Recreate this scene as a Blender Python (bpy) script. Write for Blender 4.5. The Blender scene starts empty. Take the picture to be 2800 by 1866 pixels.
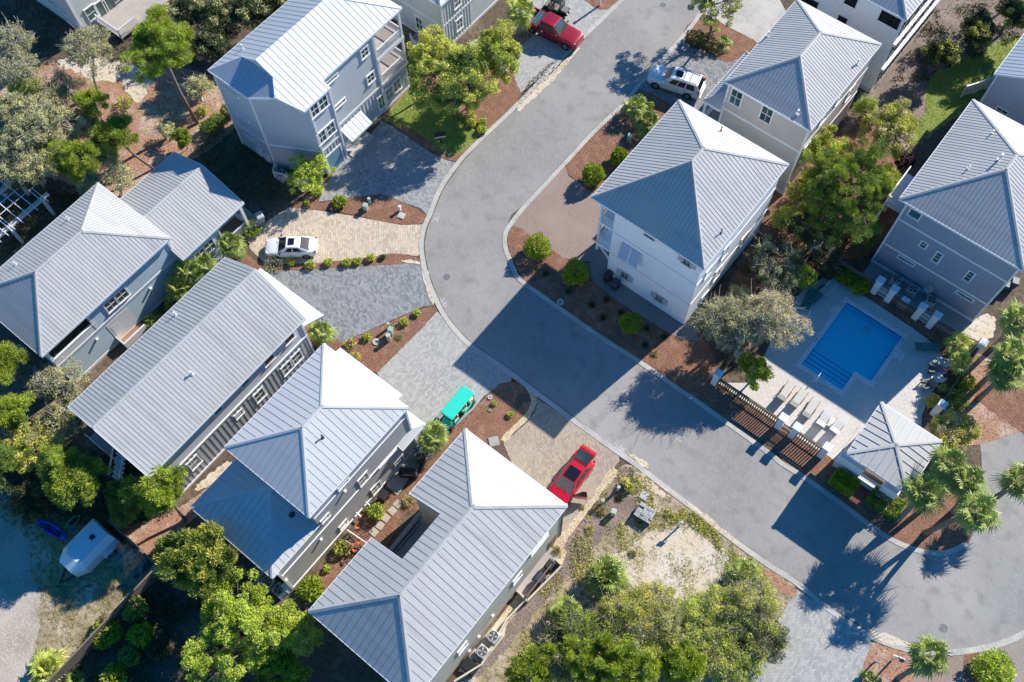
import bpy, bmesh, math, random
import numpy as np
from mathutils import Vector, Matrix
R_ = math.radians
random.seed(7)
SC = bpy.context.scene
COL = SC.collection

# ------------------------------------------------------------------ camera, sky, sun, exposure
CAM_H, FOC, PITCH, ROLL, AZ = 74.0, 2711.5, 0.44571, -0.03093, R_(40)
cam_data = bpy.data.cameras.new("camera")
cam_data.sensor_width = 36.0
cam_data.lens = FOC / 2800.0 * 36.0
cam_data.clip_start = 0.5
cam_data.clip_end = 1000.0
cam = bpy.data.objects.new("camera", cam_data)
COL.objects.link(cam)
CAMROT = Matrix.Rotation(AZ, 3, 'Z') @ Matrix.Rotation(PITCH, 3, 'X') @ Matrix.Rotation(ROLL, 3, 'Z')
cam.matrix_world = Matrix.Translation((0, 0, CAM_H)) @ CAMROT.to_4x4()
SC.camera = cam

SUN = Vector((0.27, 1.48, 1.0)).normalized()
world = bpy.data.worlds.new("World")
SC.world = world
world.use_nodes = True
wn = world.node_tree
sky = wn.nodes.new("ShaderNodeTexSky")
sky.sky_type = 'NISHITA'
sky.sun_disc = False
sky.sun_elevation = math.asin(SUN.z)
sky.sun_rotation = math.atan2(SUN.x, SUN.y)
sky.air_density = 1.0
sky.dust_density = 0.1
sky.ozone_density = 4.5
hsv = wn.nodes.new("ShaderNodeHueSaturation")
hsv.inputs["Saturation"].default_value = 1.35
wn.links.new(sky.outputs[0], hsv.inputs["Color"])
wn.links.new(hsv.outputs[0], wn.nodes["Background"].inputs[0])
wn.nodes["Background"].inputs[1].default_value = 0.112
sun_data = bpy.data.lights.new("sun", 'SUN')
sun_data.energy = 4.85
sun_data.angle = R_(0.5)
sun_data.color = (1.0, 0.93, 0.83)
sun_ob = bpy.data.objects.new("sun", sun_data)
COL.objects.link(sun_ob)
sun_ob.rotation_euler = SUN.to_track_quat('Z', 'Y').to_euler()
sun_ob.location = (0, 0, 120)
SC.view_settings.view_transform = 'Standard'
SC.view_settings.look = 'None'
SC.view_settings.exposure = 0.66
SC.view_settings.gamma = 1.0
SC.cycles.max_bounces = 6
SC.cycles.transparent_max_bounces = 6

# ------------------------------------------------------------------ from the survey of the photograph to the ground
TL = {'M': (0, 0, .84036), 'D1': (550, 0, 3.1367), 'D2': (0, 400, 2.6129), 'D3': (1850, 0, 2.5093),
      'E1': (1150, 1380, 3.2255), 'E2': (980, 1200, 4.356), 'E3': (440, 850, 3.137), 'E4': (620, 1400, 5.6),
      'E5': (0, 800, 3.484), 'E6': (2200, 1180, 4.612), 'F1': (1460, 1190, 7.465), 'F2': (1160, 1010, 8.255),
      'F3': (1380, 0, 6.92), 'F4': (2100, 900, 3.92)}
for _r, _oy in (('A', 0), ('B', 622), ('C', 1244)):
    for _c in range(4):
        TL['%s%d' % (_r, _c + 1)] = (700 * _c, _oy, 2.5214)


def ray(t, x, y):
    ox, oy, s = TL[t]
    px, py = ox + x / s, oy + y / s
    return CAMROT @ Vector(((px - 1400) / FOC, -(py - 933) / FOC, -1.0))


def G(t, x, y, z=0.0):
    d = ray(t, x, y)
    k = (CAM_H - z) / -d.z
    return Vector((d.x * k, d.y * k, z))


def on_x(t, x, y, X):
    d = ray(t, x, y)
    k = X / d.x
    return (d.y * k, CAM_H + d.z * k)


def on_y(t, x, y, Y):
    d = ray(t, x, y)
    k = Y / d.y
    return (d.x * k, CAM_H + d.z * k)


def PX(t, *pts):
    return [(t, x, y) for x, y in pts]


# ------------------------------------------------------------------ materials
def mat(name, col, rough=0.6, metal=0.0, noise=None, noise2=None, bump=None, wave=None, spec=0.5, trans=0.0, rand=0.0, coat=0.0, emit=None):
    """Procedural material. noise=(scale, detail, colour2, low, high); wave=(axis, scale, depth); bump=(scale, strength, distance)"""
    m = bpy.data.materials.new(name)
    m.use_nodes = True
    nt = m.node_tree
    b = nt.nodes["Principled BSDF"]
    b.inputs["Roughness"].default_value = rough
    b.inputs["Metallic"].default_value = metal
    b.inputs["Specular IOR Level"].default_value = spec
    if coat:
        b.inputs["Coat Weight"].default_value = coat
        b.inputs["Coat Roughness"].default_value = 0.112
    tc = nt.nodes.new("ShaderNodeTexCoord")
    base = nt.nodes.new("ShaderNodeRGB")
    base.outputs[0].default_value = (*col, 1)
    out = base.outputs[0]
    for nz in (noise, noise2):
        if nz:
            n = nt.nodes.new("ShaderNodeTexNoise")
            n.inputs["Scale"].default_value = nz[0]
            n.inputs["Detail"].default_value = nz[1]
            n.inputs["Roughness"].default_value = 0.6
            mp = None
            if len(nz) > 5:
                mp = nt.nodes.new("ShaderNodeMapping")
                mp.inputs["Scale"].default_value = nz[5]
                nt.links.new(tc.outputs["Object"], mp.inputs[0])
                nt.links.new(mp.outputs[0], n.inputs["Vector"])
            else:
                nt.links.new(tc.outputs["Object"], n.inputs["Vector"])
            r = nt.nodes.new("ShaderNodeMapRange")
            r.inputs[1].default_value = nz[3]
            r.inputs[2].default_value = nz[4]
            nt.links.new(n.outputs["Fac"], r.inputs[0])
            mx = nt.nodes.new("ShaderNodeMix")
            mx.data_type = 'RGBA'
            nt.links.new(r.outputs[0], mx.inputs[0])
            nt.links.new(out, mx.inputs[6])
            mx.inputs[7].default_value = (*nz[2], 1)
            out = mx.outputs[2]
    if rand:
        oi = nt.nodes.new("ShaderNodeObjectInfo")
        hs = nt.nodes.new("ShaderNodeHueSaturation")
        r1 = nt.nodes.new("ShaderNodeMapRange")
        r1.inputs[3].default_value = 1 - rand
        r1.inputs[4].default_value = 1 + rand
        nt.links.new(oi.outputs["Random"], r1.inputs[0])
        nt.links.new(r1.outputs[0], hs.inputs["Value"])
        nt.links.new(out, hs.inputs["Color"])
        out = hs.outputs[0]
    nt.links.new(out, b.inputs["Base Color"])
    nrm = None
    if bump:
        n = nt.nodes.new("ShaderNodeTexNoise")
        n.inputs["Scale"].default_value = bump[0]
        n.inputs["Detail"].default_value = 4
        nt.links.new(tc.outputs["Object"], n.inputs["Vector"])
        bp = nt.nodes.new("ShaderNodeBump")
        bp.inputs["Strength"].default_value = bump[1]
        bp.inputs["Distance"].default_value = bump[2]
        nt.links.new(n.outputs["Fac"], bp.inputs["Height"])
        nrm = bp
    if wave:
        sp = nt.nodes.new("ShaderNodeSeparateXYZ")
        nt.links.new(tc.outputs["Object"], sp.inputs[0])
        mu = nt.nodes.new("ShaderNodeMath")
        mu.operation = 'MULTIPLY'
        mu.inputs[1].default_value = wave[1]
        nt.links.new(sp.outputs[wave[0]], mu.inputs[0])
        fr = nt.nodes.new("ShaderNodeMath")
        fr.operation = 'FRACT'
        nt.links.new(mu.outputs[0], fr.inputs[0])
        bp = nt.nodes.new("ShaderNodeBump")
        bp.invert = True
        bp.inputs["Strength"].default_value = 1.0
        bp.inputs["Distance"].default_value = wave[2]
        nt.links.new(fr.outputs[0], bp.inputs["Height"])
        if nrm:
            nt.links.new(nrm.outputs[0], bp.inputs["Normal"])
        nrm = bp
    if nrm:
        nt.links.new(nrm.outputs[0], b.inputs["Normal"])
    if emit:
        b.inputs["Emission Color"].default_value = (*emit, 1)
        b.inputs["Emission Strength"].default_value = 1.0
    if trans:
        tr = nt.nodes.new("ShaderNodeBsdfTranslucent")
        nt.links.new(out, tr.inputs[0])
        ms = nt.nodes.new("ShaderNodeMixShader")
        ms.inputs[0].default_value = trans
        nt.links.new(b.outputs[0], ms.inputs[1])
        nt.links.new(tr.outputs[0], ms.inputs[2])
        nt.links.new(ms.outputs[0], nt.nodes["Material Output"].inputs[0])
    return m


def paver(name, c1, c2, mortar, bw, bh, rot=0.0, msize=0.012, stain=None, big=None, bumpd=0.006, offset=0.5):
    m = bpy.data.materials.new(name)
    m.use_nodes = True
    nt = m.node_tree
    b = nt.nodes["Principled BSDF"]
    b.inputs["Roughness"].default_value = 0.85
    tc = nt.nodes.new("ShaderNodeTexCoord")
    mp = nt.nodes.new("ShaderNodeMapping")
    mp.inputs["Rotation"].default_value = (0, 0, rot)
    nt.links.new(tc.outputs["Object"], mp.inputs[0])
    br = nt.nodes.new("ShaderNodeTexBrick")
    br.offset = offset
    br.inputs["Color1"].default_value = (*c1, 1)
    br.inputs["Color2"].default_value = (*c2, 1)
    br.inputs["Mortar"].default_value = (*mortar, 1)
    br.inputs["Scale"].default_value = 1.0
    br.inputs["Mortar Size"].default_value = msize
    br.inputs["Mortar Smooth"].default_value = 0.3
    br.inputs["Bias"].default_value = 0.0
    br.inputs["Brick Width"].default_value = bw
    br.inputs["Row Height"].default_value = bh
    nt.links.new(mp.outputs[0], br.inputs["Vector"])
    out = br.outputs["Color"]
    for st in (stain, big):
        if st:
            n = nt.nodes.new("ShaderNodeTexNoise")
            n.inputs["Scale"].default_value = st[0]
            n.inputs["Detail"].default_value = 5
            nt.links.new(tc.outputs["Object"], n.inputs["Vector"])
            r = nt.nodes.new("ShaderNodeMapRange")
            r.inputs[1].default_value = st[2]
            r.inputs[2].default_value = st[3]
            nt.links.new(n.outputs["Fac"], r.inputs[0])
            mx = nt.nodes.new("ShaderNodeMix")
            mx.data_type = 'RGBA'
            nt.links.new(r.outputs[0], mx.inputs[0])
            nt.links.new(out, mx.inputs[6])
            mx.inputs[7].default_value = (*st[1], 1)
            out = mx.outputs[2]
    nt.links.new(out, b.inputs["Base Color"])
    bp = nt.nodes.new("ShaderNodeBump")
    bp.invert = True
    bp.inputs["Distance"].default_value = bumpd
    nt.links.new(br.outputs["Fac"], bp.inputs["Height"])
    nt.links.new(bp.outputs[0], b.inputs["Normal"])
    return m


MT = {}
MT['roof'] = mat("galvanised_roof", (.45, .447, .435), .60, .06, spec=.3, noise=(0.8, 5, (.36, .362, .36), .47, .72, (.22, 2.4, .3)), noise2=(.30, 6, (.485, .48, .47), .48, .75))
MT['roof_white'] = mat("white_metal_roof", (.53, .54, .54), .58, .12, spec=.3, noise=(0.8, 5, (.46, .475, .48), .48, .74, (.22, 2.4, .3)), noise2=(.3, 6, (.56, .565, .555), .5, .78))
MT['roof_lit_white'] = mat("lit_white_roof", (.68, .69, .67), .6, .0, spec=.3, noise=(0.4, 6, (.60, .65, .62), .45, .8))  # sunlit tone for the tall grey house's bright slopes; also its white awning
MT['roof_blue_shaded'] = mat("blue_and_shaded_roof", (.42, .46, .51), .5, .2, spec=.35, noise=(0.4, 6, (.38, .42, .47), .45, .75))  # blue roof; also shade painted onto the tall grey house's far slopes
MT['roof_cabana'] = mat("cabana_roof", (.43, .43, .41), .6, .0, spec=.3, noise=(.5, 5, (.38, .38, .365), .45, .75))
MT['seam'] = mat("weathered_shade_seam", (.35, .35, .345), .6, .06)  # oxidised rib grey, darkened further to thicken the seams' shadow lines
MT['seam_white'] = mat("white_seam", (.40, .42, .43), .6, .1)  # ribs of the paler roofs, darkened likewise to strengthen shadow lines
MT['fascia'] = mat("white_fascia", (.74, .76, .78), .5)
MT['trim'] = mat("white_trim", (.78, .78, .77), .5, noise=(1.5, 3, (.70, .70, .69), .5, .8))
MT['stucco_white'] = mat("white_stucco", (.87, .88, .90), .8, noise=(0.9, 5, (.80, .81, .83), .45, .75), bump=(25, .3, .01))
MT['stucco_beige'] = mat("beige_stucco", (.50, .47, .43), .85, noise=(0.7, 5, (.44, .42, .38), .45, .75), bump=(25, .3, .01))
MT['stucco_grey'] = mat("grey_stucco", (.46, .46, .45), .85, noise=(0.7, 5, (.40, .40, .39), .45, .75), bump=(25, .3, .01))
MT['siding_grey'] = mat("grey_lap_siding", (.46, .49, .53), .7, noise=(0.8, 4, (.41, .44, .48), .4, .8), wave=(2, 6.0, .02))
MT['siding_blue'] = mat("pale_blue_lap_siding", (.45, .56, .61), .7, noise=(0.8, 4, (.40, .51, .56), .4, .8), wave=(2, 5.5, .02))
MT['siding_pale'] = mat("pale_grey_siding", (.60, .61, .60), .7, noise=(0.8, 4, (.54, .55, .54), .4, .8), wave=(2, 5.5, .015))
MT['siding_sage'] = mat("pale_sage_siding", (.60, .65, .62), .7, noise=(0.8, 4, (.54, .59, .56), .4, .8))
MT['board'] = mat("grey_board_siding", (.46, .48, .49), .7, noise=(0.8, 4, (.40, .42, .43), .4, .8))
MT['slate'] = mat("slate_blue_siding", (.30, .34, .42), .7, noise=(0.8, 4, (.26, .30, .37), .4, .8), wave=(2, 6.0, .015))
MT['slate_board'] = mat("slate_blue_board", (.29, .33, .40), .7, noise=(0.8, 4, (.25, .29, .35), .4, .8))
MT['glass'] = mat("window_glass", (.03, .055, .055), .06, 0, noise=(.35, 2, (.08, .16, .145), .4, .7), spec=.9)
MT['glass_dark'] = mat("dark_glass", (.010, .013, .018), .06, spec=.45)
MT['dark'] = mat("dark_recess", (.03, .03, .032), .8)
MT['door_blue'] = mat("blue_door", (.20, .34, .42), .5, noise=(1, 3, (.17, .30, .38), .4, .7))
MT['shutter'] = mat("pale_blue_shutter", (.44, .53, .66), .6, wave=(2, 14, .02), noise=(2, 3, (.40, .49, .61), .4, .7))
MT['shutter_grey'] = mat("grey_shutter", (.48, .49, .50), .6, wave=(2, 14, .02))
MT['deck_wood'] = mat("weathered_deck", (.42, .38, .34), .8, noise=(1.2, 4, (.34, .31, .28), .4, .7), wave=(1, 7, .01))
MT['deck_brown'] = mat("brown_deck", (.30, .17, .10), .8, noise=(1.2, 4, (.24, .14, .09), .4, .7), wave=(1, 7, .01))
MT['wood'] = mat("weathered_wood", (.20, .15, .11), .85, noise=(2, 4, (.13, .11, .08), .4, .7))
MT['wood_green'] = mat("mossy_wood", (.13, .115, .07), .85, noise=(2, 4, (.09, .08, .05), .4, .7))
MT['concrete'] = mat("kerb_concrete", (.47, .45, .41), .85, noise=(.5, 6, (.33, .315, .29), .42, .68), noise2=(5, 4, (.54, .51, .45), .5, .75), bump=(30, .3, .01))
MT['concrete_wall'] = mat("cream_concrete", (.58, .53, .42), .85, noise=(.9, 5, (.46, .42, .34), .4, .75), bump=(20, .3, .01))
MT['conc_grey'] = mat("grey_concrete", (.34, .34, .32), .85, noise=(.9, 5, (.26, .26, .25), .4, .75))
MT['white'] = mat("white_paint", (.74, .74, .73), .45, noise=(2, 3, (.67, .67, .66), .5, .8))
MT['trim_soft'] = mat("white_resin", (.58, .58, .56), .5)
MT['pillar'] = mat("white_stucco_pillar", (.78, .79, .80), .7, noise=(3, 4, (.68, .69, .71), .45, .75), bump=(30, .2, .01))
MT['black'] = mat("black_plastic", (.018, .018, .02), .45)
MT['navy'] = mat("navy_plastic", (.03, .045, .07), .45)
MT['steel'] = mat("stainless", (.6, .6, .62), .25, 1.0)
MT['ac'] = mat("ac_casing", (.50, .49, .45), .5, noise=(3, 3, (.42, .41, .38), .4, .7))
MT['ac_grille'] = mat("ac_grille", (.05, .05, .05), .5, noise=(30, 2, (.11, .11, .11), .45, .6))
MT['green_box'] = mat("utility_green", (.33, .45, .36), .6, noise=(3, 3, (.27, .38, .30), .4, .7))
MT['grey_box'] = mat("utility_grey", (.45, .47, .45), .6, noise=(3, 3, (.38, .40, .38), .4, .7))
MT['tyre'] = mat("tyre_rubber", (.015, .015, .016), .8)
MT['rim'] = mat("alloy_rim", (.5, .5, .52), .3, .9)
MT['car_white'] = mat("white_car_paint", (.78, .79, .80), .3, 0, coat=.6, noise=(1, 2, (.74, .75, .76), .4, .7))
MT['car_silver'] = mat("silver_white_paint", (.72, .72, .72), .3, 0, coat=.6, noise=(1, 2, (.68, .68, .68), .4, .7))
MT['car_red'] = mat("red_car_paint", (.52, .006, .022), .3, .1, coat=.7, noise=(1, 2, (.46, .006, .02), .4, .7))
MT['truck_red'] = mat("dark_red_paint", (.34, .008, .022), .32, .2, coat=.5, noise=(1, 2, (.30, .007, .02), .4, .7))
MT['cart_teal'] = mat("teal_cart_plastic", (.02, .62, .47), .45, noise=(1.2, 3, (.02, .56, .42), .4, .7))
MT['beige_vinyl'] = mat("beige_vinyl", (.60, .50, .36), .6)
MT['light'] = mat("lamp_lens", (.75, .76, .78), .1, spec=.8)
MT['tail'] = mat("tail_lens", (.35, .01, .015), .15)
MT['interior'] = mat("grey_interior", (.20, .20, .18), .8)
MT['trailer'] = mat("white_trailer_panel", (.74, .75, .77), .4, noise=(1.0, 4, (.66, .67, .69), .45, .75))
MT['kayak_blue'] = mat("blue_kayak_shell", (.012, .06, .52), .4, noise=(1.5, 3, (.02, .09, .45), .4, .7))
MT['kayak_green'] = mat("green_kayak_shell", (.03, .32, .10), .4, noise=(1.5, 3, (.05, .38, .14), .4, .7))
MT['orange'] = mat("orange_saddle", (.70, .16, .06), .5)
MT['sling'] = mat("shaded_sling", (.17, .18, .18), .8, wave=(1, 12, .01))  # backrest cloth with see-through shadow painted in as dark grey
MT['sling_pale'] = mat("pale_sling", (.48, .47, .43), .7, wave=(1, 12, .01))
MT['teal_chair'] = mat("teal_plastic", (.05, .18, .18), .6)
MT['chair_dark'] = mat("dark_green_slats", (.10, .13, .12), .6)
MT['bronze'] = mat("brown_frame", (.20, .13, .09), .5)
MT['water'] = mat("pool_water", (.5, .8, 1.0), .03, bump=(2.4, .8, .08), spec=.6)
_nt = MT['water'].node_tree
_tr = _nt.nodes.new("ShaderNodeBsdfTransparent"); _tr.inputs[0].default_value = (.86, .99, 1.0, 1)
_gl = _nt.nodes.new("ShaderNodeBsdfGlossy"); _gl.inputs["Roughness"].default_value = .03
_fr = _nt.nodes.new("ShaderNodeFresnel"); _fr.inputs[0].default_value = 1.33
_mx = _nt.nodes.new("ShaderNodeMixShader")
_bp = [n for n in _nt.nodes if n.type == 'BUMP'][0]
_nt.links.new(_bp.outputs[0], _gl.inputs["Normal"])
_nt.links.new(_fr.outputs[0], _mx.inputs[0]); _nt.links.new(_tr.outputs[0], _mx.inputs[1]); _nt.links.new(_gl.outputs[0], _mx.inputs[2])
_nt.links.new(_mx.outputs[0], _nt.nodes["Material Output"].inputs[0])
MT['pool_shell'] = mat("pool_plaster", (.30, .92, .99), .6, noise=(6, 3, (.26, .86, .99), .4, .7))
MT['ink'] = mat("black_lettering", (.02, .02, .02), .6)
MT['chalk'] = mat("white_road_paint", (.62, .62, .60), .8)
MT['navy_tile'] = mat("navy_tile", (.02, .10, .34), .3, noise=(12, 2, (.03, .15, .45), .45, .6))
MT['pallet_stone'] = paver("pallet_pavers", (.52, .52, .49), (.30, .31, .31), (.10, .10, .10), .227, .145, 0, .014)
MT['iron'] = mat("cast_iron", (.17, .17, .17), .7, .3, noise=(20, 2, (.25, .25, .25), .45, .6), bump=(30, .5, .01))
MT['stone'] = mat("sand_stone_slab", (.46, .41, .33), .8, noise=(3, 4, (.38, .34, .28), .4, .7), bump=(20, .3, .01))
MT['bark'] = mat("brown_bark", (.17, .13, .10), .9, noise=(4, 4, (.25, .21, .17), .4, .65), bump=(12, .6, .03))
MT['bark_pale'] = mat("pale_bark", (.50, .47, .41), .9, noise=(4, 4, (.34, .31, .26), .4, .65), bump=(12, .5, .02))
MT['bark_palm'] = mat("palm_bark", (.27, .23, .19), .9, noise=(5, 4, (.18, .15, .12), .4, .65), wave=(2, 5, .03))

# ground
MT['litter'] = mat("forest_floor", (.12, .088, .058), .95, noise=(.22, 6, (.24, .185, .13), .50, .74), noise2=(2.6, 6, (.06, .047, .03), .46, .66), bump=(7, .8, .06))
MT['straw'] = mat("pine_straw", (0.248, 0.124, 0.0754), .95, noise=(1.1, 6, (0.359, 0.202, 0.129), .46, .70), noise2=(8, 5, (0.12, 0.057, 0.035), .48, .66), bump=(14, 1.0, .06))
MT['straw_faded'] = mat("faded_straw", (.40, .22, .14), .95, noise=(.45, 6, (.55, .43, .33), .47, .66), noise2=(5, 6, (.19, .095, .058), .48, .66), bump=(11, 1.0, .06))
MT['mulch_grey'] = mat("old_grey_mulch", (.22, .17, .14), .95, noise=(.6, 6, (.34, .25, .20), .45, .66), noise2=(6, 6, (.105, .082, .068), .48, .66), bump=(12, 1.0, .05))
MT['sand'] = mat("white_sand", (.58, .485, .355), .95, noise=(.35, 6, (.60, .545, .46), .42, .60), noise2=(2.6, 8, (.30, .235, .14), .52, .68), bump=(6, .7, .06))
MT['sandroad'] = mat("sandy_track", (.46, .40, .33), .95, noise=(.4, 6, (.33, .285, .235), .42, .65), noise2=(5, 6, (.54, .49, .42), .5, .7), bump=(6, .6, .05))
MT['scrub'] = mat("scrubby_turf", (.33, .265, .165), .95, noise=(.5, 6, (.54, .45, .33), .46, .64), noise2=(3.0, 7, (.15, .135, .06), .47, .64), bump=(9, .9, .06))
MT['turf'] = mat("lawn_turf", (.23, .30, .06), .95, noise=(1.6, 5, (.33, .37, .10), .42, .66), noise2=(9, 4, (.14, .19, .035), .5, .7), bump=(25, .8, .04))
MT['pebble'] = mat("cream_pebbles", (.58, .47, .30), .9, noise=(9, 4, (.30, .23, .14), .52, .62), noise2=(5, 4, (.70, .60, .44), .5, .7), bump=(11, 1.0, .08))
MT['road'] = paver("road_pavers", (.305, .293, .275), (.262, .252, .238), (.20, .193, .182), .30, .15, R_(45), .010, stain=(.10, (.35, .335, .31), .42, .66), big=(.8, (.225, .217, .205), .50, .74), bumpd=.006)
MT['pv_grey'] = paver("grey_pavers", (.40, .40, .385), (.22, .223, .23), (.16, .16, .16), .25, .155, R_(0), .010, stain=(.5, (.34, .34, .33), .48, .78))
MT['pv_slate'] = paver("slate_pavers", (.33, .335, .34), (.165, .172, .185), (.13, .13, .13), .28, .17, R_(20), .010, stain=(.5, (.25, .255, .26), .52, .80))
MT['pv_light'] = paver("light_grey_pavers", (.47, .455, .42), (.31, .31, .30), (.23, .225, .21), .27, .165, R_(90), .010, stain=(.5, (.40, .39, .365), .48, .78))
MT['pv_beige'] = paver("beige_pavers", (.66, .53, .40), (.41, .35, .275), (.29, .24, .18), .29, .21, R_(50), .013, stain=(.6, (.56, .465, .36), .50, .80))
MT['pv_tan'] = paver("tan_pavers", (.46, .38, .285), (.30, .26, .205), (.21, .175, .135), .23, .15, R_(50), .010, stain=(.4, (.42, .355, .275), .50, .80))
MT['pv_red'] = paver("reddish_pavers", (.34, .235, .19), (.27, .21, .18), (.18, .145, .125), .24, .12, R_(50), .010, stain=(.4, (.33, .25, .21), .45, .75))
MT['pv_brown'] = paver("brown_pavers", (.33, .285, .24), (.27, .24, .21), (.18, .16, .14), .30, .15, R_(45), .010, stain=(.4, (.31, .27, .235), .45, .75))
MT['pv_dark'] = paver("dark_path_pavers", (.30, .26, .23), (.22, .20, .185), (.14, .13, .12), .30, .15, R_(45), .010, stain=(.4, (.26, .235, .21), .45, .75))
MT['pool_deck'] = paver("pale_pool_deck", (.60, .565, .51), (.55, .52, .475), (.40, .38, .345), .40, .40, R_(40), .011, stain=(.5, (.56, .53, .48), .45, .75), offset=.33)
MT['coping'] = mat("pool_coping", (.66, .66, .66), .7, noise=(2, 4, (.58, .58, .58), .45, .75))

# foliage
LF = dict(rough=.55, spec=.25)
MT['pine'] = mat("pine_needles", (0.421, 0.505, 0.0576), noise=(1.1, 3, (0.203, 0.273, 0.0418), .42, .62), noise2=(5, 2, (0.708, 0.734, 0.0917), .55, .75), trans=.18, rand=.15, **LF)
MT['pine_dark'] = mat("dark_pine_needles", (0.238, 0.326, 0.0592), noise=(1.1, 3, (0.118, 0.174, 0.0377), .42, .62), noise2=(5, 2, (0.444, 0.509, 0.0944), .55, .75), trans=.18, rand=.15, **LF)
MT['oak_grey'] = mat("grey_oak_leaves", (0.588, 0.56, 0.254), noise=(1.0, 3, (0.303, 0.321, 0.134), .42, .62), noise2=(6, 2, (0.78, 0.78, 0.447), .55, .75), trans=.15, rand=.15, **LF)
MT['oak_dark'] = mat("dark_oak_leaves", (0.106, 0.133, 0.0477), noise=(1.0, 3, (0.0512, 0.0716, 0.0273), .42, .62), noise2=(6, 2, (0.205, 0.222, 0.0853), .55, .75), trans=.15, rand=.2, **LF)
MT['oak_cream'] = mat("cream_oak_leaves", (0.733, 0.623, 0.357), noise=(.8, 3, (0.378, 0.344, 0.169), .42, .62), noise2=(6, 2, (0.75, 0.75, 0.535), .55, .75), trans=.15, rand=.1, **LF)
MT['lime'] = mat("lime_leaves", (0.538, 0.642, 0.0808), noise=(1.0, 3, (0.283, 0.373, 0.0461), .42, .62), noise2=(6, 2, (0.78, 0.78, 0.162), .55, .75), trans=.21, rand=.12, **LF)
MT['olive'] = mat("olive_leaves", (0.638, 0.64, 0.115), noise=(1.0, 3, (0.309, 0.34, 0.0604), .42, .62), noise2=(6, 2, (0.78, 0.78, 0.193), .55, .75), trans=.18, rand=.15, **LF)
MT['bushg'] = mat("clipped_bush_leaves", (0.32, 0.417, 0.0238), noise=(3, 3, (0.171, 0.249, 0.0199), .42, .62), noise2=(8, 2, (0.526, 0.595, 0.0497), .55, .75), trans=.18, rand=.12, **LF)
MT['palm'] = mat("palm_fronds", (0.294, 0.368, 0.0697), noise=(2.0, 3, (0.157, 0.217, 0.0489), .42, .62), noise2=(6, 2, (0.527, 0.564, 0.139), .55, .75), trans=.15, rand=.15, rough=.45, spec=.4)
MT['palm_yellow'] = mat("yellow_palm_fronds", (0.511, 0.548, 0.0945), noise=(2.0, 3, (0.246, 0.322, 0.0662), .42, .62), noise2=(6, 2, (0.681, 0.605, 0.189), .55, .75), trans=.15, rand=.1, rough=.45, spec=.4)
MT['palm_dry'] = mat("dry_palm_fronds", (0.643, 0.511, 0.322), noise=(2.0, 3, (0.265, 0.283, 0.113), .42, .62), noise2=(4, 2, (0.78, 0.473, 0.133), .60, .75), trans=.12, rough=.6, spec=.3)
MT['autumn'] = mat("yellow_red_leaves", (0.643, 0.605, 0.0945), noise=(1.6, 3, (0.454, 0.473, 0.151), .42, .62), noise2=(4, 3, (0.78, 0.227, 0.0945), .58, .70), trans=.18, **LF)
MT['purple'] = mat("purple_leaves", (0.093, 0.0465, 0.0543), noise=(1.6, 3, (0.0465, 0.0279, 0.031), .42, .62), trans=.12, **LF)
MT['dry_grass'] = mat("dry_grass_blades", (0.529, 0.436, 0.189), noise=(2, 3, (0.303, 0.283, 0.113), .42, .62), trans=.18, rand=.2, **LF)
MT['flower'] = mat("pale_yellow_flowers", (.75, .70, .20), noise=(8, 3, (.45, .50, .10), .5, .65), trans=.18, **LF)


# ------------------------------------------------------------------ objects
def setp(o, label=None, cat=None, group=None, kind=None):
    if label: o['label'] = label
    if cat: o['category'] = cat
    if group: o['group'] = group
    if kind: o['kind'] = kind
    return o


def thing(name, label, cat, loc=(0, 0, 0), rot=0.0, group=None):
    o = bpy.data.objects.new(name, None)
    COL.objects.link(o)
    o.location = loc
    o.rotation_euler = (0, 0, rot)
    o.empty_display_size = .3
    return setp(o, label, cat, group)


def copy_tree(o, parent=None):
    c = o.copy()
    COL.objects.link(c)
    c.parent = parent
    for ch in list(o.children):
        copy_tree(ch, c)
    return c


def root_loc(p):
    while p.parent is not None:
        p = p.parent
    return Vector(p.location)


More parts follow.
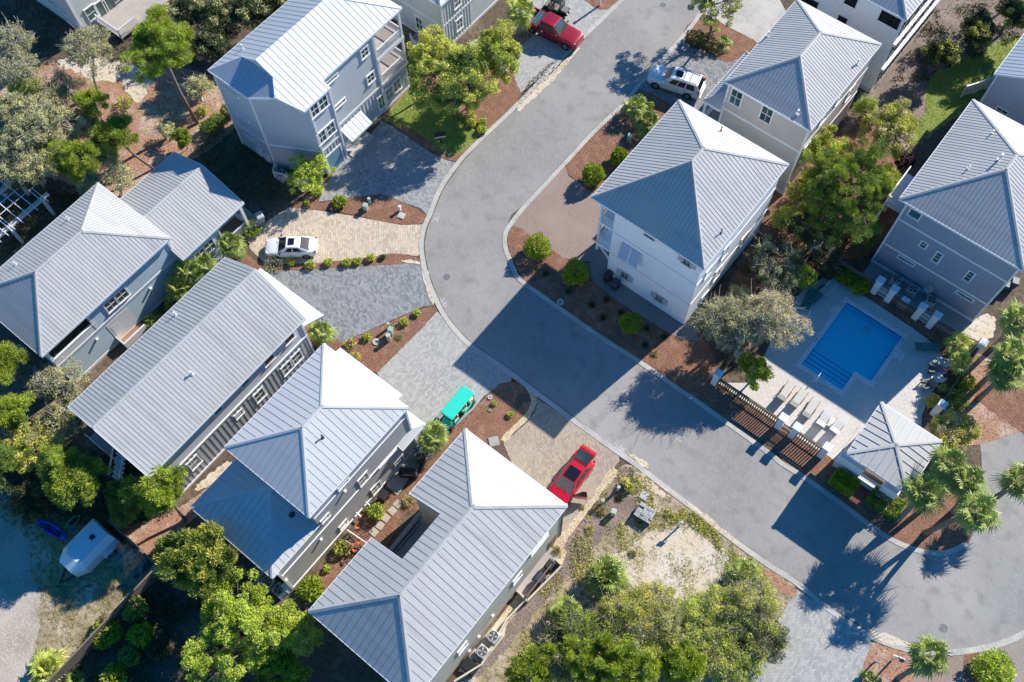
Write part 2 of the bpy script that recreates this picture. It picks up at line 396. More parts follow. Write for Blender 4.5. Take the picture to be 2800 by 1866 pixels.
class MB:
    def __init__(s):
        s.v = []; s.f = []

    def poly(s, pts):
        n = len(s.v)
        s.v += [tuple(p) for p in pts]
        s.f.append(tuple(range(n, n + len(pts))))
        return s

    def hexa(s, p):   # 4 bottom ccw, 4 top ccw
        n = len(s.v)
        s.v += [tuple(q) for q in p]
        for f in ((3, 2, 1, 0), (4, 5, 6, 7), (0, 1, 5, 4), (1, 2, 6, 5), (2, 3, 7, 6), (3, 0, 4, 7)):
            s.f.append(tuple(n + i for i in f))
        return s

    def box(s, x0, y0, z0, x1, y1, z1):
        x0, x1 = min(x0, x1), max(x0, x1); y0, y1 = min(y0, y1), max(y0, y1); z0, z1 = min(z0, z1), max(z0, z1)
        return s.hexa([(x0, y0, z0), (x1, y0, z0), (x1, y1, z0), (x0, y1, z0), (x0, y0, z1), (x1, y0, z1), (x1, y1, z1), (x0, y1, z1)])

    def bar(s, a, b, w, h, up=(0, 0, 1)):
        """box along a->b, width w across, height h along up, sitting centred"""
        a, b = Vector(a), Vector(b)
        d = (b - a)
        if d.length < 1e-6: return s
        d.normalize()
        u = Vector(up)
        sd = d.cross(u)
        if sd.length < 1e-4: sd = d.cross(Vector((1, 0, 0)))
        sd.normalize()
        u = sd.cross(d).normalized()
        q = []
        for c in (-1, 1):
            for e, sg in ((a, -1), (b, -1), (b, 1), (a, 1)):
                q.append(e + sd * (sg * w / 2) + u * (c * h / 2))
        return s.hexa(q)

    def prism(s, pts, z0, z1, cap=True):
        n = len(s.v); k = len(pts)
        s.v += [(p[0], p[1], z0) for p in pts] + [(p[0], p[1], z1) for p in pts]
        for i in range(k):
            j = (i + 1) % k
            s.f.append((n + i, n + j, n + k + j, n + k + i))
        if cap:
            s.f.append(tuple(n + k + i for i in range(k)))
            s.f.append(tuple(n + i for i in reversed(range(k))))
        return s

    def tube(s, pts, rad, n=6, cap=True):
        pts = [Vector(p) for p in pts]
        if not hasattr(rad, '__len__'): rad = [rad] * len(pts)
        base = len(s.v)
        for i, p in enumerate(pts):
            d = (pts[min(i + 1, len(pts) - 1)] - pts[max(i - 1, 0)])
            d.normalize()
            a = d.cross(Vector((0, 0, 1)))
            if a.length < 1e-3: a = d.cross(Vector((1, 0, 0)))
            a.normalize(); b = d.cross(a).normalized()
            for k in range(n):
                t = 2 * math.pi * k / n
                s.v.append(tuple(p + (a * math.cos(t) + b * math.sin(t)) * rad[i]))
        for i in range(len(pts) - 1):
            for k in range(n):
                j = (k + 1) % n
                s.f.append((base + i * n + k, base + i * n + j, base + (i + 1) * n + j, base + (i + 1) * n + k))
        if cap:
            s.f.append(tuple(base + k for k in reversed(range(n))))
            e = base + (len(pts) - 1) * n
            s.f.append(tuple(e + k for k in range(n)))
        return s

    def disc(s, c, r0, r1, z0, z1, n=20):
        """ring or cylinder standing on c"""
        x, y = c
        P = lambda r, z: [(x + r * math.cos(2 * math.pi * k / n), y + r * math.sin(2 * math.pi * k / n), z) for k in range(n)]
        b = len(s.v)
        if r0 <= 0:
            s.v += P(r1, z0) + P(r1, z1)
            for k in range(n):
                j = (k + 1) % n
                s.f.append((b + k, b + j, b + n + j, b + n + k))
            s.f.append(tuple(b + n + k for k in range(n)))
        else:
            s.v += P(r1, z0) + P(r1, z1) + P(r0, z1) + P(r0, z0)
            for q in range(3):
                for k in range(n):
                    j = (k + 1) % n
                    s.f.append((b + q * n + k, b + q * n + j, b + (q + 1) * n + j, b + (q + 1) * n + k))
        return s

    def xform(s, m):
        s.v = [tuple(m @ Vector(v)) for v in s.v]
        return s

    def build(s, name, m, parent=None, world=True, smooth=False, bevel=0.0, subsurf=0):
        v = s.v
        if parent is not None and world:
            r = root_loc(parent)
            v = [(p[0] - r.x, p[1] - r.y, p[2] - r.z) for p in v]
        me = bpy.data.meshes.new(name)
        me.from_pydata(v, [], s.f)
        me.materials.append(m)
        if smooth: me.polygons.foreach_set("use_smooth", [True] * len(me.polygons))
        me.update()
        o = bpy.data.objects.new(name, me)
        COL.objects.link(o)
        if parent is not None: o.parent = parent
        if bevel:
            b = o.modifiers.new("bevel", 'BEVEL'); b.width = bevel; b.segments = 2; b.limit_method = 'ANGLE'; b.angle_limit = R_(40)
        if subsurf:
            b = o.modifiers.new("subdivision", 'SUBSURF'); b.levels = subsurf; b.render_levels = subsurf
        return o


def solo(mb, name, m, label, cat, base, group=None, rot=0.0, bevel=0.0, smooth=False):
    """a thing that is a single mesh; mb is in local coordinates around its base"""
    o = mb.build(name, m, None, bevel=bevel, smooth=smooth)
    o.location = base
    o.rotation_euler = (0, 0, rot)
    return setp(o, label, cat, group)
# ------------------------------------------------------------------ the ground, the street, beds and drives
def W2(p):
    if len(p) == 3:
        g = G(*p); return (g.x, g.y)
    return (p[0], p[1])


def smooth_loop(pts, n=6):
    out = []
    k = len(pts)
    for i in range(k):
        p0, p1, p2, p3 = [Vector(pts[(i + j - 1) % k]) for j in range(4)]
        for s in range(n):
            t = s / n
            out.append(tuple(.5 * ((2 * p1) + (p2 - p0) * t + (2 * p0 - 5 * p1 + 4 * p2 - p3) * t * t + (3 * p1 - p0 - 3 * p2 + p3) * t ** 3)))
    return out


def smooth_line(pts, n=6):
    q = [Vector(p) for p in pts]
    q = [2 * q[0] - q[1]] + q + [2 * q[-1] - q[-2]]
    out = []
    for i in range(1, len(q) - 2):
        p0, p1, p2, p3 = q[i - 1:i + 3]
        for s in range(n):
            t = s / n
            out.append(.5 * ((2 * p1) + (p2 - p0) * t + (2 * p0 - 5 * p1 + 4 * p2 - p3) * t * t + (3 * p1 - p0 - 3 * p2 + p3) * t ** 3))
    out.append(q[-2])
    return out


PATCHES, LEV = {}, {}


def patch(name, pts, level, m, sm=False, jag=0.0, h=None, seed=1):
    rnd = random.Random(seed)
    P = [W2(p) for p in pts]
    if sm: P = smooth_loop(P)
    if jag:
        Q = []
        for i in range(len(P)):
            a, b = Vector(P[i]), Vector(P[(i + 1) % len(P)])
            n = max(1, int((b - a).length / .22))
            nr = Vector((-(b - a).y, (b - a).x)); nr.normalize()
            for s in range(n):
                Q.append(tuple(a.lerp(b, s / n) + nr * rnd.uniform(-jag, jag)))
        P = Q
    LEV[level] = LEV.get(level, 0) + 1
    z = .006 * level + .0004 * LEV[level] - .003
    mb = MB()
    ar = sum(P[i][0] * P[(i + 1) % len(P)][1] - P[(i + 1) % len(P)][0] * P[i][1] for i in range(len(P)))
    if ar < 0: P = P[::-1]
    mb.poly([(x, y, z) for x, y in P])
    o = mb.build(name, MT[m])
    o['kind'] = 'structure'
    PATCHES[name] = (P, z)
    return o


def ribbon(name, pts, w, level, m, h=0.03, sm=True, kind='structure', joints=0.0):
    P = [Vector(W2(p)) for p in pts]
    if sm: P = smooth_line(P)
    mb = MB()
    L, Rr = [], []
    for i, p in enumerate(P):
        d = (P[min(i + 1, len(P) - 1)] - P[max(i - 1, 0)]).normalized()
        nr = Vector((-d.y, d.x))
        L.append(p + nr * w / 2); Rr.append(p - nr * w / 2)
    z0, z1 = .004 * level - .03, .004 * level + h
    for i in range(len(P) - 1):
        mb.hexa([(*Rr[i], z0), (*Rr[i + 1], z0), (*L[i + 1], z0), (*L[i], z0), (*Rr[i], z1), (*Rr[i + 1], z1), (*L[i + 1], z1), (*L[i], z1)])
    o = mb.build(name, MT[m])
    o['kind'] = kind
    if joints:
        jb = MB(); acc = 0
        for i in range(1, len(P)):
            acc += (P[i] - P[i - 1]).length
            if acc > joints:
                acc = 0
                d = (P[i] - P[i - 1]).normalized()
                jb.bar((*L[i], z1), (*Rr[i], z1), .035, .01)
        j = jb.build("kerb_joints", MT['conc_grey'], o)
        j['kind'] = 'structure'
    return o


PIN = [(-2.83, 47.2), (2.35, 47.2), (2.35, 42.05), (.88, 42.05), (.88, 39.95), (-2.83, 39.95)]
g = MB()
for x0, y0, x1, y1 in ((-300, -300, 300, 39.95), (-300, 47.2, 300, 300), (-300, 39.95, -2.83, 47.2), (2.35, 39.95, 300, 47.2), (.88, 39.95, 2.35, 42.05)):
    g.poly([(x0, y0, 0), (x1, y0, 0), (x1, y1, 0), (x0, y1, 0)])
g = g.build("ground", MT['litter'])
g['kind'] = 'structure'

# --- broad ground covers
patch("pine_straw_yard", PX('A1', (0, 560), (120, 540), (400, 430), (700, 560), (1000, 520), (1300, 480), (1560, 600), (1640, 830), (1500, 1000), (1300, 1120), (1050, 1260), (860, 1400), (600, 1300), (300, 1220), (0, 1150)), 1, 'straw_faded', True, .15)
patch("sand_yard", PX('A1', (400, 440), (520, 380), (760, 420), (960, 460), (1040, 560), (990, 680), (1090, 790), (960, 720), (880, 640), (820, 560), (680, 560), (540, 500)), 2, 'sand', True, .25)
patch("sand_clearing", PX('A1', (960, 700), (1120, 740), (1300, 760), (1240, 840), (1080, 820), (980, 780)), 2, 'scrub', True, .2)
patch("dirt_yard", [('C1', -150, 900), ('C1', 200, 920), ('C1', 500, 900), ('C1', 850, 900), ('C1', 1080, 760), ('C1', 960, 960), ('C1', 720, 1170), ('C1', 440, 1430), ('C1', 260, 1620), ('C1', -150, 1700)], 1, 'scrub', True, .2)
patch("shaded_turf_yard", PX('C1', (-150, 250), (150, 240), (400, 420), (700, 560), (1000, 700), (860, 900), (500, 900), (200, 920), (-150, 800)), 2, 'scrub', True, .2, seed=4)
patch("sandy_track", PX('C1', (-200, 330), (150, 260), (0, 400), (170, 560), (210, 800), (260, 950), (275, 1010), (270, 1200), (220, 1400), (150, 1620), (-200, 1700)), 3, 'sandroad', True, .15)
patch("verge_mulch", PX('C1', (760, 450), (1000, 470), (1200, 380), (1330, 300), (1560, 120), (1660, 0), (1720, 60), (1500, 330), (1350, 420), (1290, 480), (1140, 700), (1060, 720), (900, 600)), 2, 'straw_faded', False, .1)
patch("bare_sand_strip", PX('C1', (1480, 110), (1560, 50), (1600, 60), (1540, 130), (1440, 220), (1350, 250), (1360, 210)), 3, 'sand', True, .1)
patch("right_yard_mulch", PX('A4', (1000, 0), (1765, 0), (1765, 260), (1480, 700), (1150, 900), (900, 1150), (500, 900), (640, 640), (760, 600)), 1, 'mulch_grey', False, .2)
patch("right_lawn", PX('A4', (1100, 560), (1300, 430), (1700, 250), (1690, 420), (1500, 660), (1400, 720), (1040, 985), (1010, 900), (1080, 760)), 2, 'turf', True, .25)
patch("pool_side_straw", [('A4', 140, 1130), ('A4', 380, 1000), ('A4', 700, 800), ('A4', 1000, 1150), ('A4', 950, 1568), ('B4', 640, 230), ('B4', 300, 190), ('B4', 60, 470), ('B3', 1640, 900), ('B3', 1440, 560), ('B3', 1560, 240), ('B3', 1710, 20), ('A4', 0, 1430)], 1, 'straw', False, .15)

# --- the street
road_l = [('A3', 810, -60), ('A3', 770, 0), ('A3', 400, 375), ('A3', 40, 745), ('A2', 1520, 1012), ('A2', 1400, 1150), ('A2', 1290, 1310), ('A2', 1225, 1470), ('B2', 1185, 0), ('B2', 1162, 110), ('B2', 1172, 220), ('B2', 1200, 340), ('B2', 1250, 470), ('B2', 1310, 590), ('B2', 1390, 700), ('B2', 1490, 800), ('B2', 1640, 905), ('B3', 20, 1003), ('B3', 170, 1115), ('B3', 440, 1315), ('C3', 60, -225), ('C3', 740, -20), ('C3', 870, 60), ('C3', 1060, 205), ('C3', 1290, 375), ('C3', 1500, 545), ('C3', 1765, 735), ('C4', 200, 860), ('C4', 450, 1060), ('C4', 700, 1220), ('C4', 900, 1302), ('C4', 1100, 1342), ('C4', 1300, 1345), ('C4', 1500, 1312), ('C4', 1650, 1265), ('C4', 1765, 1215), ('C4', 1900, 1140)]
road_l = [p for p in road_l if p != ('C3', 60, -225)]
isl = [('C4', 1380, 620), ('C4', 1300, 665), ('C4', 1200, 692), ('C4', 1100, 687), ('C4', 1000, 662), ('C4', 850, 600), ('C4', 720, 522), ('C4', 500, 355), ('C4', 240, 170), ('C4', 80, 62)]
road_r = isl + [('B3', 1765, 1568), ('B3', 1400, 1310), ('B3', 1100, 1105), ('B3', 870, 945), ('B3', 610, 780), ('B3', 410, 640), ('B3', 220, 505), ('B3', 60, 390), ('B3', 0, 320), ('B2', 1735, 235), ('B2', 1705, 150), ('B2', 1700, 70), ('B2', 1725, 0), ('A2', 1762, 1480), ('A3', 60, 1430), ('A3', 180, 1300), ('A3', 380, 1085), ('A3', 560, 890), ('A3', 730, 735), ('A3', 850, 600), ('A3', 1000, 440), ('A3', 1185, 240), ('A3', 1290, 110), ('A3', 1330, -60)]
patch("street", road_l + [('B4', 1900, 1500), ('B4', 1765, 1420), ('B4', 1530, 1262), ('B4', 1400, 1180), ('B4', 1340, 1175), ('B4', 1390, 1280), ('B4', 1450, 1400), ('B4', 1470, 1568), ('C4', 1480, 250), ('C4', 1440, 450)] + road_r, 3, 'road')
kl = [('A3', 760, 0), ('A3', 385, 365), ('A3', 20, 740), ('A2', 1505, 1005), ('A2', 1383, 1140), ('A2', 1270, 1305), ('A2', 1203, 1470), ('B2', 1160, 0), ('B2', 1140, 110), ('B2', 1150, 225), ('B2', 1180, 350), ('B2', 1232, 480), ('B2', 1295, 603), ('B2', 1378, 715), ('B2', 1478, 815), ('B2', 1628, 920), ('B3', 8, 1020), ('B3', 160, 1135), ('B3', 430, 1335), ('B3', 730, 1550), ('C3', 860, 72), ('C3', 1050, 220), ('C3', 1280, 392), ('C3', 1490, 562), ('C3', 1755, 752), ('C4', 190, 880), ('C4', 440, 1080), ('C4', 690, 1242), ('C4', 890, 1322), ('C4', 1100, 1362), ('C4', 1300, 1362), ('C4', 1510, 1328), ('C4', 1660, 1282), ('C4', 1800, 1215)]
ribbon("kerb", kl, .42, 4, 'concrete', joints=3.0)
kr = [('A3', 1310, 80), ('A3', 1196, 235), ('A3', 1012, 440), ('A3', 862, 605), ('A3', 742, 745), ('A3', 575, 900), ('A3', 395, 1095), ('A3', 195, 1310), ('A3', 72, 1443), ('B2', 1742, 0), ('B2', 1716, 70), ('B2', 1722, 150), ('B3', -12, 230), ('B3', 18, 312), ('B3', 75, 380), ('B3', 230, 492), ('B3', 418, 625), ('B3', 620, 765), ('B3', 880, 930), ('B3', 1110, 1090), ('B3', 1410, 1297), ('B3', 1770, 1556), ('C4', 90, 58), ('C4', 250, 158), ('C4', 510, 342), ('C4', 730, 508), ('C4', 855, 588), ('C4', 1000, 650), ('C4', 1100, 674), ('C4', 1200, 680), ('C4', 1290, 655), ('C4', 1370, 615)]
ribbon("kerb", kr, .40, 4, 'concrete', joints=3.0)

# --- left side, from the top down
patch("truck_drive", PX('A3', (-40, 560), (60, 640), (420, 360), (640, 110), (770, -10), (560, -80), (140, -80), (0, 150), (-300, 300)), 2, 'pv_light')
patch("top_mulch_bed", PX('A3', (500, 0), (620, 70), (720, 20), (760, -20), (640, -80), (440, -80)), 5, 'straw', True, .06)
patch("palm_mulch_bed", PX('A3', (-100, 180), (70, 210), (140, 250), (70, 310), (-80, 400), (-300, 500)), 4, 'mulch_grey', True, .06)
patch("garden_mulch_bed", [('A2', 1060, 470), ('A2', 1200, 450), ('A2', 1765, 500), ('A3', 60, 640), ('A3', 30, 720), ('A2', 1640, 870), ('A2', 1500, 1000), ('A2', 1400, 1110), ('A2', 1330, 1105), ('A2', 1200, 1040), ('A2', 1000, 905), ('A2', 880, 815)], 2, 'straw', False, .06)
patch("lawn", PX('A2', (1070, 560), (1130, 560), (1200, 640), (1420, 780), (1520, 930), (1500, 980), (1400, 1060), (1360, 1078), (1290, 1050), (1180, 965), (1050, 880), (905, 800), (1060, 620)), 4, 'turf', True, .05)
patch("house_drive", PX('A2', (600, 1110), (760, 960), (870, 835), (960, 885), (1200, 1050), (1320, 1110), (1395, 1125), (1290, 1290), (1215, 1470), (1190, 1500), (1140, 1440), (860, 1340), (430, 1392), (480, 1270)), 3, 'pv_grey')
patch("drive_island_bed", PX('A2', (430, 1400), (540, 1385), (780, 1350), (860, 1342), (940, 1362), (1080, 1428), (1172, 1490), (1180, 1512), (1120, 1545), (1000, 1548), (880, 1530), (700, 1490), (560, 1460), (440, 1450), (290, 1440), (250, 1425), (330, 1380), (420, 1310)), 5, 'straw', True, .06)
patch("beige_drive", [('A2', -120, 1400), ('A2', 60, 1540), ('A2', 230, 1430), ('A2', 430, 1452), ('A2', 700, 1497), ('A2', 1000, 1553), ('B2', 1165, -20), ('B2', 1148, 60), ('B2', 1138, 180), ('B2', 1110, 200), ('B2', 960, 182), ('B2', 700, 225), ('B2', 400, 250), ('B2', 60, 250), ('B2', -40, 150), ('B2', -70, 20), ('B2', -140, -140)], 3, 'pv_beige')
patch("side_path", PX('B2', (-220, -250), (-120, -200), (-40, -20), (-60, 120), (-130, 0)), 2, 'pv_dark')
patch("drive_strip_bed", PX('B2', (1132, 238), (1100, 205), (960, 182), (750, 210), (400, 250), (200, 262), (20, 240), (-60, 190), (-110, 260), (-40, 300), (130, 302), (400, 292), (700, 270), (1050, 250)), 5, 'straw', True, .05)
patch("slate_drive", PX('B2', (40, 300), (400, 290), (700, 270), (1060, 248), (1138, 262), (1168, 390), (1222, 535), (1150, 548), (1000, 612), (800, 702), (590, 795), (520, 745), (440, 600), (250, 440)), 3, 'pv_slate')
patch("spilled_sand", PX('B2', (1000, 235), (1060, 225), (1130, 245), (1165, 330), (1190, 300), (1215, 420), (1235, 500), (1215, 530), (1180, 440), (1150, 340), (1130, 262), (1060, 250)), 8, 'sand', True, .06)
patch("wedge_bed", PX('B2', (1252, 562), (1210, 545), (1100, 575), (900, 665), (700, 755), (590, 795), (520, 740), (440, 640), (340, 700), (400, 850), (560, 900), (835, 1005), (880, 960), (1000, 840), (1150, 690), (1230, 605)), 5, 'straw', False, .06)
patch("light_drive", [('B2', 1250, 580), ('B2', 1310, 650), ('B2', 1400, 745), ('B2', 1490, 830), ('B2', 1640, 935), ('B2', 1765, 1030), ('B2', 1755, 1066), ('B2', 1690, 1075), ('B2', 1640, 1115), ('B2', 1570, 1165), ('B2', 1500, 1255), ('B2', 1400, 1350), ('B2', 1250, 1470), ('E2', 850, 200), ('E2', 640, 420), ('E2', 470, 680), ('E2', 330, 560), ('B2', 1050, 1400), ('B2', 835, 1005), ('B2', 900, 940), ('B2', 1100, 740)], 4, 'pv_light')
patch("cart_side_bed", [('B2', 1745, 1068), ('B2', 1690, 1072), ('B2', 1600, 1150), ('B2', 1500, 1260), ('B2', 1400, 1355), ('B2', 1260, 1475), ('E2', 900, 230), ('E2', 640, 500), ('E2', 470, 690), ('E2', 400, 640), ('E2', 250, 780), ('E2', 0, 920), ('C2', 620, 620), ('C2', 450, 780), ('C2', 300, 960), ('C2', 440, 960), ('C2', 900, 640), ('C2', 1030, 400), ('E2', 760, 830), ('E2', 1160, 10), ('B2', 1500, 1568), ('B2', 1660, 1520), ('B3', 0, 1400), ('B3', 110, 1300), ('B3', 155, 1170), ('B3', 60, 1068)], 5, 'straw', False, .06)
patch("pebble_border", PX('B3', (60, 1062), (110, 1095), (172, 1170), (150, 1260), (100, 1340), (20, 1410), (-40, 1480), (-70, 1450), (0, 1380), (90, 1290), (130, 1200), (110, 1130)), 6, 'pebble', True, .05)
patch("tan_drive", [('B3', 175, 1180), ('B3', 250, 1232), ('B3', 430, 1348), ('B3', 590, 1465), ('B3', 735, 1568), ('C3', 740, 45), ('C3', 690, 110), ('C3', 560, 300), ('C3', 380, 510), ('C3', 290, 620), ('C3', 200, 560), ('C3', 0, 60), ('B3', -60, 1490), ('B3', 20, 1420), ('B3', 110, 1340), ('B3', 165, 1260)], 4, 'pv_tan')
patch("courtyard_floor", PX('E2', (370, 1345), (770, 830), (1010, 950), (560, 1500)), 6, 'conc_grey')

# --- the empty lot
patch("empty_lot", [('C3', 760, 70), ('C3', 830, 75), ('C3', 1040, 225), ('C3', 1270, 400), ('C3', 1480, 570), ('C3', 1750, 765), ('C4', 180, 895), ('C4', 200, 960), ('C4', 0, 1200), ('C3', 1765, 1370), ('C3', 1560, 1620), ('C3', 0, 1700), ('C2', 1300, 1700), ('C2', 1640, 1240), ('C3', 100, 1000), ('C3', 340, 700), ('C3', 560, 360), ('C3', 700, 140)], 2, 'scrub', False, .08)
patch("grey_mulch_strip", PX('C3', (770, 90), (830, 100), (860, 190), (800, 260), (900, 330), (860, 420), (740, 480), (640, 560), (560, 640), (520, 720), (420, 820), (300, 930), (150, 1110), (0, 1290), (-200, 1500), (-300, 1480), (-60, 1120), (120, 1020), (330, 760), (330, 640), (440, 500), (560, 370), (680, 210), (720, 120)), 3, 'mulch_grey', True, .15)
patch("sand_patch", PX('C3', (830, 620), (960, 520), (1120, 500), (1200, 420), (1330, 560), (1500, 680), (1480, 790), (1440, 880), (1330, 950), (1260, 1010), (1150, 1010), (1080, 930), (900, 910), (760, 870), (700, 720)), 4, 'sand', True, .3)
patch("roadside_sand", PX('C3', (830, 120), (900, 130), (1000, 220), (1080, 290), (1000, 280), (920, 230), (850, 170)), 5, 'sand', True, .12)
patch("roadside_sand", PX('C4', (-60, 790), (80, 830), (200, 950), (160, 980), (60, 930), (0, 900)), 5, 'straw_faded', True, .12)
patch("pebble_border", PX('C3', (690, 95), (730, 110), (720, 150), (640, 240), (560, 350), (470, 470), (380, 590), (350, 640), (300, 650), (290, 600), (380, 500), (470, 390), (560, 280), (640, 150)), 6, 'pebble', True, .07)
patch("pebble_strip", PX('E1', (1185, 360), (1130, 430), (960, 620), (860, 790), (720, 970), (640, 1070), (760, 1060), (930, 850), (1240, 560), (1290, 420), (1250, 370)), 5, 'pebble', False, .03)

# --- lower right
patch("corner_drive", [('C4', 200, 930), ('C4', 450, 1092), ('C4', 690, 1255), ('C4', 720, 1300), ('C4', 660, 1450), ('C4', 620, 1640), ('C3', 1500, 1640), ('C3', 1765, 1370), ('C4', 60, 1150)], 4, 'pv_light')
patch("corner_mulch_bed", PX('C4', (715, 1290), (850, 1335), (990, 1370), (1010, 1420), (1000, 1640), (610, 1640), (660, 1450)), 5, 'straw_faded', False, .05)
patch("rose_drive", PX('C4', (1000, 1372), (1110, 1375), (1360, 1368), (1390, 1640), (960, 1640)), 4, 'pv_red')
patch("corner_bush_bed", PX('C4', (1350, 1370), (1400, 1350), (1470, 1400), (1560, 1560), (1540, 1640), (1370, 1640)), 6, 'straw', True, .05)
patch("brown_drive", PX('C4', (1450, 1358), (1600, 1318), (1765, 1255), (1850, 1210), (1850, 1640), (1540, 1640)), 4, 'pv_brown')

# --- right side of the street
patch("corner_pavement", PX('A3', (1330, -80), (1300, 90), (1500, 190), (1690, 300), (1900, 100), (1800, -80)), 4, 'concrete')
patch("twin_tree_bed", PX('A3', (1180, 260), (1200, 190), (1290, 100), (1350, 110), (1500, 190), (1690, 300), (1600, 380), (1480, 430), (1380, 380), (1230, 310)), 5, 'straw', True, .06)
patch("white_car_drive", PX('A3', (1190, 250), (1230, 310), (1380, 385), (1480, 430), (1600, 380), (1500, 620), (1400, 800), (1110, 735), (870, 610), (1010, 450)), 4, 'pv_slate')
patch("palmetto_bed", PX('A3', (372, 1150), (385, 1090), (560, 905), (740, 745), (800, 650), (870, 612), (1110, 730), (1160, 800), (1100, 1000), (800, 1300), (620, 1340), (540, 1320), (430, 1240), (385, 1200)), 5, 'straw', True, .06)
patch("brick_drive", [('B2', 1750, 0), ('A3', 20, 1500), ('A3', 200, 1315), ('A3', 365, 1140), ('A3', 390, 1215), ('A3', 430, 1245), ('A3', 620, 1350), ('A3', 900, 1300), ('B3', 800, 100), ('B3', 700, 230), ('B3', 620, 300), ('B3', 540, 240), ('B3', 360, 215), ('B3', 290, 165), ('B3', 130, 60), ('B3', 60, 10)], 4, 'pv_red')
patch("clipped_bush_bed", [('B2', 1765, -15), ('B2', 1735, 60), ('B2', 1742, 150), ('B3', 10, 225), ('B3', 40, 300), ('B3', 90, 370), ('B3', 240, 482), ('B3', 430, 615), ('B3', 630, 755), ('B3', 890, 918), ('B3', 1120, 1080), ('B3', 1420, 1285), ('B4', 30, 1515), ('C4', 100, 40), ('C4', 260, 148), ('C4', 520, 330), ('C4', 740, 498), ('C4', 860, 578), ('C4', 1000, 640), ('C4', 1100, 664), ('C4', 1200, 670), ('C4', 1290, 645), ('C4', 1380, 600), ('C4', 1380, 300), ('C4', 1000, 200), ('C4', 480, 60), ('B4', 400, 1568), ('B4', 0, 1330), ('B3', 1415, 1090), ('B3', 1400, 900), ('B3', 1240, 640), ('B3', 1170, 690), ('B3', 1100, 742), ('B3', 850, 592), ('B3', 680, 475), ('B3', 580, 390), ('B3', 540, 250), ('B3', 360, 215), ('B3', 290, 165), ('B3', 130, 60), ('B3', 70, 10)], 5, 'straw', False, .05)
patch("wall_path", PX('B3', (540, 235), (640, 280), (1175, 672), (1260, 640), (1280, 790), (1170, 770), (1100, 740), (850, 590), (680, 474), (580, 390), (545, 320)), 6, 'pv_dark')

# --- pool deck
DX0, DX1, DY0, DY1 = -7.3, 7.0, 34.3, 49.3
LEV[4] += 1
_z = .006 * 4 + .0004 * LEV[4] - .003
mb = MB()
for q in ([(-7.3, 34.4), (-1.4, 34.4), (-1.4, 39.95), (-2.83, 39.95), (-2.83, 47.2), (-1.4, 47.2), (-1.4, 48.6), (-4, 48.5), (-5.6, 48), (-6.4, 45.9), (-6.2, 42), (-5.6, 38.5), (-5, 36.2), (-6, 35.4)],
          [(-1.4, 34.4), (8.6, 34.4), (8.6, 39), (6.95, 42), (6.65, 44.2), (6.65, 46.7), (5.3, 48.1), (3, 48.4), (-1.4, 48.6), (-1.4, 47.2), (2.35, 47.2), (2.35, 42.05), (.88, 42.05), (.88, 39.95), (-1.4, 39.95)]):
    mb.poly([(x, y, _z) for x, y in q])
mb.build("pool_deck", MT['pool_deck'])['kind'] = 'structure'
PATCHES["pool_deck"] = (None, _z)
patch("fence_straw_bed", [(-7.4, 48.0), (-5.6, 48.05), (-4.0, 48.55), (-1.4, 48.65), (3.0, 48.45), (5.3, 48.15), (6.7, 46.75), (6.7, 44.2), (7.0, 42.0), (8.0, 40.6), (8.2, 49.4), (-7.4, 49.4)], 5, 'straw', False, .06)
patch("red_straw_bed", [(7.7, 42.0), (7.7, 49.6), (14.0, 50.5), (14.0, 46), (11.6, 42.5), (9.6, 40.6), (8.2, 40.4)], 4, 'straw_faded', False, .06)
patch("palm_island_bed", PX('B4', (1530, 1265), (1765, 1425), (1900, 1500), (1900, 700), (1765, 600), (1600, 900), (1420, 1170)), 5, 'straw', False, .06)
patch("rear_sand", PX('B4', (1390, 660), (1500, 600), (1570, 640), (1540, 760), (1460, 790), (1330, 730)), 6, 'sand', True, .1)
patch("utility_yard", [(-3.2, 49.7), (6.3, 49.7), (6.3, 52.0), (-3.2, 52.0)], 3, 'conc_grey')

# --- ruts of paint, covers and grates in the street
for i, (t, x, y, lab) in enumerate((('C4', 1210, 1195, "iron manhole cover by the curved kerb at the cul-de-sac"), ('B2', 1315, 342, "iron manhole cover in the street bend by the slate drive"), ('A3', 1042, 35, "iron manhole cover at the far upper end of the street"))):
    mb = MB().disc((0, 0), 0, .33, 0, .012, 28)
    mb.disc((0, 0), .26, .29, .012, .02, 28)
    for a in range(6):
        mb.bar((-.2, -.2 + .08 * a, .015), (.2, -.2 + .08 * a, .015), .03, .01)
    b = G(t, x, y, .012)
    o = solo(mb, "manhole_cover", MT['iron'], lab, "manhole cover", b, "manhole covers in the street")
    r = MB().disc((0, 0), .33, .40, 0, .010, 28).build("collar", MT['conc_grey'], o, world=False)

def scrawl(name, t, strokes, lab):
    b = G(t, *strokes[0][0], .012)
    mb = MB()
    for s in strokes:
        pts = [G(t, x, y, .012) - b for x, y in s]
        for p, q in zip(pts[:-1], pts[1:]):
            mb.bar((p.x, p.y, .003), (q.x, q.y, .003), .03, .004)
    solo(mb, name, MT['chalk'], lab, "road marking", b)
scrawl("chalk_marking", 'B3', [[(715, 1490), (740, 1530), (770, 1560)], [(720, 1530), (760, 1500), (750, 1540), (790, 1525)], [(735, 1545), (765, 1520), (770, 1550), (745, 1548)]], "white sprayed survey scrawl on the road by the tan drive")
scrawl("chalk_marking", 'B2', [[(1268, 490), (1285, 520), (1300, 545), (1318, 552)], [(1275, 520), (1300, 490)], [(1285, 545), (1310, 515), (1312, 540)]], "white sprayed survey scrawl on the road by the slate drive")
scrawl("chalk_marking", 'A2', [[(1215, 1530), (1240, 1500), (1250, 1530), (1262, 1480)], [(1235, 1480), (1255, 1470)], [(1228, 1510), (1246, 1515)]], "white sprayed survey scrawl on the road by the drive island")
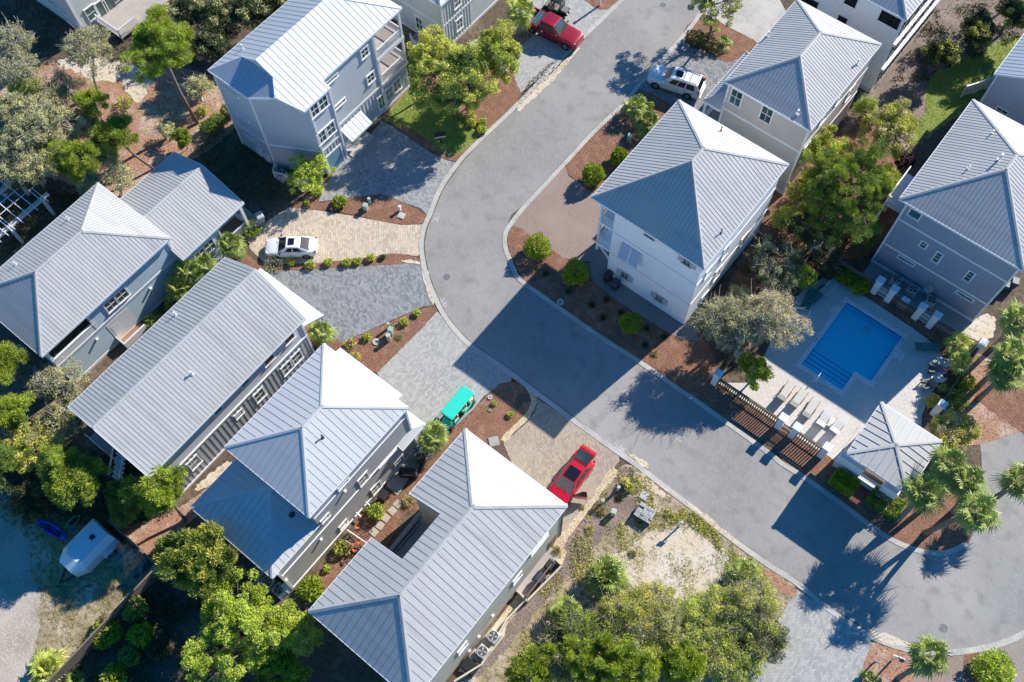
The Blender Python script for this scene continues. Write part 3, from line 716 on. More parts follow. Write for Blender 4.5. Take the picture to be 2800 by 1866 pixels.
scrawl("chalk_marking", 'B3', [[(585, 1070), (605, 1085)]], "short white dash sprayed on the shaded road")
scrawl("chalk_marking", 'B3', [[(1135, 1455), (1170, 1480)]], "short white dash sprayed on the sunny road")

for i, q in enumerate((PX('A3', (40, 720), (140, 620), (280, 500), (430, 350), (470, 330), (420, 400), (280, 560), (130, 700), (50, 770)), PX('C4', (700, 1215), (820, 1235), (960, 1290), (1000, 1325), (900, 1318), (780, 1290)), PX('B3', (800, 1560), (900, 1600), (960, 1660), (900, 1650)), PX('C3', (1000, 190), (1140, 280), (1300, 380), (1420, 480), (1560, 610), (1500, 590), (1340, 455), (1180, 325), (1040, 235)))):
    patch("spilled_sand", q, 8 + i % 2, 'sand', True, .07, seed=20 + i)
# ------------------------------------------------------------------ houses
def near(a, b): return (Vector(a) - Vector(b)).length < .02


def roof(house, faces, spacing=.45, m='roof', thick=.16, name='roof', ribw=.032, ribh=.026, fascia='fascia', cap=.24, phase=.5):
    mb = MB(); fb = MB(); sm_ = MB()
    edges = []
    for F in faces:
        P = [Vector(p) for p in F]
        n = Vector((0, 0, 0))
        for i in range(len(P)):
            n += P[i].cross(P[(i + 1) % len(P)])
        if n.z < 0:
            P = P[::-1]; n = -n
        n.normalize()
        b = len(mb.v); k = len(P)
        mb.v += [tuple(p) for p in P] + [(p.x, p.y, p.z - thick) for p in P]
        mb.f.append(tuple(b + i for i in range(k)))
        mb.f.append(tuple(b + k + i for i in reversed(range(k))))
        for i in range(k):
            j = (i + 1) % k
            mb.f.append((b + i, b + k + i, b + k + j, b + j))
            edges.append((P[i], P[j], n, sum(P, Vector()) / k))
        h = Vector((n.x, n.y, 0))
        if h.length < 1e-3: h = Vector((0, 1, 0))
        h.normalize()
        u = Vector((-h.y, h.x, 0))
        v = n.cross(u).normalized()
        o = P[0]
        Q = [((p - o).dot(u), (p - o).dot(v)) for p in P]
        u0, u1 = min(q[0] for q in Q), max(q[0] for q in Q)
        # global phase so that seams of neighbouring faces line up
        gu = o.dot(u)
        s = math.ceil((u0 + gu) / spacing) * spacing - gu
        while s < u1 - .02:
            hits = []
            for i in range(k):
                a, c = Q[i], Q[(i + 1) % k]
                if (a[0] - s) * (c[0] - s) < 0:
                    t = (s - a[0]) / (c[0] - a[0])
                    hits.append(a[1] + t * (c[1] - a[1]))
            hits.sort()
            for a, c in zip(hits[0::2], hits[1::2]):
                if c - a > .15:
                    A = o + u * s + v * a + n * (ribh / 2 - .004)
                    B = o + u * s + v * c + n * (ribh / 2 - .004)
                    sm_.bar(A, B, ribw, ribh, n)
            s += spacing
    for i, (a, b, n, c) in enumerate(edges):
        mate = None
        for j, (a2, b2, n2, c2) in enumerate(edges):
            if i != j and ((near(a, b2) and near(b, a2)) or (near(a, a2) and near(b, b2))):
                mate = (j, n2, c2)
        if mate is None:
            d = (b - a); d.normalize()
            out = d.cross(Vector((0, 0, 1))).normalized()
            if (c - a).dot(out) > 0: out = -out
            if fascia:
                fb.bar(a + out * .022 + Vector((0, 0, -.105)) - d * .02, b + out * .022 + Vector((0, 0, -.105)) + d * .02, .04, .20)
        elif mate[0] > i:
            if (mate[2] - a).dot(n) < -.01 and cap:    # convex: ridge or hip
                up = (n + mate[1]).normalized()
                d = (b - a).normalized()
                for nn, cc in ((n, c), (mate[1], mate[2])):
                    side = nn.cross(d).normalized()
                    if (cc - a).dot(side) < 0: side = -side
                    A = a + side * (cap / 4) + nn * (ribh + .006); B = b + side * (cap / 4) + nn * (ribh + .006)
                    mb.bar(A, B, cap / 2 + .02, .03, nn)
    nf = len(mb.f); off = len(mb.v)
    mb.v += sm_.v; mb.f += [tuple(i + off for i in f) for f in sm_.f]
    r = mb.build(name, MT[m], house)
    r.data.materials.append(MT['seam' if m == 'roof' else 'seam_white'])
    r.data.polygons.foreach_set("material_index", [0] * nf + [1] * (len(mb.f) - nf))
    if fascia and fb.f: fb.build("fascia", MT[fascia], r)
    return r


def hip(x0, y0, x1, y1, z, rz, ridge=None):
    """faces of a hipped roof; ridge along y (ridge=(ya, yb)) at the middle of x"""
    xm = (x0 + x1) / 2
    ya, yb = ridge
    A, B, C_, D = (x0, y0, z), (x1, y0, z), (x1, y1, z), (x0, y1, z)
    r0, r1 = (xm, ya, rz), (xm, yb, rz)
    if abs(ya - yb) < .01:
        return [[A, B, r0], [B, C_, r0], [C_, D, r0], [D, A, r0]]
    return [[A, B, r0], [B, C_, r1, r0], [C_, D, r1], [D, A, r0, r1]]


def walls(house, fp, z0, z1, m, ribs=(), name='wall', gables=()):
    """fp: footprint ccw; ribs: (axis, plane, s0, s1, z0, z1, spacing, sign) battens"""
    mb = MB()
    mb.prism(fp, z0, z1, cap=False)
    for gpts in gables: mb.poly(gpts)
    for ax, pl, s0, s1, a, b, sp, sg in ribs:
        n = int((s1 - s0) / sp)
        for i in range(n + 1):
            s = s0 + (s1 - s0) * (i + .5) / (n + 1)
            if ax == 'x': mb.box(pl, s - .03, a, pl + sg * .035, s + .03, b)
            else: mb.box(s - .03, pl, a, s + .03, pl + sg * .035, b)
    return mb.build(name, MT[m], house)


def onw(ax, pl, sg, s, z, d):
    return (pl + sg * d, s, z) if ax == 'x' else (s, pl + sg * d, z)


def wbox(mb, ax, pl, sg, s0, z0, s1, z1, d0, d1):
    a = onw(ax, pl, sg, s0, z0, d0); b = onw(ax, pl, sg, s1, z1, d1)
    return mb.box(*a, *b)


def win(house, ax, pl, sg, s, z, w, h, grid=(2, 2), fm='trim', gm='glass', fw=.11, sill=True, label=None, shut=None):
    mb = MB()
    s0, s1, z0, z1 = s - w / 2, s + w / 2, z - h / 2, z + h / 2
    D = .07
    wbox(mb, ax, pl, sg, s0 - fw, z0 - .002, s0, z1 + .002, 0.001, D)
    wbox(mb, ax, pl, sg, s1, z0 - .002, s1 + fw, z1 + .002, 0.001, D)
    wbox(mb, ax, pl, sg, s0 - fw - .03, z1 + .002, s1 + fw + .03, z1 + fw + .02, 0.001, D + .03)
    wbox(mb, ax, pl, sg, s0 - fw - .03, z0 - fw, s1 + fw + .03, z0 - .002, 0.001, D + (.06 if sill else 0))
    nx, nz = grid
    for i in range(1, nx):
        c = s0 + w * i / nx
        wbox(mb, ax, pl, sg, c - .02, z0, c + .02, z1, 0.03, .05)
    for i in range(1, nz):
        c = z0 + h * i / nz
        hw = .035 if (nz == 2 and i == 1) else .02
        wbox(mb, ax, pl, sg, s0, c - hw, s1, c + hw, 0.03, .055)
    o = mb.build("window", MT[fm], house)
    if label: o['label'] = label
    pb = MB(); wbox(pb, ax, pl, sg, s0 + .001, z0 + .001, s1 - .001, z1 - .001, 0.004, .028)
    pb.build("pane", MT[gm], o)
    if shut:
        for q in (-1, 1):
            c = s + q * (w / 2 + fw + .03 + shut / 2)
            sb = MB(); wbox(sb, ax, pl, sg, c - shut / 2, z0 - .05, c + shut / 2, z1 + .05, 0.002, .05)
            sb.build("shutter", MT['shutter_grey'], o)
    return o


def winpx(house, ax, pl, sg, t, x, y, w, h, **k):
    s, z = (on_x if ax == 'x' else on_y)(t, x, y, pl)
    return win(house, ax, pl, sg, s, z, w, h, **k)


def band(house, ax, pl, sg, s0, s1, z, h=.22, d=.045, m='trim'):
    mb = MB(); wbox(mb, ax, pl, sg, s0, z - h / 2, s1, z + h / 2, 0.001, d)
    return mb.build("trim_band", MT[m], house)


def corner(house, x, y, z0, z1, w=.16, m='trim'):
    return MB().box(x - w / 2, y - w / 2, z0, x + w / 2, y + w / 2, z1).build("corner_board", MT[m], house)


def rail(house, a, b, h=1.0, m='white', gap=.13, name='railing'):
    a, b = Vector(a), Vector(b)
    mb = MB()
    up = Vector((0, 0, 1))
    mb.bar(a + up * h, b + up * h, .09, .07)
    mb.bar(a + up * .12, b + up * .12, .06, .06)
    n = max(2, int((b - a).length / gap))
    for i in range(n + 1):
        p = a.lerp(b, i / n)
        mb.box(p.x - .02, p.y - .02, p.z + .12, p.x + .02, p.y + .02, p.z + h)
    return mb.build(name, MT[m], house)


def post(house, x, y, z0, z1, w=.2, m='white', name='post'):
    return MB().box(x - w / 2, y - w / 2, z0, x + w / 2, y + w / 2, z1).build(name, MT[m], house)


def vent(house, faces, t, x, y, tall=.45, r=.05, m='white'):
    """a pipe vent standing on the roof face it is seen against"""
    d = ray(t, x, y); o = Vector((0, 0, CAM_H)); best = None
    for F in faces:
        P = [Vector(p) for p in F]
        n = (P[1] - P[0]).cross(P[2] - P[0]).normalized()
        k = (P[0] - o).dot(n) / d.dot(n)
        q = o + d * k
        s = [((P[(i + 1) % len(P)] - P[i]).cross(q - P[i])).z for i in range(len(P))]
        if all(e > -.05 for e in s) or all(e < .05 for e in s):
            best = q
    if best is None: return
    mb = MB().tube([best - Vector((0, 0, .1)), best + Vector((0, 0, tall))], r, 8)
    mb.disc((best.x, best.y), 0, r * 1.5, best.z + tall, best.z + tall + .05, 8)
    mb.disc((best.x, best.y), 0, r * 2.4, best.z - .05, best.z + .05, 8)
    mb.build("vent_pipe", MT[m], house)


def rect(x0, y0, x1, y1): return [(x0, y0), (x1, y0), (x1, y1), (x0, y1)]


# --- white stucco house with the hipped roof, on the corner of the bend
H = thing("house", "white stucco house with blue shutters and a hipped metal roof, inside the street bend", "house", (-17.3, 42.8, 0))
WX0, WX1, WY0, WY1 = -20.35, -12.42, 37.05, 48.5
fs = hip(-22.52, 36.9, -12.2, 48.8, 9.8, 13.2, (42.05, 43.6))
roof(H, fs, .33)
walls(H, rect(WX0, WY0, WX1, WY1), 0, 9.75, 'stucco_white')
band(H, 'y', WY0, -1, WX0, WX1, 3.55, .05, .02, 'shutter_grey'); band(H, 'y', WY0, -1, WX0, WX1, 6.85, .05, .02, 'shutter_grey')
winpx(H, 'y', WY0, -1, 'B3', 1208, 237, .62, .72, shut=.36, fm='stucco_beige')
winpx(H, 'y', WY0, -1, 'B3', 778, 330, .66, .8, shut=.36, fm='stucco_beige')
winpx(H, 'y', WY0, -1, 'B3', 1015, 488, .66, .8, shut=.36, fm='stucco_beige')
winpx(H, 'y', WY0, -1, 'B3', 950, 52, .75, .5, fm='stucco_beige')
s, z = on_y('B3', 822, 180, WY0)
for q in (-1, 1):
    mb = MB()
    c = s + q * .48
    mb.hexa([(c - .45, WY0 - .45, z - .85), (c + .45, WY0 - .45, z - .85), (c + .45, WY0 - .40, z - .83), (c - .45, WY0 - .40, z - .83), (c - .45, WY0 - .07, z + .85), (c + .45, WY0 - .07, z + .85), (c + .45, WY0 - .02, z + .87), (c - .45, WY0 - .02, z + .87)])
    o = mb.build("shutter", MT['shutter'], H); o['label'] = "tilted pale blue shutter"
    mb = MB()
    for e in (-.45, .45):
        mb.bar((c + e, WY0 - .47, z - .84), (c + e, WY0 - .09, z + .86), .06, .05, (0, -1, .2))
    mb.build("frame", MT['white'], o)
for t, x, y, w, h in (('B3', 1470, 165, .7, 1.5), ('B3', 1350, 310, .7, 1.0), ('B3', 1412, 318, .7, 1.5), ('B3', 1318, 490, .8, 1.5), ('B3', 1590, 90, .8, 1.4)):
    winpx(H, 'x', WX1, 1, t, x, y, w, h)
band(H, 'x', WX1, 1, WY0, WY1, 3.55, .18, .05); band(H, 'x', WX1, 1, WY0, WY1, 6.7, .18, .05)
for z in (3.7, 6.9):                                             # side balconies facing the street bend
    b = MB().box(-21.75, 37.1, z - .25, -20.352, 45.4, z).build("balcony_floor", MT['stucco_white'], H)
    rail(H, (-21.66, 37.2, z), (-20.45, 37.2, z)); rail(H, (-21.66, 37.25, z), (-21.66, 45.3, z), gap=.16)
for y in (37.2, 41.2, 45.3):
    post(H, -21.66, y, 2.6 if y < 38 else 0, 9.7, .18)
mb = MB().bar((-21.6, 37.25, 3.4), (-20.4, 37.25, 2.1), .14, .16); mb.bar((-21.6, 45.2, 3.4), (-20.4, 45.2, 2.1), .14, .16); mb.build("bracket", MT['white'], H)
for t, x, y in (('A3', 1440, 905), ('B3', 1440, 40)): vent(H, fs, t, x, y, .5, .04, 'black')

# --- beige house behind it
H = thing("house", "beige house with a side porch, between the white stucco and the modern white house", "house", (-16.7, 58.6, 0))
BY0, BX0, BX1 = 53.15, -20.35, -12.78
fs = hip(-20.75, 52.98, -12.6, 64.3, 9.4, 11.6, (57.0, 60.2))
roof(H, fs, .29)
walls(H, rect(BX0, BY0, BX1, 64.0), 0, 9.35, 'stucco_beige', ribs=[('x', BX1, BY0 + .3, 63.8, .4, 3.3, .42, 1)])
ps = [[(-22.0, 52.55, 6.5), (-20.3, 54.2, 7.75), (-20.3, 58.0, 7.75), (-22.0, 59.3, 6.5)], [(-22.0, 52.55, 6.5), (-20.3, 52.55, 6.5), (-20.3, 54.2, 7.75)], [(-22.0, 59.3, 6.5), (-20.3, 59.3, 6.5), (-20.3, 58.0, 7.75)]]
roof(H, ps, .29, name='porch_roof')
for y in (52.75, 56, 59.1):
    post(H, -21.8, y, 0, 6.35, .2)
mb = MB().box(-21.9, 52.65, 3.1, -20.36, 59.2, 3.3); mb.build("porch_floor", MT['deck_wood'], H)
rail(H, (-21.8, 52.75, 3.3), (-20.4, 52.75, 3.3)); rail(H, (-21.8, 52.8, 3.3), (-21.8, 59, 3.3), gap=.2)
MB().box(-21.95, 52.6, 6.1, -20.36, 52.8, 6.34).build("beam", MT['white'], H)
for x, y in ((410, 668), (618, 785)):
    winpx(H, 'y', BY0, -1, 'D3', x, y, .95, 1.65, grid=(2, 2))
band(H, 'y', BY0, -1, BX0, BX1, on_y('D3', 585, 893, BY0)[1], .24)
band(H, 'x', BX1, 1, BY0, 64, 3.5, .22); band(H, 'x', BX1, 1, BY0, 64, 6.6, .18)
corner(H, BX1, BY0, 0, 9.3); corner(H, BX0, BY0, 0, 9.3)
band(H, 'y', BY0, -1, BX0, BX1, .2, .4)
for x, y in ((1120, 665), (1185, 640), (1010, 800), (880, 1030)):
    winpx(H, 'x', BX1, 1, 'D3', x, y, .8, 1.4)
for x, y in ((828, 785), (1240, 440), (625, 250)): vent(H, fs, 'D3', x, y, .5, .06)

# --- modern white house at the top right
H = thing("house", "modern white house with rows of dark windows and a blue roof at the top edge", "house", (-16, 72, 0))
fs = hip(-21.2, 67.55, -12.15, 80.0, 9.75, 12.2, (72.0, 75.5))
roof(H, fs, .40, 'roof')
walls(H, rect(-21, 67.75, -12.35, 79.8), 0, 9.7, 'stucco_white')
for x, y, w, h in ((1435, 107, .85, 1.45), (1500, 143, .85, 1.45), (1198, 8, .95, .9), (1138, 136, .75, .5), (940, 28, .75, .6), (885, 5, .8, .6)):
    winpx(H, 'y', 67.75, -1, 'D3', x, y, w, h, fm='black', gm='glass_dark', fw=.05, sill=False)
for zz in (1.6, 4.9, 8.0):
    for i in range(7):
        win(H, 'x', -12.35, 1, 68.8 + i * 1.65, zz, 1.0, 1.7, fm='black', gm='glass_dark', fw=.06, sill=False)
for zz in (3.2, 6.4): band(H, 'x', -12.35, 1, 67.75, 79.8, zz, .3, .25)
band(H, 'y', 67.75, -1, -21, -12.35, .3, .5)

# --- slate blue house by the pool
H = thing("house", "slate blue house with white bands and slit windows, beside the pool fence", "house", (1.3, 58, 0))
SX0, SX1, SY0 = -3.2, 6.2, 52.0
fs = hip(-3.9, 51.88, 6.5, 64.1, 9.0, 11.65, (57.05, 58.8))
roof(H, fs, .31)
walls(H, rect(SX0, SY0, SX1, 63.8), 0, 8.95, 'slate', ribs=())
zb = on_y('B4', 1155, 316, SY0)[1]; zt = on_y('B4', 1355, 205, SY0)[1]
walls(H, [(SX0 - .02, SY0 - .02), (SX1 + .02, SY0 - .02), (SX1 + .02, 60), (SX0 - .02, 60)], 0, zb, 'slate_board', ribs=[('y', SY0 - .02, SX0 + .1, SX1 - .1, 0.2, zb, .62, -1), ('x', SX1 + .02, SY0, 60, .2, zb, .6, 1)], name='wall')
band(H, 'y', SY0 - .02, -1, SX0, SX1, zb, .2); band(H, 'y', SY0, -1, SX0, SX1, zt, .2); band(H, 'y', SY0 - .02, -1, SX0, SX1, .15, .3)
corner(H, SX0, SY0, 0, 8.9); corner(H, SX1, SY0, 0, 8.9)
winpx(H, 'y', SY0, -1, 'B4', 1075, 118, .45, .62, grid=(1, 2))
winpx(H, 'y', SY0, -1, 'B4', 1170, 205, .42, 1.25, grid=(1, 3))
winpx(H, 'y', SY0, -1, 'B4', 1390, 335, .42, 1.25, grid=(1, 3))
winpx(H, 'y', SY0 - .02, -1, 'B4', 955, 226, 1.35, .26, grid=(1, 1))
winpx(H, 'y', SY0 - .02, -1, 'B4', 1360, 472, 1.35, .26, grid=(1, 1))
winpx(H, 'y', SY0, -1, 'A4', 1015, 1475, .85, .8, grid=(1, 1))
for x, y in ((1545, 920), (1380, 1165), (1590, 1105)): vent(H, fs, 'A4', x, y, .7 if x == 1590 else .35, .07 if x == 1590 else .04)
for zz in (5.6,):                                                 # narrow side balcony
    MB().box(-4.9, 53.5, zz - .2, -3.22, 57.2, zz).build("balcony_floor", MT['white'], H)
    rail(H, (-4.85, 53.55, zz), (-4.85, 57.15, zz)); rail(H, (-4.85, 53.55, zz), (-3.25, 53.55, zz))
    for y in (53.6, 57.1): post(H, -4.82, y, 0, zz - .2, .18)

# --- pale house at the right edge
H = thing("house", "pale blue grey house cut off by the right edge", "house", (0, 74, 0))
rs = [[(-3.75, 67.8, 8.8), (0.8, 67.8, 11.2), (0.8, 80, 11.2), (-3.75, 80, 8.8)], [(0.8, 67.8, 11.2), (5.4, 67.8, 8.8), (5.4, 80, 8.8), (0.8, 80, 11.2)]]
roof(H, rs, .45, 'roof_blue_shaded')
walls(H, rect(-3.5, 68.1, 5.1, 79.8), 0, 8.7, 'siding_grey', gables=[[(-3.5, 68.1, 8.7), (5.1, 68.1, 8.7), (.8, 68.1, 11.0)]])
win(H, 'y', 68.1, -1, -1.6, 5.2, .9, .7); corner(H, -3.5, 68.1, 0, 8.6)

# --- tall grey house, upper centre left
H = thing("house", "tall grey house with corner balconies and a white awning, above the shaded grey drive", "house", (-50.5, 36, 0))
AX1, AXB, AX0 = -46.85, -46.05, -54.6
e, rz = 10.0, 12.05
k_ = (rz - e) / 4.05
YE = 42.35
ax, xr = -46.85 + .15, -50.85
def Rz(x): return rz - k_ * (x - xr)
def Lz(x): return rz - k_ * (xr - x)
fr = [(-54.9, 27.4, e), (-50.2, 27.4, e), (-48.05, 28.5, e + k_ * 1.1), (-49.2, 29.65, e + k_ * 2.25), (-52.7, 29.65, e + k_ * 2.25)]
rt = [(xr, 29.65, rz), (-49.2, 29.65, Rz(-49.2)), (-48.05, 28.5, Rz(-48.05)), (-45.95, 29.4, Rz(-45.95)), (-45.95, 32.5, Rz(-45.95)), (-46.7, 32.5, Rz(-46.7)), (-46.7, YE, Rz(-46.7)), (xr, YE - 4.1, rz)]
lf = [(xr, 29.65, rz), (xr, YE - 4.1, rz), (-54.9, YE, Lz(-54.9)), (-54.9, 27.4, e), (-52.7, 29.65, Lz(-52.7))]
bk = [(xr, YE - 4.1, rz), (-46.7, YE, Rz(-46.7)), (-54.9, YE, Lz(-54.9))]
roof(H, [rt, bk], .52, 'roof_lit_white'); roof(H, [lf, fr], .52, 'roof_blue_shaded')  # one roof in two colours: sunlit slopes pale, shaded slopes painted blue
MB().poly([(xr, 29.66, rz), (-52.7, 29.66, Lz(-52.7) - .05), (-49.2, 29.66, Rz(-49.2) - .05)]).build("gable_wall", MT['siding_grey'], H)
fp = [(AX0, 27.6), (-50.4, 27.6), (AXB, 30.0), (AXB, 32.35), (AX1, 32.35), (AX1, 38.6), (-48.9, 38.6), (-48.9, 42.0), (AX0, 42.0)]
def top(x, y):
    return min(Rz(x), Lz(x), e + k_ * max(0, (y - 27.4)) if y < 29.6 else 99, 99) - .12
mb = MB()
for i in range(len(fp)):
    a, b = Vector(fp[i]), Vector(fp[(i + 1) % len(fp)])
    n = 6
    for q in range(n):
        p, r_2 = a.lerp(b, q / n), a.lerp(b, (q + 1) / n)
        mb.poly([(*p, 0), (*r_2, 0), (*r_2, min(top(*r_2), 10.4)), (*p, min(top(*p), 10.4))])
for i in range(22):                                               # battens of the ground floor
    y = 32.6 + i * .43
    if not 31.6 < y < 31.7: mb.box(AX1, y - .03, .35, AX1 + .035, y + .03, 3.35)
for i in range(6): mb.box(AXB, 30.2 + i * .4, .3, AXB + .035, 30.26 + i * .4, 3.35)
mb.box(-48.9, 38.6, 0, AX1 - .001, 42.0, 3.4)
mb.build("wall", MT['siding_grey'], H)
for i in range(8): pass
mb = MB()
for i in range(8): mb.box(AX1, 38.75 + i * .43, .35, AX1 + .035, 38.81 + i * .43, 3.3)
mb.build("batten", MT['siding_grey'], H)
for z in (3.4, 6.6):
    MB().box(-48.899, 38.601, z, -46.75, 42.1, z + .15).build("balcony_floor", MT['deck_wood'], H)
    rail(H, (-46.82, 38.7, z + .15), (-46.82, 42.0, z + .15)); rail(H, (-46.9, 42.0, z + .15), (-48.8, 42.0, z + .15))
    MB().box(-46.74, 38.6, z - .2, -46.70, 42.14, z + .2).build("balcony_edge", MT['trim'], H)
for y in (38.7, 42.0): post(H, -46.85, y, 3.5, 9.9, .2)
band(H, 'x', AX1, 1, 32.35, 42, 3.4, .25); band(H, 'x', AXB, 1, 30, 32.35, 3.4, .2); band(H, 'x', AX1, 1, 32.35, 42, .15, .3)
for x, y in ((AX0, 27.6), (-50.4, 27.6), (AXB, 30.0), (AXB, 32.35), (AX1, 38.6)): corner(H, x, y, 0, 9.6)
for x, y in ((968, 945), (1045, 880), (1033, 1175), (1110, 1105)):
    winpx(H, 'x', AXB, 1, 'D1', x, y, .85, 1.35)
for x, y, w, h, gr in ((1400, 450, .75, .95, (2, 2)), (1452, 668, .75, .95, (2, 2)), (1115, 683, 1.25, .3, (4, 1)), (1186, 893, 1.25, .3, (4, 1)), (1548, 868, .8, 1.45, (2, 2)), (1612, 800, .8, 1.45, (2, 2)), (1680, 728, .8, 1.45, (2, 2))):
    winpx(H, 'x', AX1, 1, 'D1', x, y, w, h, grid=gr)
for x, y in ((265, 795), (360, 1007), (440, 1200)):
    winpx(H, 'y', 27.6, -1, 'D1', x, y, 1.35, .28, grid=(4, 1), sill=False)
mb = MB(); s0 = on_y('D1', 440, 1150, 27.6)
band(H, 'y', 27.6, -1, AX0, -50.4, 3.4, .2)
d = Vector((AXB + 50.4, 30.0 - 27.6, 0)); n_ = Vector((d.y, -d.x, 0)).normalized() * .02
MB().bar(Vector((-50.4, 27.6, 3.4)) + n_, Vector((AXB, 30.0, 3.4)) + n_, .05, .22).build("trim_band", MT['trim'], H)
ys, zs = on_x('D1', 1285, 1050, AX1)
aw = [[(AX1 + .001, ys - 1.3, zs + .35), (AX1 + 1.25, ys - 1.3, zs - .35), (AX1 + 1.25, ys + 1.3, zs - .35), (AX1 + .001, ys + 1.3, zs + .35)]]
roof(H, aw, .52, 'roof_lit_white', .08, 'awning')
dy, dz = on_x('D1', 1265, 1180, AX1)
o = MB().box(AX1, dy - .5, .1, AX1 + .05, dy + .5, 2.2).build("door", MT['white'], H)
MB().box(AX1 + .051, dy - .36, .4, AX1 + .06, dy + .36, 2.05).build("pane", MT['door_blue'], o)
MB().box(AX1, dy - 1.0, 0, AX1 + 1.3, dy + 1.9, .12).build("door_step", MT['concrete'], H)
gy, gz = on_x('D1', 1150, 1370, AXB)
o = MB().box(AXB, gy - .85, .02, AXB + .05, gy + .85, 2.3).build("garage_door", MT['door_blue'], H)
mb = MB()
for q in (-1, 1): mb.box(AXB, gy + q * .92 - .07, 0, AXB + .08, gy + q * .92 + .07, 2.45)
mb.box(AXB, gy - .99, 2.3, AXB + .085, gy + .99, 2.46)
mb.build("frame", MT['trim'], o)
vent(H, [lf], 'D1', 358, 420, .45, .05)
mb = MB()
for x, y in ((655, 1082), (1340, 405), (1410, 605)):
    pass
for x, y in ((513, 1295), (577, 1345)):                           # meter boxes low on the front wall
    sx, sz = on_y('D1', x, y, 27.6)
    MB().box(sx - .3, 27.35, sz - .45, sx + .3, 27.598, sz + .45).build("meter_box", MT['white'], H)

# --- pale house at the top edge, centre left
H = thing("house", "pale sage house with board siding at the top edge, above the lawn trees", "house", (-51, 52, 0))
fs = hip(-56.5, 47.2, -46.85, 60, 6.1, 8.6, (52, 55.2))
roof(H, fs, .5, 'roof_white')
mb_ = walls(H, rect(-56.2, 47.45, -47.0, 59.7), 0, 6.05, 'siding_sage', ribs=[('x', -47.0, 47.6, 51.5, .3, 5.8, .42, 1), ('y', 47.45, -56, -47.1, .3, 5.8, .42, -1)])
band(H, 'y', 47.45, -1, -56.2, -47, 3.2, .2); band(H, 'x', -47, 1, 47.45, 59.7, 3.2, .2); band(H, 'x', -47, 1, 47.45, 59.7, .15, .3); band(H, 'y', 47.45, -1, -56.2, -47, .15, .3)
corner(H, -47.0, 47.45, 0, 5.95)
winpx(H, 'y', 47.45, -1, 'A2', 1127, 162, .75, 1.5); winpx(H, 'x', -47.0, 1, 'A2', 1400, 165, .75, 1.3); winpx(H, 'x', -47.0, 1, 'A2', 1385, 12, .8, 1.2)

# --- grey house with the deck, top left
H = thing("house", "pale grey house with a wooden deck and glazed doors in the top left corner", "house", (-80, 31, 0))
CX1, CY0 = -76.0, 27.35
rs = hip(-86, 26.9, -75.7, 40, 6.2, 8.6, (31.5, 35.4))
roof(H, rs, .45)
walls(H, rect(-85.6, CY0, CX1, 39.6), 0, 6.1, 'siding_pale')
winpx(H, 'x', CX1, 1, 'A1', 628, 90, .95, 1.4, grid=(1, 2)); winpx(H, 'x', CX1, 1, 'A1', 705, 62, .95, 1.9, grid=(1, 1)); winpx(H, 'x', CX1, 1, 'A1', 755, 40, .95, 1.9, grid=(1, 1))
winpx(H, 'x', CX1, 1, 'A1', 815, 5, .9, 1.2, grid=(1, 2))
for x, y in ((440, 78), (385, 35), (350, 10)): winpx(H, 'y', CY0, -1, 'A1', x, y, .9, .3, grid=(2, 1), sill=False)
corner(H, CX1, CY0, 0, 6.0)
MB().box(CX1 + .001, 29.0, .5, CX1 + 3.6, 35.5, .62).build("deck", MT['deck_wood'], H)
rail(H, (CX1 + .2, 29.05, .62), (CX1 + 3.55, 29.05, .62)); rail(H, (CX1 + 3.55, 29.05, .62), (CX1 + 3.55, 31.2, .62))
for y in (29.1, 32, 35.4): post(H, CX1 + 3.5, y, 0, .5, .15, 'wood')

# --- pale blue house at the left edge with a lower wing
H = thing("house", "pale blue clapboard house with a lower gabled wing, left of the beige drive", "house", (-52.4, 9, 0))
LX1, LX0 = -48.35, -56.4
fs = hip(-56.75, 1.82, -48.1, 15.1, 6.2, 8.5, (6.15, 10.75))
roof(H, fs, .28)
walls(H, rect(LX0, 2.15, LX1, 14.8), 0, 3.55, 'siding_blue')
walls(H, [(LX0, 2.15), (-51.0, 2.15), (-51.0, 6.4), (LX1, 6.4), (LX1, 14.8), (LX0, 14.8)], 3.55, 6.12, 'siding_blue', name='wall')
MB().box(-51.0, 2.16, 3.5, LX1 - .01, 6.4, 3.6).build("porch_floor", MT['deck_brown'], H)
mb = MB().box(-51.0, 2.15, 3.552, LX1, 2.3, 4.35); mb.box(LX1 - .15, 2.302, 3.552, LX1, 6.38, 4.35); mb.build("knee_wall", MT['siding_pale'], H)
MB().box(-51.0, 2.1, 4.35, LX1 + .03, 2.35, 4.42).box(LX1 - .2, 2.352, 4.35, LX1 + .03, 6.4, 4.42).build("handrail", MT['trim'], H)
post(H, LX1 - .1, 2.25, 4.42, 6.1, .22); post(H, LX1 - .1, 6.3, 3.4, 6.1, .24)
band(H, 'x', LX1, 1, 2.15, 14.8, 3.4, .22); band(H, 'x', LX1, 1, 2.15, 14.8, .15, .3)
for x, y in ((790, 1130), (868, 1063)): winpx(H, 'x', LX1, 1, 'D2', x, y, .95, 1.25)
corner(H, LX1, 2.15, 0, 3.3); corner(H, LX1, 14.8, 0, 6.1)
oy, oz = on_x('E5', 1170, 310, LX1)
o = MB().box(LX1, oy - 1.1, .25, LX1 + .02, oy + 1.1, 3.0).build("porch_opening", MT['siding_pale'], H)
MB().box(LX1 + .022, oy - .9, .4, LX1 + .03, oy - .1, 2.5).build("door", MT['white'], o)
MB().box(LX1 + .001, oy - 1.1, .1, LX1 + 1.1, oy + 1.2, .25).build("stoop", MT['deck_brown'], H)
mb = MB().box(LX1 + .95, oy - 1.1, .251, LX1 + 1.1, oy + 1.2, 1.0); mb.box(LX1 + .02, oy - 1.1, .251, LX1 + .94, oy - 1.0, 1.0); mb.build("stoop_wall", MT['siding_pale'], H)
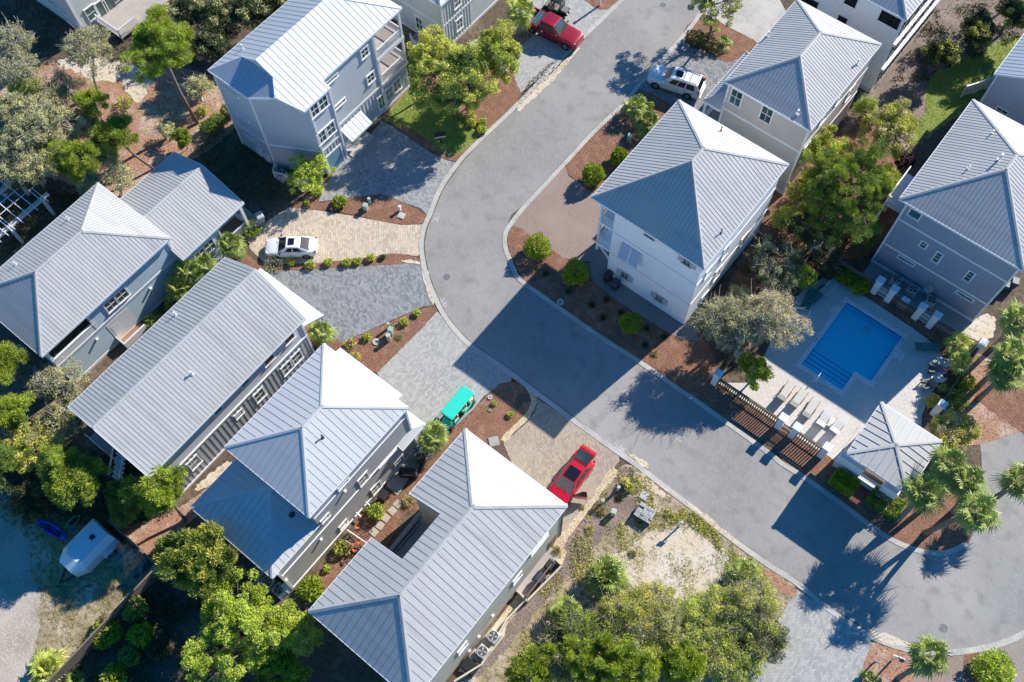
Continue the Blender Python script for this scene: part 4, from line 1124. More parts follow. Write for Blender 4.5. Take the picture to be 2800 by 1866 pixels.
# wing
WZ, RZ = 4.25, 5.95
ws = [[(-51.4, 14.75, RZ), (-47.15, 14.75, WZ), (-47.15, 21.72, WZ), (-51.4, 21.72, RZ)], [(-55.6, 14.75, WZ), (-51.4, 14.75, RZ), (-51.4, 21.72, RZ), (-55.6, 21.72, WZ)]]
roof(H, ws, .28, name='wing_roof')
walls(H, [(-55.3, 14.8), (-47.4, 14.8), (-47.4, 18.7), (-49.2, 18.7), (-49.2, 21.4), (-55.3, 21.4)], 0, 4.15, 'siding_blue', gables=[[(-55.3, 21.4, 4.15), (-47.4, 21.4, 4.15), (-51.4, 21.4, 5.8)]], name='wing_wall')
for x, y in ((1432, 775), (1495, 712)): winpx(H, 'x', -47.4, 1, 'D2', x, y, .9, 1.3)
band(H, 'x', -47.4, 1, 14.8, 18.7, .3, .3); corner(H, -47.4, 18.7, 0, 4.1)
MB().box(-49.199, 18.701, .5, -47.3, 21.5, .62).build("porch_floor", MT['deck_brown'], H)
post(H, -47.4, 21.35, 0, 4.1, .24); 
rail(H, (-47.4, 18.9, .62), (-47.4, 21.2, .62), gap=.14); rail(H, (-47.5, 21.4, .62), (-49.2, 21.4, .62), gap=.14)
for x, y in ((110, 258),): vent(H, fs, 'B1', x, y, .4)
vent(H, fs, 'D2', 490, 525, .4)
mb = MB()
for x, y in ((1072, 1012), (690, 1375)):
    vy, vz = on_x('D2', x, y, LX1); MB().box(LX1 + .001, vy - .1, vz - .1, LX1 + .22, vy + .1, vz + .1).build("wall_lamp", MT['white'], H)

# --- long gabled house
H = thing("house", "long pale grey gabled house with a white front porch roof, left of the slate drive", "house", (-38.6, 8.4, 0))
KX1 = -34.72
gs = [[(-38.66, .35, 9.5), (-34.3, .35, 6.7), (-34.3, 16.42, 6.7), (-38.66, 16.42, 9.5)], [(-43.0, .35, 6.7), (-38.66, .35, 9.5), (-38.66, 16.42, 9.5), (-43.0, 16.42, 6.7)]]
roof(H, gs, .30)
zb = 3.75
walls(H, rect(-42.6, .95, KX1, 16.1), 0, 6.65, 'siding_pale', gables=[[(-42.6, .95, 6.65), (KX1, .95, 6.65), (-38.66, .95, 9.3)], [(-42.6, 16.1, 6.65), (KX1, 16.1, 6.65), (-38.66, 16.1, 9.3)]])
walls(H, [(-42.62, .93), (KX1 + .02, .93), (KX1 + .02, 16.12), (-42.62, 16.12)], 0, zb, 'board', ribs=[('x', KX1 + .02, 1.1, 16.0, .3, zb, .46, 1)], name='wall')
band(H, 'x', KX1 + .02, 1, .93, 16.12, zb, .2, .09); band(H, 'x', KX1 + .02, 1, .93, 16.12, .12, .24, .08)
corner(H, KX1, .95, 0, 6.5); corner(H, KX1, 16.1, 0, 6.5)
for x, y, w, h in ((1165, 400, .85, 1.35), (1080, 490, .85, 1.35), (845, 722, .85, 1.35), (668, 885, .62, .62), (285, 1300, .85, 1.35)):
    winpx(H, 'x', KX1 + .02, 1, 'E3', x, y, w, h, gm='glass')
for x, y, w in ((1100, 238, .9), (925, 420, .9), (715, 605, .7), (480, 845, .7)):
    winpx(H, 'x', KX1, 1, 'E3', x, y, w, .75, grid=(1, 1), gm='glass_dark')
roof(H, [[(-41.7, 16.13, 4.3), (-35.3, 16.13, 4.3), (-34.95, 18.25, 3.6), (-41.9, 18.25, 3.6)]], .45, 'roof_white', .12, 'porch_roof')
MB().box(-41.7, 16.13, .35, -35.1, 18.0, .47).build("porch_floor", MT['deck_brown'], H)
for x in (-41.6, -38.4, -35.2): post(H, x, 17.95, 0, 3.5, .2)
vent(H, gs, 'E3', 270, 545, .45, .06); vent(H, gs, 'B1', 1212, 605, .45, .06)
mb = MB()                                                          # rear balcony stairs
for q in range(7): mb.box(-39.6 + q * .0, .35 - .28 * q, 3.4 - .42 * q, -38.6, .6 - .28 * q, 3.46 - .42 * q)
mb.bar((-39.65, .6, 4.2), (-39.65, -1.4, 1.3), .08, .1); mb.bar((-38.55, .6, 4.2), (-38.55, -1.4, 1.3), .08, .1)
mb.build("stair", MT['white'], H)
rail(H, (-41.8, -.3, 3.4), (-39.9, -.3, 3.4)); MB().box(-41.9, -.35, 3.25, -39.7, .92, 3.4).build("rear_balcony", MT['deck_wood'], H)
for q in (-41.8, -39.8): post(H, q, -.25, 0, 3.25, .15)

# --- grey stucco house with white and blue hips
H = thing("house", "grey stucco house with a white roof and lower rear hip, by the teal golf cart", "house", (-26.9, 9, 0))
NX1 = -22.9
fs = hip(-31.0, 5.15, -22.8, 15.4, 8.2, 10.15, (9.35, 11.3))
roof(H, fs, .50, 'roof_white')
lo = [[(-31.05, .68, 5.2), (-22.9, .68, 5.2), (-26.9, 5.25, 7.0)], [(-22.9, .68, 5.2), (-22.9, 5.6, 5.2), (-26.9, 5.6, 7.0), (-26.9, 5.25, 7.0)], [(-31.05, .68, 5.2), (-31.05, 5.6, 5.2), (-26.9, 5.6, 7.0), (-26.9, 5.25, 7.0)]]
roof(H, lo, .50, 'roof_white', name='rear_roof')
walls(H, rect(-30.7, 5.4, NX1, 15.15), 0, 8.12, 'stucco_grey')
walls(H, rect(-30.7, 1.15, NX1 - .002, 5.398), 0, 5.12, 'stucco_grey', name='rear_wall')
for z in (3.9, .18): band(H, 'x', NX1, 1, 1.15, 15.15, z, .16, .08)
band(H, 'x', NX1, 1, 5.4, 15.15, 6.95, .12, .06)
for x, y, w, h in ((740, 165, .8, 1.3), (827, 227, .8, 1.3), (985, 45, .8, 1.3), (600, 478, .62, .62), (475, 435, .62, .5), (600, 200, .9, .35)):
    winpx(H, 'x', NX1, 1, 'C2', x, y, w, h, grid=(2, 2) if h > .4 else (1, 1))
corner(H, NX1, 1.15, 0, 5.0); corner(H, NX1, 15.15, 0, 8.0)
roof(H, [[(-31.7, 15.152, 4.35), (-25.35, 15.152, 4.35), (-25.35, 16.9, 3.85), (-31.75, 16.9, 3.85)]], .5, 'roof_white', .12, 'porch_roof')
roof(H, [[(-25.3, 16.2, 3.75), (-22.4, 16.2, 3.75), (-23.6, 15.16, 4.2), (-25.3, 15.16, 4.2)], [(-22.4, 16.2, 3.75), (-22.4, 13.6, 3.75), (-22.88, 13.6, 4.0), (-22.88, 15.16, 4.2), (-23.6, 15.16, 4.2)]], .5, 'roof_white', .12, 'porch_roof')
post(H, -22.55, 16.0, 0, 3.6, .2); post(H, -25.2, 16.05, 0, 3.6, .2); post(H, -31.5, 16.7, 0, 3.7, .2)
MB().box(-31.6, 15.152, .1, -22.5, 16.3, .25).build("porch_floor", MT['deck_wood'], H)
vent(H, fs, 'B2', 460, 1450, .4, .05, 'navy'); vent(H, lo, 'C2', 247, 412, .12, .10, 'navy')
mb = MB()
for t, x, y in (('C2', 610, 245), ('C2', 445, 578), ('C2', 205, 858), ('E2', 615, 10)):
    vy, vz = on_x(t, x, y, NX1); MB().box(NX1 + .001, vy - .1, vz - .12, NX1 + .2, vy + .1, vz + .12).build("wall_lamp", MT['white'], H)
mb = MB()
for x, y in ((110, 800), (15, 955)):
    vy, vz = on_x('E2', x, y, NX1); MB().tube([(NX1, vy, .5), (NX1 + .5, vy, .5)], .06, 8).build("downspout", MT['white'], H)
for y in (12.0, ): mb = MB().tube([(NX1 + .1, 11.4, 3.8), (NX1 + .1, 15.0, 3.8)], .05, 6); mb.build("gutter", MT['white'], H)

# --- courtyard house, bottom centre
H = thing("house", "house with a large hipped roof cut by a square courtyard notch, at the bottom centre", "house", (-14.2, 8.7, 0))
QX1, e, rz = -9.78, 7.5, 9.9
xr = -14.18; k_ = (rz - e) / 4.56
nx = -15.77
def Lq(x): return rz - k_ * (xr - x)
A, B, C_, D = (-18.74, .58, e), (-9.62, .58, e), (-9.62, 16.86, e), (-18.74, 16.86, e)
r0, r1 = (xr, 4.95, rz), (xr, 12.3, rz)
notch = [D, r1, r0, A, (-18.74, 6.85, e), (nx, 6.85, Lq(nx)), (nx, 10.75, Lq(nx)), (-18.74, 10.75, e)]
fs = [[A, B, r0], [B, C_, r1, r0], [C_, D, r1], notch]
roof(H, fs, .50, 'roof', thick=.2, cap=.30)
fp = [(-18.5, .85), (QX1, .85), (QX1, 16.6), (-18.5, 16.6), (-18.5, 10.98), (nx + .15, 10.98), (nx + .15, 6.62), (-18.5, 6.62)]
walls(H, fp, 0, 7.38, 'concrete_wall')
MB().poly([(nx + .15, 6.62, 7.37), (nx + .15, 10.98, 7.37), (nx + .15, 10.98, 8.8), (nx + .15, 6.62, 8.8)]).build("wall_head", MT['concrete_wall'], H)
for x, y in ((850, 645), (367, 1262)): winpx(H, 'x', QX1, 1, 'E1', x, y, .75, 1.0, grid=(1, 1))
winpx(H, 'x', QX1, 1, 'E1', 1045, 350, 1.7, .45, grid=(1, 1)); 
dy, dz = on_x('E1', 1158, 335, QX1)
o = MB().box(QX1, dy - .45, .1, QX1 + .05, dy + .45, 2.2).build("door", MT['bronze'], H)
dk = MB().box(QX1 + .001, 11.2, .1, QX1 + 1.0, 15.4, .22).build("deck", MT['deck_wood'], H)
rail(H, (QX1 + 1.0, 11.2, .22), (QX1 + 1.0, 14.2, .22), m='bronze', gap=.25)
for x, y in ((805, 1030), (650, 1310)):
    wx_, wz_ = on_x('E2', x, y, nx + .15)
    win(H, 'x', nx + .15, -1, min(max(wx_, 7.3), 10.3), 1.5, .9, .9, fm='bronze', gm='glass_dark', grid=(1, 1))
rail(H, (-18.6, 7.0, .02), (-18.6, 10.7, .02), m='black', gap=.5)
corner(H, QX1, 16.6, 0, 7.3, .14, 'bronze')
for t, x, y in (('C2', 1325, 325), ('C2', 910, 822)): vent(H, fs, t, x, y, .5, .06)
mb = MB()
for x, y in ((508, 1157), (425, 1283), (630, 972)):
    vy, vz = on_x('E1', x, y, QX1); MB().box(QX1 + .001, vy - .1, vz - .1, QX1 + .18, vy + .1, vz + .1).build("wall_lamp", MT['white'], H)

# --- pool cabana
H = thing("cabana", "white open pool cabana with a low pyramid metal roof by the pool fence", "cabana", (6.15, 36, 0))
fs = hip(3.66, 33.5, 8.68, 38.6, 4.4, 4.8, (36.05, 36.05))
roof(H, fs, .60, 'roof_cabana', .14, ribw=.05, ribh=.055, cap=.26)
for x, y in ((4.2, 38.1), (8.2, 38.1)): post(H, x, y, 0, 4.3, .4, 'pillar', 'pillar')
MB().box(3.5, 34.0, 0, 5.5, 34.35, 2.3).build("wall", MT['pillar'], H)
MB().box(7.2, 33.95, 0, 8.45, 34.6, 2.3).build("wall", MT['pillar'], H)
for x in (3.8, 7.9): post(H, x + .3, 34.5, 0, 4.3, .35, 'pillar', 'pillar')
MB().box(5.502, 34.05, 0, 7.198, 34.3, .75).build("sill_wall", MT['pillar'], H)
rail(H, (5.55, 34.15, .75), (7.15, 34.15, .75), .75, gap=.12)
MB().box(3.5, 34.36, .02, 8.4, 38.3, .08).build("floor", MT['pool_deck'], H)
MB().box(5.4, 34.8, .08, 7.6, 35.6, 1.0).build("counter", MT['wood'], H)
mb = MB().box(3.75, 34.7, 1.0, 3.83, 37.2, 1.1); mb.box(3.75, 34.7, 1.9, 3.83, 37.2, 2.0)
for i in range(6): mb.bar((3.79, 34.7 + i * .42, 1.05), (3.79, 35.1 + i * .42, 1.95), .04, .04); mb.bar((3.79, 35.1 + i * .42, 1.05), (3.79, 34.7 + i * .42, 1.95), .04, .04)
mb.build("lattice_screen", MT['bronze'], H)

# --- white pergola at the left edge
H = thing("pergola", "white timber pergola over a teal seat at the left edge", "pergola", (-64, 8.5, 0))
for x in (-62.4, -65.9):
    for y in (4.7, 8.2, 11.8): post(H, x, y, 0, 2.4, .26)
    for d in (-.14, .14):
        MB().box(x + d - .035, 3.9, 2.4, x + d + .035, 12.5, 2.62).build("beam", MT['white'], H)
for y in (4.4, 5.2, 6.0, 6.8, 7.6, 8.1, 8.35, 9.2, 10.0, 10.8, 11.65, 11.95):
    MB().box(-66.8, y - .035, 2.622, -61.6, y + .035, 2.76).build("rafter", MT['white'], H)
for d in (-.8, .1, 1.0, 1.9):
    MB().box(-65.7 + d, 4.2, 2.763, -65.64 + d, 12.2, 2.80).build("lath", MT['white'], H)
# ------------------------------------------------------------------ trees, palms, shrubs
RNG = np.random.default_rng(11)


def unit(n):
    v = RNG.normal(size=(n, 3))
    return v / np.linalg.norm(v, axis=1)[:, None]


def nrmz(v): return v / np.maximum(np.linalg.norm(v, axis=1)[:, None], 1e-6)


def leaf_quads(C, L, S, A):
    """rhombic leaves: centre C, long axis L (unit), size S, aspect A"""
    n = len(C)
    s = nrmz(np.cross(L, unit(n)))
    V = np.empty((n, 4, 3))
    S = S[:, None]
    V[:, 0] = C - L * S; V[:, 2] = C + L * S
    V[:, 1] = C + s * S * A - L * S * .1; V[:, 3] = C - s * S * A - L * S * .1
    return V.reshape(-1, 3)


def quads_mesh(name, V, m):
    n = len(V) // 4
    me = bpy.data.meshes.new(name)
    me.vertices.add(len(V)); me.vertices.foreach_set("co", V.astype(np.float32).ravel())
    me.loops.add(n * 4); me.loops.foreach_set("vertex_index", np.arange(n * 4, dtype=np.int32))
    me.polygons.add(n); me.polygons.foreach_set("loop_start", np.arange(0, n * 4, 4, dtype=np.int32))
    me.polygons.foreach_set("loop_total", np.full(n, 4, dtype=np.int32))
    me.materials.append(MT[m])
    me.update(calc_edges=True)
    return me


def mesh_child(name, me, parent):
    o = bpy.data.objects.new(name, me); COL.objects.link(o); o.parent = parent
    return o


def crown_points(n, rx, ry, rz, style, r):
    """centres of leaf clumps spread through an uneven crown"""
    out = []
    ph = r.uniform(0, 6.28, 6)
    while len(out) < n:
        d = r.normal(size=3); d /= np.linalg.norm(d)
        if d[2] < -.45: continue
        az = math.atan2(d[1], d[0])
        f = .80 + .17 * math.sin(2 * az + ph[0]) * (1 - abs(d[2])) + .12 * math.sin(3 * az + ph[1]) + .10 * math.sin(5 * az + 3 * d[2] + ph[2])
        u = r.uniform(.25, 1) ** .5
        p = d * u * f
        if style == 'pine': p[2] = p[2] * (.9) + r.uniform(-.1, .25)
        q = np.array([p[0] * rx, p[1] * ry, p[2] * rz])
        if out and min(np.linalg.norm((q - o_) / np.array([1, 1, .8])) for o_ in out) < .30 * min(rx, rz) * (14 / n) ** .5: 
            if r.uniform() < .8: continue
        out.append(q)
    return out


def tree(name, label, cat, crown, rx, rz, base=None, ry=None, clumps=60, leaves=130, cr=.55, leaf=.13, aspect=.5, m='olive', style='round', bark='bark', tr=.14, twigs=1, group=None, seed=0, second=None, flat=.8, sec_frac=.3):
    rx *= 1.13; ry = ry * 1.13 if ry else rx; rz *= 1.06
    clumps, cr, leaves = int(clumps * 1.7), cr * .74, int(leaves * .72)
    r = np.random.default_rng(1000 + seed)
    c = crown if isinstance(crown, Vector) else G(*crown)
    b = Vector((c.x, c.y, 0)) if base is None else (base if isinstance(base, Vector) else G(*base))
    o = thing(name, label, cat, (b.x, b.y, 0), 0, group)
    cc = np.array(c - b)
    pts = crown_points(clumps, rx, ry, rz, style, r)
    # wood
    tb = MB()
    fork = cc + np.array([0, 0, -rz * .55])
    fork[2] = max(fork[2], .25 * cc[2])
    mid = fork * .5 + np.append(r.uniform(-.25, .25, 2), 0)
    top = cc + np.array([0, 0, rz * .45])
    tb.tube([(0, 0, -.1), mid, fork] + ([top] if style == 'pine' else []), [tr, tr * .85, tr * .68] + ([tr * .2] if style == 'pine' else []), 7)
    nl = 7
    prim = []
    order = sorted(range(len(pts)), key=lambda i: math.atan2(pts[i][1], pts[i][0]))
    groups = [order[i::1][int(len(order) * k / nl):int(len(order) * (k + 1) / nl)] for i in (0,) for k in range(nl)]
    for k in range(nl):
        gi = groups[k]
        if not gi: continue
        m_ = np.mean([pts[i] for i in gi], axis=0) * .62
        e = cc + m_
        st = fork if style != 'pine' else fork + (top - fork) * (k / nl) * .8
        mp = st * .5 + e * .5 + np.append(r.uniform(-.15, .15, 2) * rx, .1 * rz)
        tb.tube([st, mp, e], [tr * .5, tr * .36, tr * .2], 5)
        if twigs:
            for i in gi:
                q = cc + pts[i]
                mq = (e + q) / 2 + r.uniform(-.12, .12, 3) * rx
                kt = 1.35 if bark == 'bark_pale' else 1; tb.tube([e, mq, q], [tr * .22 * kt, tr * .15 * kt, tr * .08 * kt], 4, cap=False)
                if twigs > 1:
                    for _ in range(twigs + 1):
                        dv = r.normal(size=3) * cr * 1.0
                        dv[2] = abs(dv[2]) * .8
                        tb.tube([mq * .4 + q * .6, q + dv * .6, q + dv * 1.2], [tr * .10 * kt, tr * .08 * kt, tr * .045 * kt], 3, cap=False)
    tk = tb.build("trunk", MT[bark], o, world=False, smooth=True)
    # leaves
    mats = [(m, 1.0 if not second else 1 - sec_frac)] + ([(second, sec_frac)] if second else [])
    idx = list(range(len(pts))); r.shuffle(idx)
    at = 0
    for mm, fr in mats:
        k = int(round(len(idx) * fr)); sel = idx[at:at + k] if fr < 1 else idx; at += k
        if not sel: continue
        P = []; L = []; Sz = []
        for i in sel:
            n = int(leaves * 1.7 * r.uniform(.6, 1.35)); R1 = cr * r.uniform(.7, 1.3)
            d = unit(n); u = RNG.uniform(.15, 1, n) ** .5
            q = d * (u * R1)[:, None] * np.array([1, 1, flat])
            P.append(q + pts[i] + cc)
            if style == 'pine':
                L.append(nrmz(d + np.array([0, 0, .55]) + .35 * RNG.normal(size=(n, 3))))
            else:
                L.append(nrmz(RNG.normal(size=(n, 3)) * np.array([1, 1, .55])))
            Sz.append(RNG.uniform(.65, 1.3, n) * leaf * .80)
        V = leaf_quads(np.concatenate(P), np.concatenate(L), np.concatenate(Sz), aspect)
        mesh_child("crown", quads_mesh("crown", V, mm), o)
    return o


def bush(name, label, cat, base, rx, h, n=2600, leaf=.075, m='bushg', group=None, ry=None, box=False, stem=True, seed=0, rot=0):
    """dense clipped or mounded shrub with leaves near its surface"""
    b = base if isinstance(base, Vector) else G(*base)
    ry = ry or rx
    o = thing(name, label, cat, (b.x, b.y, 0), rot, group)
    r = np.random.default_rng(3000 + seed)
    if box:
        f = RNG.uniform(-1, 1, (n, 3)); ax = RNG.integers(0, 3, n)
        sg = np.where(RNG.uniform(size=n) < .5, -1, 1)
        u = RNG.uniform(.82, 1.03, n)
        for k in range(3): f[ax == k, k] = (sg * u)[ax == k]
        C = f * np.array([rx, ry, h / 2]) + np.array([0, 0, h / 2])
        C[:, 2] = np.maximum(C[:, 2], .05)
        d = nrmz(f)
    else:
        d = unit(n)
        az = np.arctan2(d[:, 1], d[:, 0]); ph = r.uniform(0, 6.28, 4)
        w = 1 + .07 * np.sin(3 * az + ph[0]) + .06 * np.sin(5 * az + 4 * d[:, 2] + ph[1]) + .05 * np.sin(9 * az + 7 * d[:, 2] + ph[2])
        u = RNG.uniform(.70, 1.04, n) * w
        C = d * u[:, None] * np.array([rx, ry, h / 2]) + np.array([0, 0, h / 2 + .02])
    L = nrmz(d * .6 + RNG.normal(size=(n, 3)) * .7)
    V = leaf_quads(C, L, RNG.uniform(.7, 1.3, n) * leaf, .55)
    mesh_child("foliage", quads_mesh("foliage", V, m), o)
    if stem:
        tb = MB()
        for a in range(5):
            t = a * 1.256 + seed
            tb.tube([(0, 0, -.05), (.3 * rx * math.cos(t), .3 * ry * math.sin(t), h * .4), (.62 * rx * math.cos(t), .62 * ry * math.sin(t), h * .72)], [.05, .035, .015], 5)
        tb.build("stem", MT['bark'], o, world=False)
    return o


FAN = {}


def fan_mesh(key, fronds, Rr, m, droop, seed, skirt=0):
    """a palm head of costapalmate fans, as one mesh per head"""
    r = np.random.default_rng(seed)
    Q = []
    for i in range(fronds):
        az = i * 2.39996 + r.uniform(-.25, .25)
        u = (i + .5) / fronds
        el = R_(80) - u * R_(80 + droop) + r.uniform(-.12, .12)
        d = np.array([math.cos(az) * math.cos(el), math.sin(az) * math.cos(el), math.sin(el)])
        side = np.array([-math.sin(az), math.cos(az), 0.])
        Rf = Rr * r.uniform(.72, 1.12); pl = Rf * r.uniform(.40, .60)
        hub = d * pl + np.array([0, 0, -.06 * pl])
        w = .022
        Q += [-side * w, side * w, hub + side * w * .6, hub - side * w * .6]
        up = np.cross(d, side)
        k = 16
        for j in range(k):
            t = (j - (k - 1) / 2) / ((k - 1) / 2)
            a = t * R_(112)
            ld = d * math.cos(a) + side * math.sin(a)
            ln = Rf * .62 * (1 - .34 * abs(t)) * r.uniform(.72, 1.1)
            fold = -up * (.16 * abs(t))
            m1 = hub + (ld + fold * .4) * ln * .55
            tip = hub + (ld + fold) * ln + np.array([0, 0, -.20 * ln - .30 * ln * r.uniform()])
            ws = np.cross(ld, up); ws /= np.linalg.norm(ws)
            wd = .046 * Rr / 1.5
            Q += [hub - ws * .010, hub + ws * .010, m1 + ws * wd, m1 - ws * wd]
            Q += [m1 - ws * wd, m1 + ws * wd, tip + ws * .006, tip - ws * .006]
    return quads_mesh("fronds", np.array(Q), m)


def palm(name, label, cat, crown, base=None, fronds=26, Rr=1.6, m='palm', droop=45, tr=.17, seed=0, group=None, dry=0):
    c = crown if isinstance(crown, Vector) else G(*crown)
    b = Vector((c.x, c.y, 0)) if base is None else (base if isinstance(base, Vector) else G(*base))
    o = thing(name, label, cat, (b.x, b.y, 0), 0, group)
    h = c - b; h.z = c.z
    if h.z > .5:
        tb = MB()
        mid = Vector((h.x * .35, h.y * .35, h.z * .5))
        tb.tube([(0, 0, -.1), mid * .5, mid, (mid + h) / 2 + Vector((0, 0, 0)), h], [tr * 1.25, tr, tr * .95, tr, tr * 1.1], 9)
        tb.build("trunk", MT['bark_palm'], o, world=False, smooth=True)
    f = mesh_child("fronds", fan_mesh(name, fronds, Rr, m, droop, 500 + seed), o)
    f.location = h if h.z > .5 else (0, 0, .12)
    if dry:
        f2 = mesh_child("dead_fronds", fan_mesh(name, dry, Rr * .8, 'palm_dry', 100, 900 + seed), o)
        f2.location = h - Vector((0, 0, .25))
        f2['label'] = "dry brown hanging fronds"
    return o


def grass(name, label, cat, base, Rr=.5, n=220, m='dry_grass', group=None, seed=0):
    b = base if isinstance(base, Vector) else G(*base)
    d = unit(n); d[:, 2] = np.abs(d[:, 2]) * .9 + .25; d = nrmz(d)
    L = RNG.uniform(.6, 1.1, n) * Rr
    s = nrmz(np.cross(d, unit(n))) * .014
    st = RNG.normal(size=(n, 3)) * .06 * np.array([1, 1, 0])
    m1 = st + d * (L * .6)[:, None]; tip = st + d * L[:, None] + np.array([0, 0, -1]) * (L * .22)[:, None]
    V = np.stack([st - s, st + s, m1 + s, m1 - s, m1 - s, m1 + s, tip + s * .2, tip - s * .2], 1).reshape(-1, 3)
    me = quads_mesh(name, V, m)
    o = bpy.data.objects.new(name, me); COL.objects.link(o)
    o.location = (b.x, b.y, 0)
    return setp(o, label, cat, group)


def inside(poly, X, Y):
    c = np.zeros(len(X), bool)
    n = len(poly)
    for i in range(n):
        x0, y0 = poly[i]; x1, y1 = poly[(i + 1) % n]
        if y0 == y1: continue
        k = ((y0 > Y) != (y1 > Y)) & (X < (x1 - x0) * (Y - y0) / (y1 - y0) + x0)
        c ^= k
    return c


def scatter(name, poly, n, leaf, h, m, label, cat, aspect=.35, up=.8, clumpy=0, avoid=()):
    """uncountable ground cover: one stuff object of loose blades and leaves"""
    P = [W2(p) for p in poly]
    xs, ys = [p[0] for p in P], [p[1] for p in P]
    X = RNG.uniform(min(xs), max(xs), n * 3); Y = RNG.uniform(min(ys), max(ys), n * 3)
    if clumpy:
        k = np.sin(X * 1.3 + 2 * np.sin(Y * .7)) + np.sin(Y * 1.7 + 1.5 * np.sin(X * .9)) + .6 * np.sin(X * 4.1 + Y * 3.3)
        ok = k + RNG.normal(size=len(X)) * .5 > clumpy
        X, Y = X[ok], Y[ok]
    ok = inside(P, X, Y)
    for a in avoid: ok &= ~inside([W2(p) for p in a], X, Y)
    X, Y = X[ok][:n], Y[ok][:n]
    n = len(X)
    C = np.stack([X, Y, RNG.uniform(.01, 1, n) ** 2 * h + .02], 1)
    L = nrmz(RNG.normal(size=(n, 3)) + np.array([0, 0, up]))
    V = leaf_quads(C, L, RNG.uniform(.5, 1.4, n) * leaf, aspect)
    me = quads_mesh(name, V, m)
    o = bpy.data.objects.new(name, me); COL.objects.link(o)
    return setp(o, label, cat, None, 'stuff')


# ---- upper left yard
PINE = dict(style='pine', leaf=.17, aspect=.16, cr=.62, flat=.7, leaves=210)
OAK = dict(leaf=.085, aspect=.5, cr=.55, leaves=150, bark='bark_pale', twigs=2)
tree("pine_tree", "tall yellow green pine with a long bare leaning trunk in the pine straw yard", "tree", ('M', 368, 112, 9.0), 3.1, 2.6, base=('A1', 1362, 852), clumps=85, m='pine', tr=.19, seed=1, **PINE)
tree("oak_tree", "thin grey green oak with a forked dark trunk, on the edge of the white sand", "tree", ('M', 205, 112, 4.6), 2.6, 1.5, base=('A1', 672, 650), clumps=60, m='oak_grey', seed=2, **{**OAK, 'leaves': 95})
tree("oak_tree", "sparse pale oak with bare white limbs, topmost on the left edge", "tree", ('M', 25, 95, 4.5), 2.3, 1.6, base=('A1', 270, 565), clumps=40, m='oak_grey', seed=3, **{**OAK, 'leaves': 45, 'twigs': 3})
tree("oak_tree", "sparse pale oak with a bare leaning white trunk, second down the left edge", "tree", ('M', 40, 160, 4.2), 2.2, 1.4, base=('A1', 205, 555), clumps=36, m='oak_grey', seed=4, **{**OAK, 'leaves': 50, 'twigs': 3})
tree("oak_tree", "big spreading grey oak, widest crown above the white pergola", "tree", ('M', 95, 292, 4.0), 3.7, 1.7, clumps=110, m='oak_grey', tr=.18, seed=5, **OAK)
tree("oak_tree", "grey oak with whitish twigs on the left edge, below the bare limbs", "tree", ('M', 25, 262, 4.0), 2.4, 1.5, clumps=60, m='oak_grey', seed=6, **OAK)
tree("oak_tree", "grey green oak just above the white pergola", "tree", ('M', 65, 385, 3.6), 2.6, 1.4, clumps=65, m='oak_grey', seed=7, second='oak_dark', **OAK)
tree("oak_tree", "low pale oak on the straw between the sand and the spreading grey oak", "tree", ('M', 150, 200, 2.4), 1.9, .9, clumps=34, m='oak_grey', seed=8, **{**OAK, 'leaves': 80})
tree("pine_tree", "bright green pine beside the spreading grey oak, nearest the leaning shadow stripes", "tree", ('M', 262, 308, 5.2), 1.7, 1.5, base=('A1', 1062, 1165), clumps=34, m='pine', tr=.12, seed=9, **PINE)
tree("pine_tree", "bright green pine with a forked grey trunk, behind the pale blue house roof apex", "tree", ('M', 175, 368, 5.6), 2.0, 1.7, base=('A1', 725, 1280), clumps=44, m='pine', tr=.14, seed=10, **PINE)
tree("pine_tree", "small bright green pine top between the sand and the spreading oak", "tree", ('M', 215, 238, 4.2), 1.3, 1.1, clumps=22, m='pine', tr=.10, seed=11, **PINE)
tree("oak_tree", "thin pale oak behind the valley of the pale blue house roof", "tree", ('M', 270, 405, 2.8), 1.6, 1.0, base=('A1', 830, 1350), clumps=28, m='oak_grey', seed=12, **{**OAK, 'leaves': 60, 'twigs': 3})
tree("oak_tree", "small grey oak on the straw left of the shaded hip of the tall grey house", "tree", ('M', 455, 203, 2.2), 1.25, .9, clumps=26, m='oak_grey', seed=13, **{**OAK, 'leaves': 90})
tree("pine_tree", "low young pine beside the long trunk shadow above the wing roof", "tree", ('M', 420, 318, 1.5), .85, .75, clumps=16, m='pine', tr=.07, seed=14, **{**PINE, 'cr': .4})
tree("oak_tree", "low pale bush oak left of the young pine above the wing roof", "tree", ('M', 388, 300, 1.2), .85, .6, clumps=14, m='oak_grey', tr=.06, seed=15, **{**OAK, 'cr': .4, 'leaves': 80})
for i, (x, y, r_, lab) in enumerate(((1440, 885, .75, "dark green shrub by the corner of the tall grey house, nearest the trunk shadow"), (1500, 845, .8, "dark green shrub by the tall grey house corner, middle of the row of three"), (1572, 775, .7, "dark green shrub by the corner of the tall grey house, closest to its wall"))):
    bush("shrub", lab, "shrub", ('A1', x, y, .4), r_, 1.2, 900, .09, 'pine_dark', "shrubs along the tall grey house", seed=i)
bush("shrub", "small olive shrub on the straw right of the white sand", "shrub", ('A1', 860, 712, .3), .8, .8, 500, .08, 'olive', seed=20)
bush("shrub", "yellow green sprout between the straw and the long pine trunk", "shrub", ('A1', 1395, 765, .3), .55, .7, 260, .09, 'lime', seed=21)
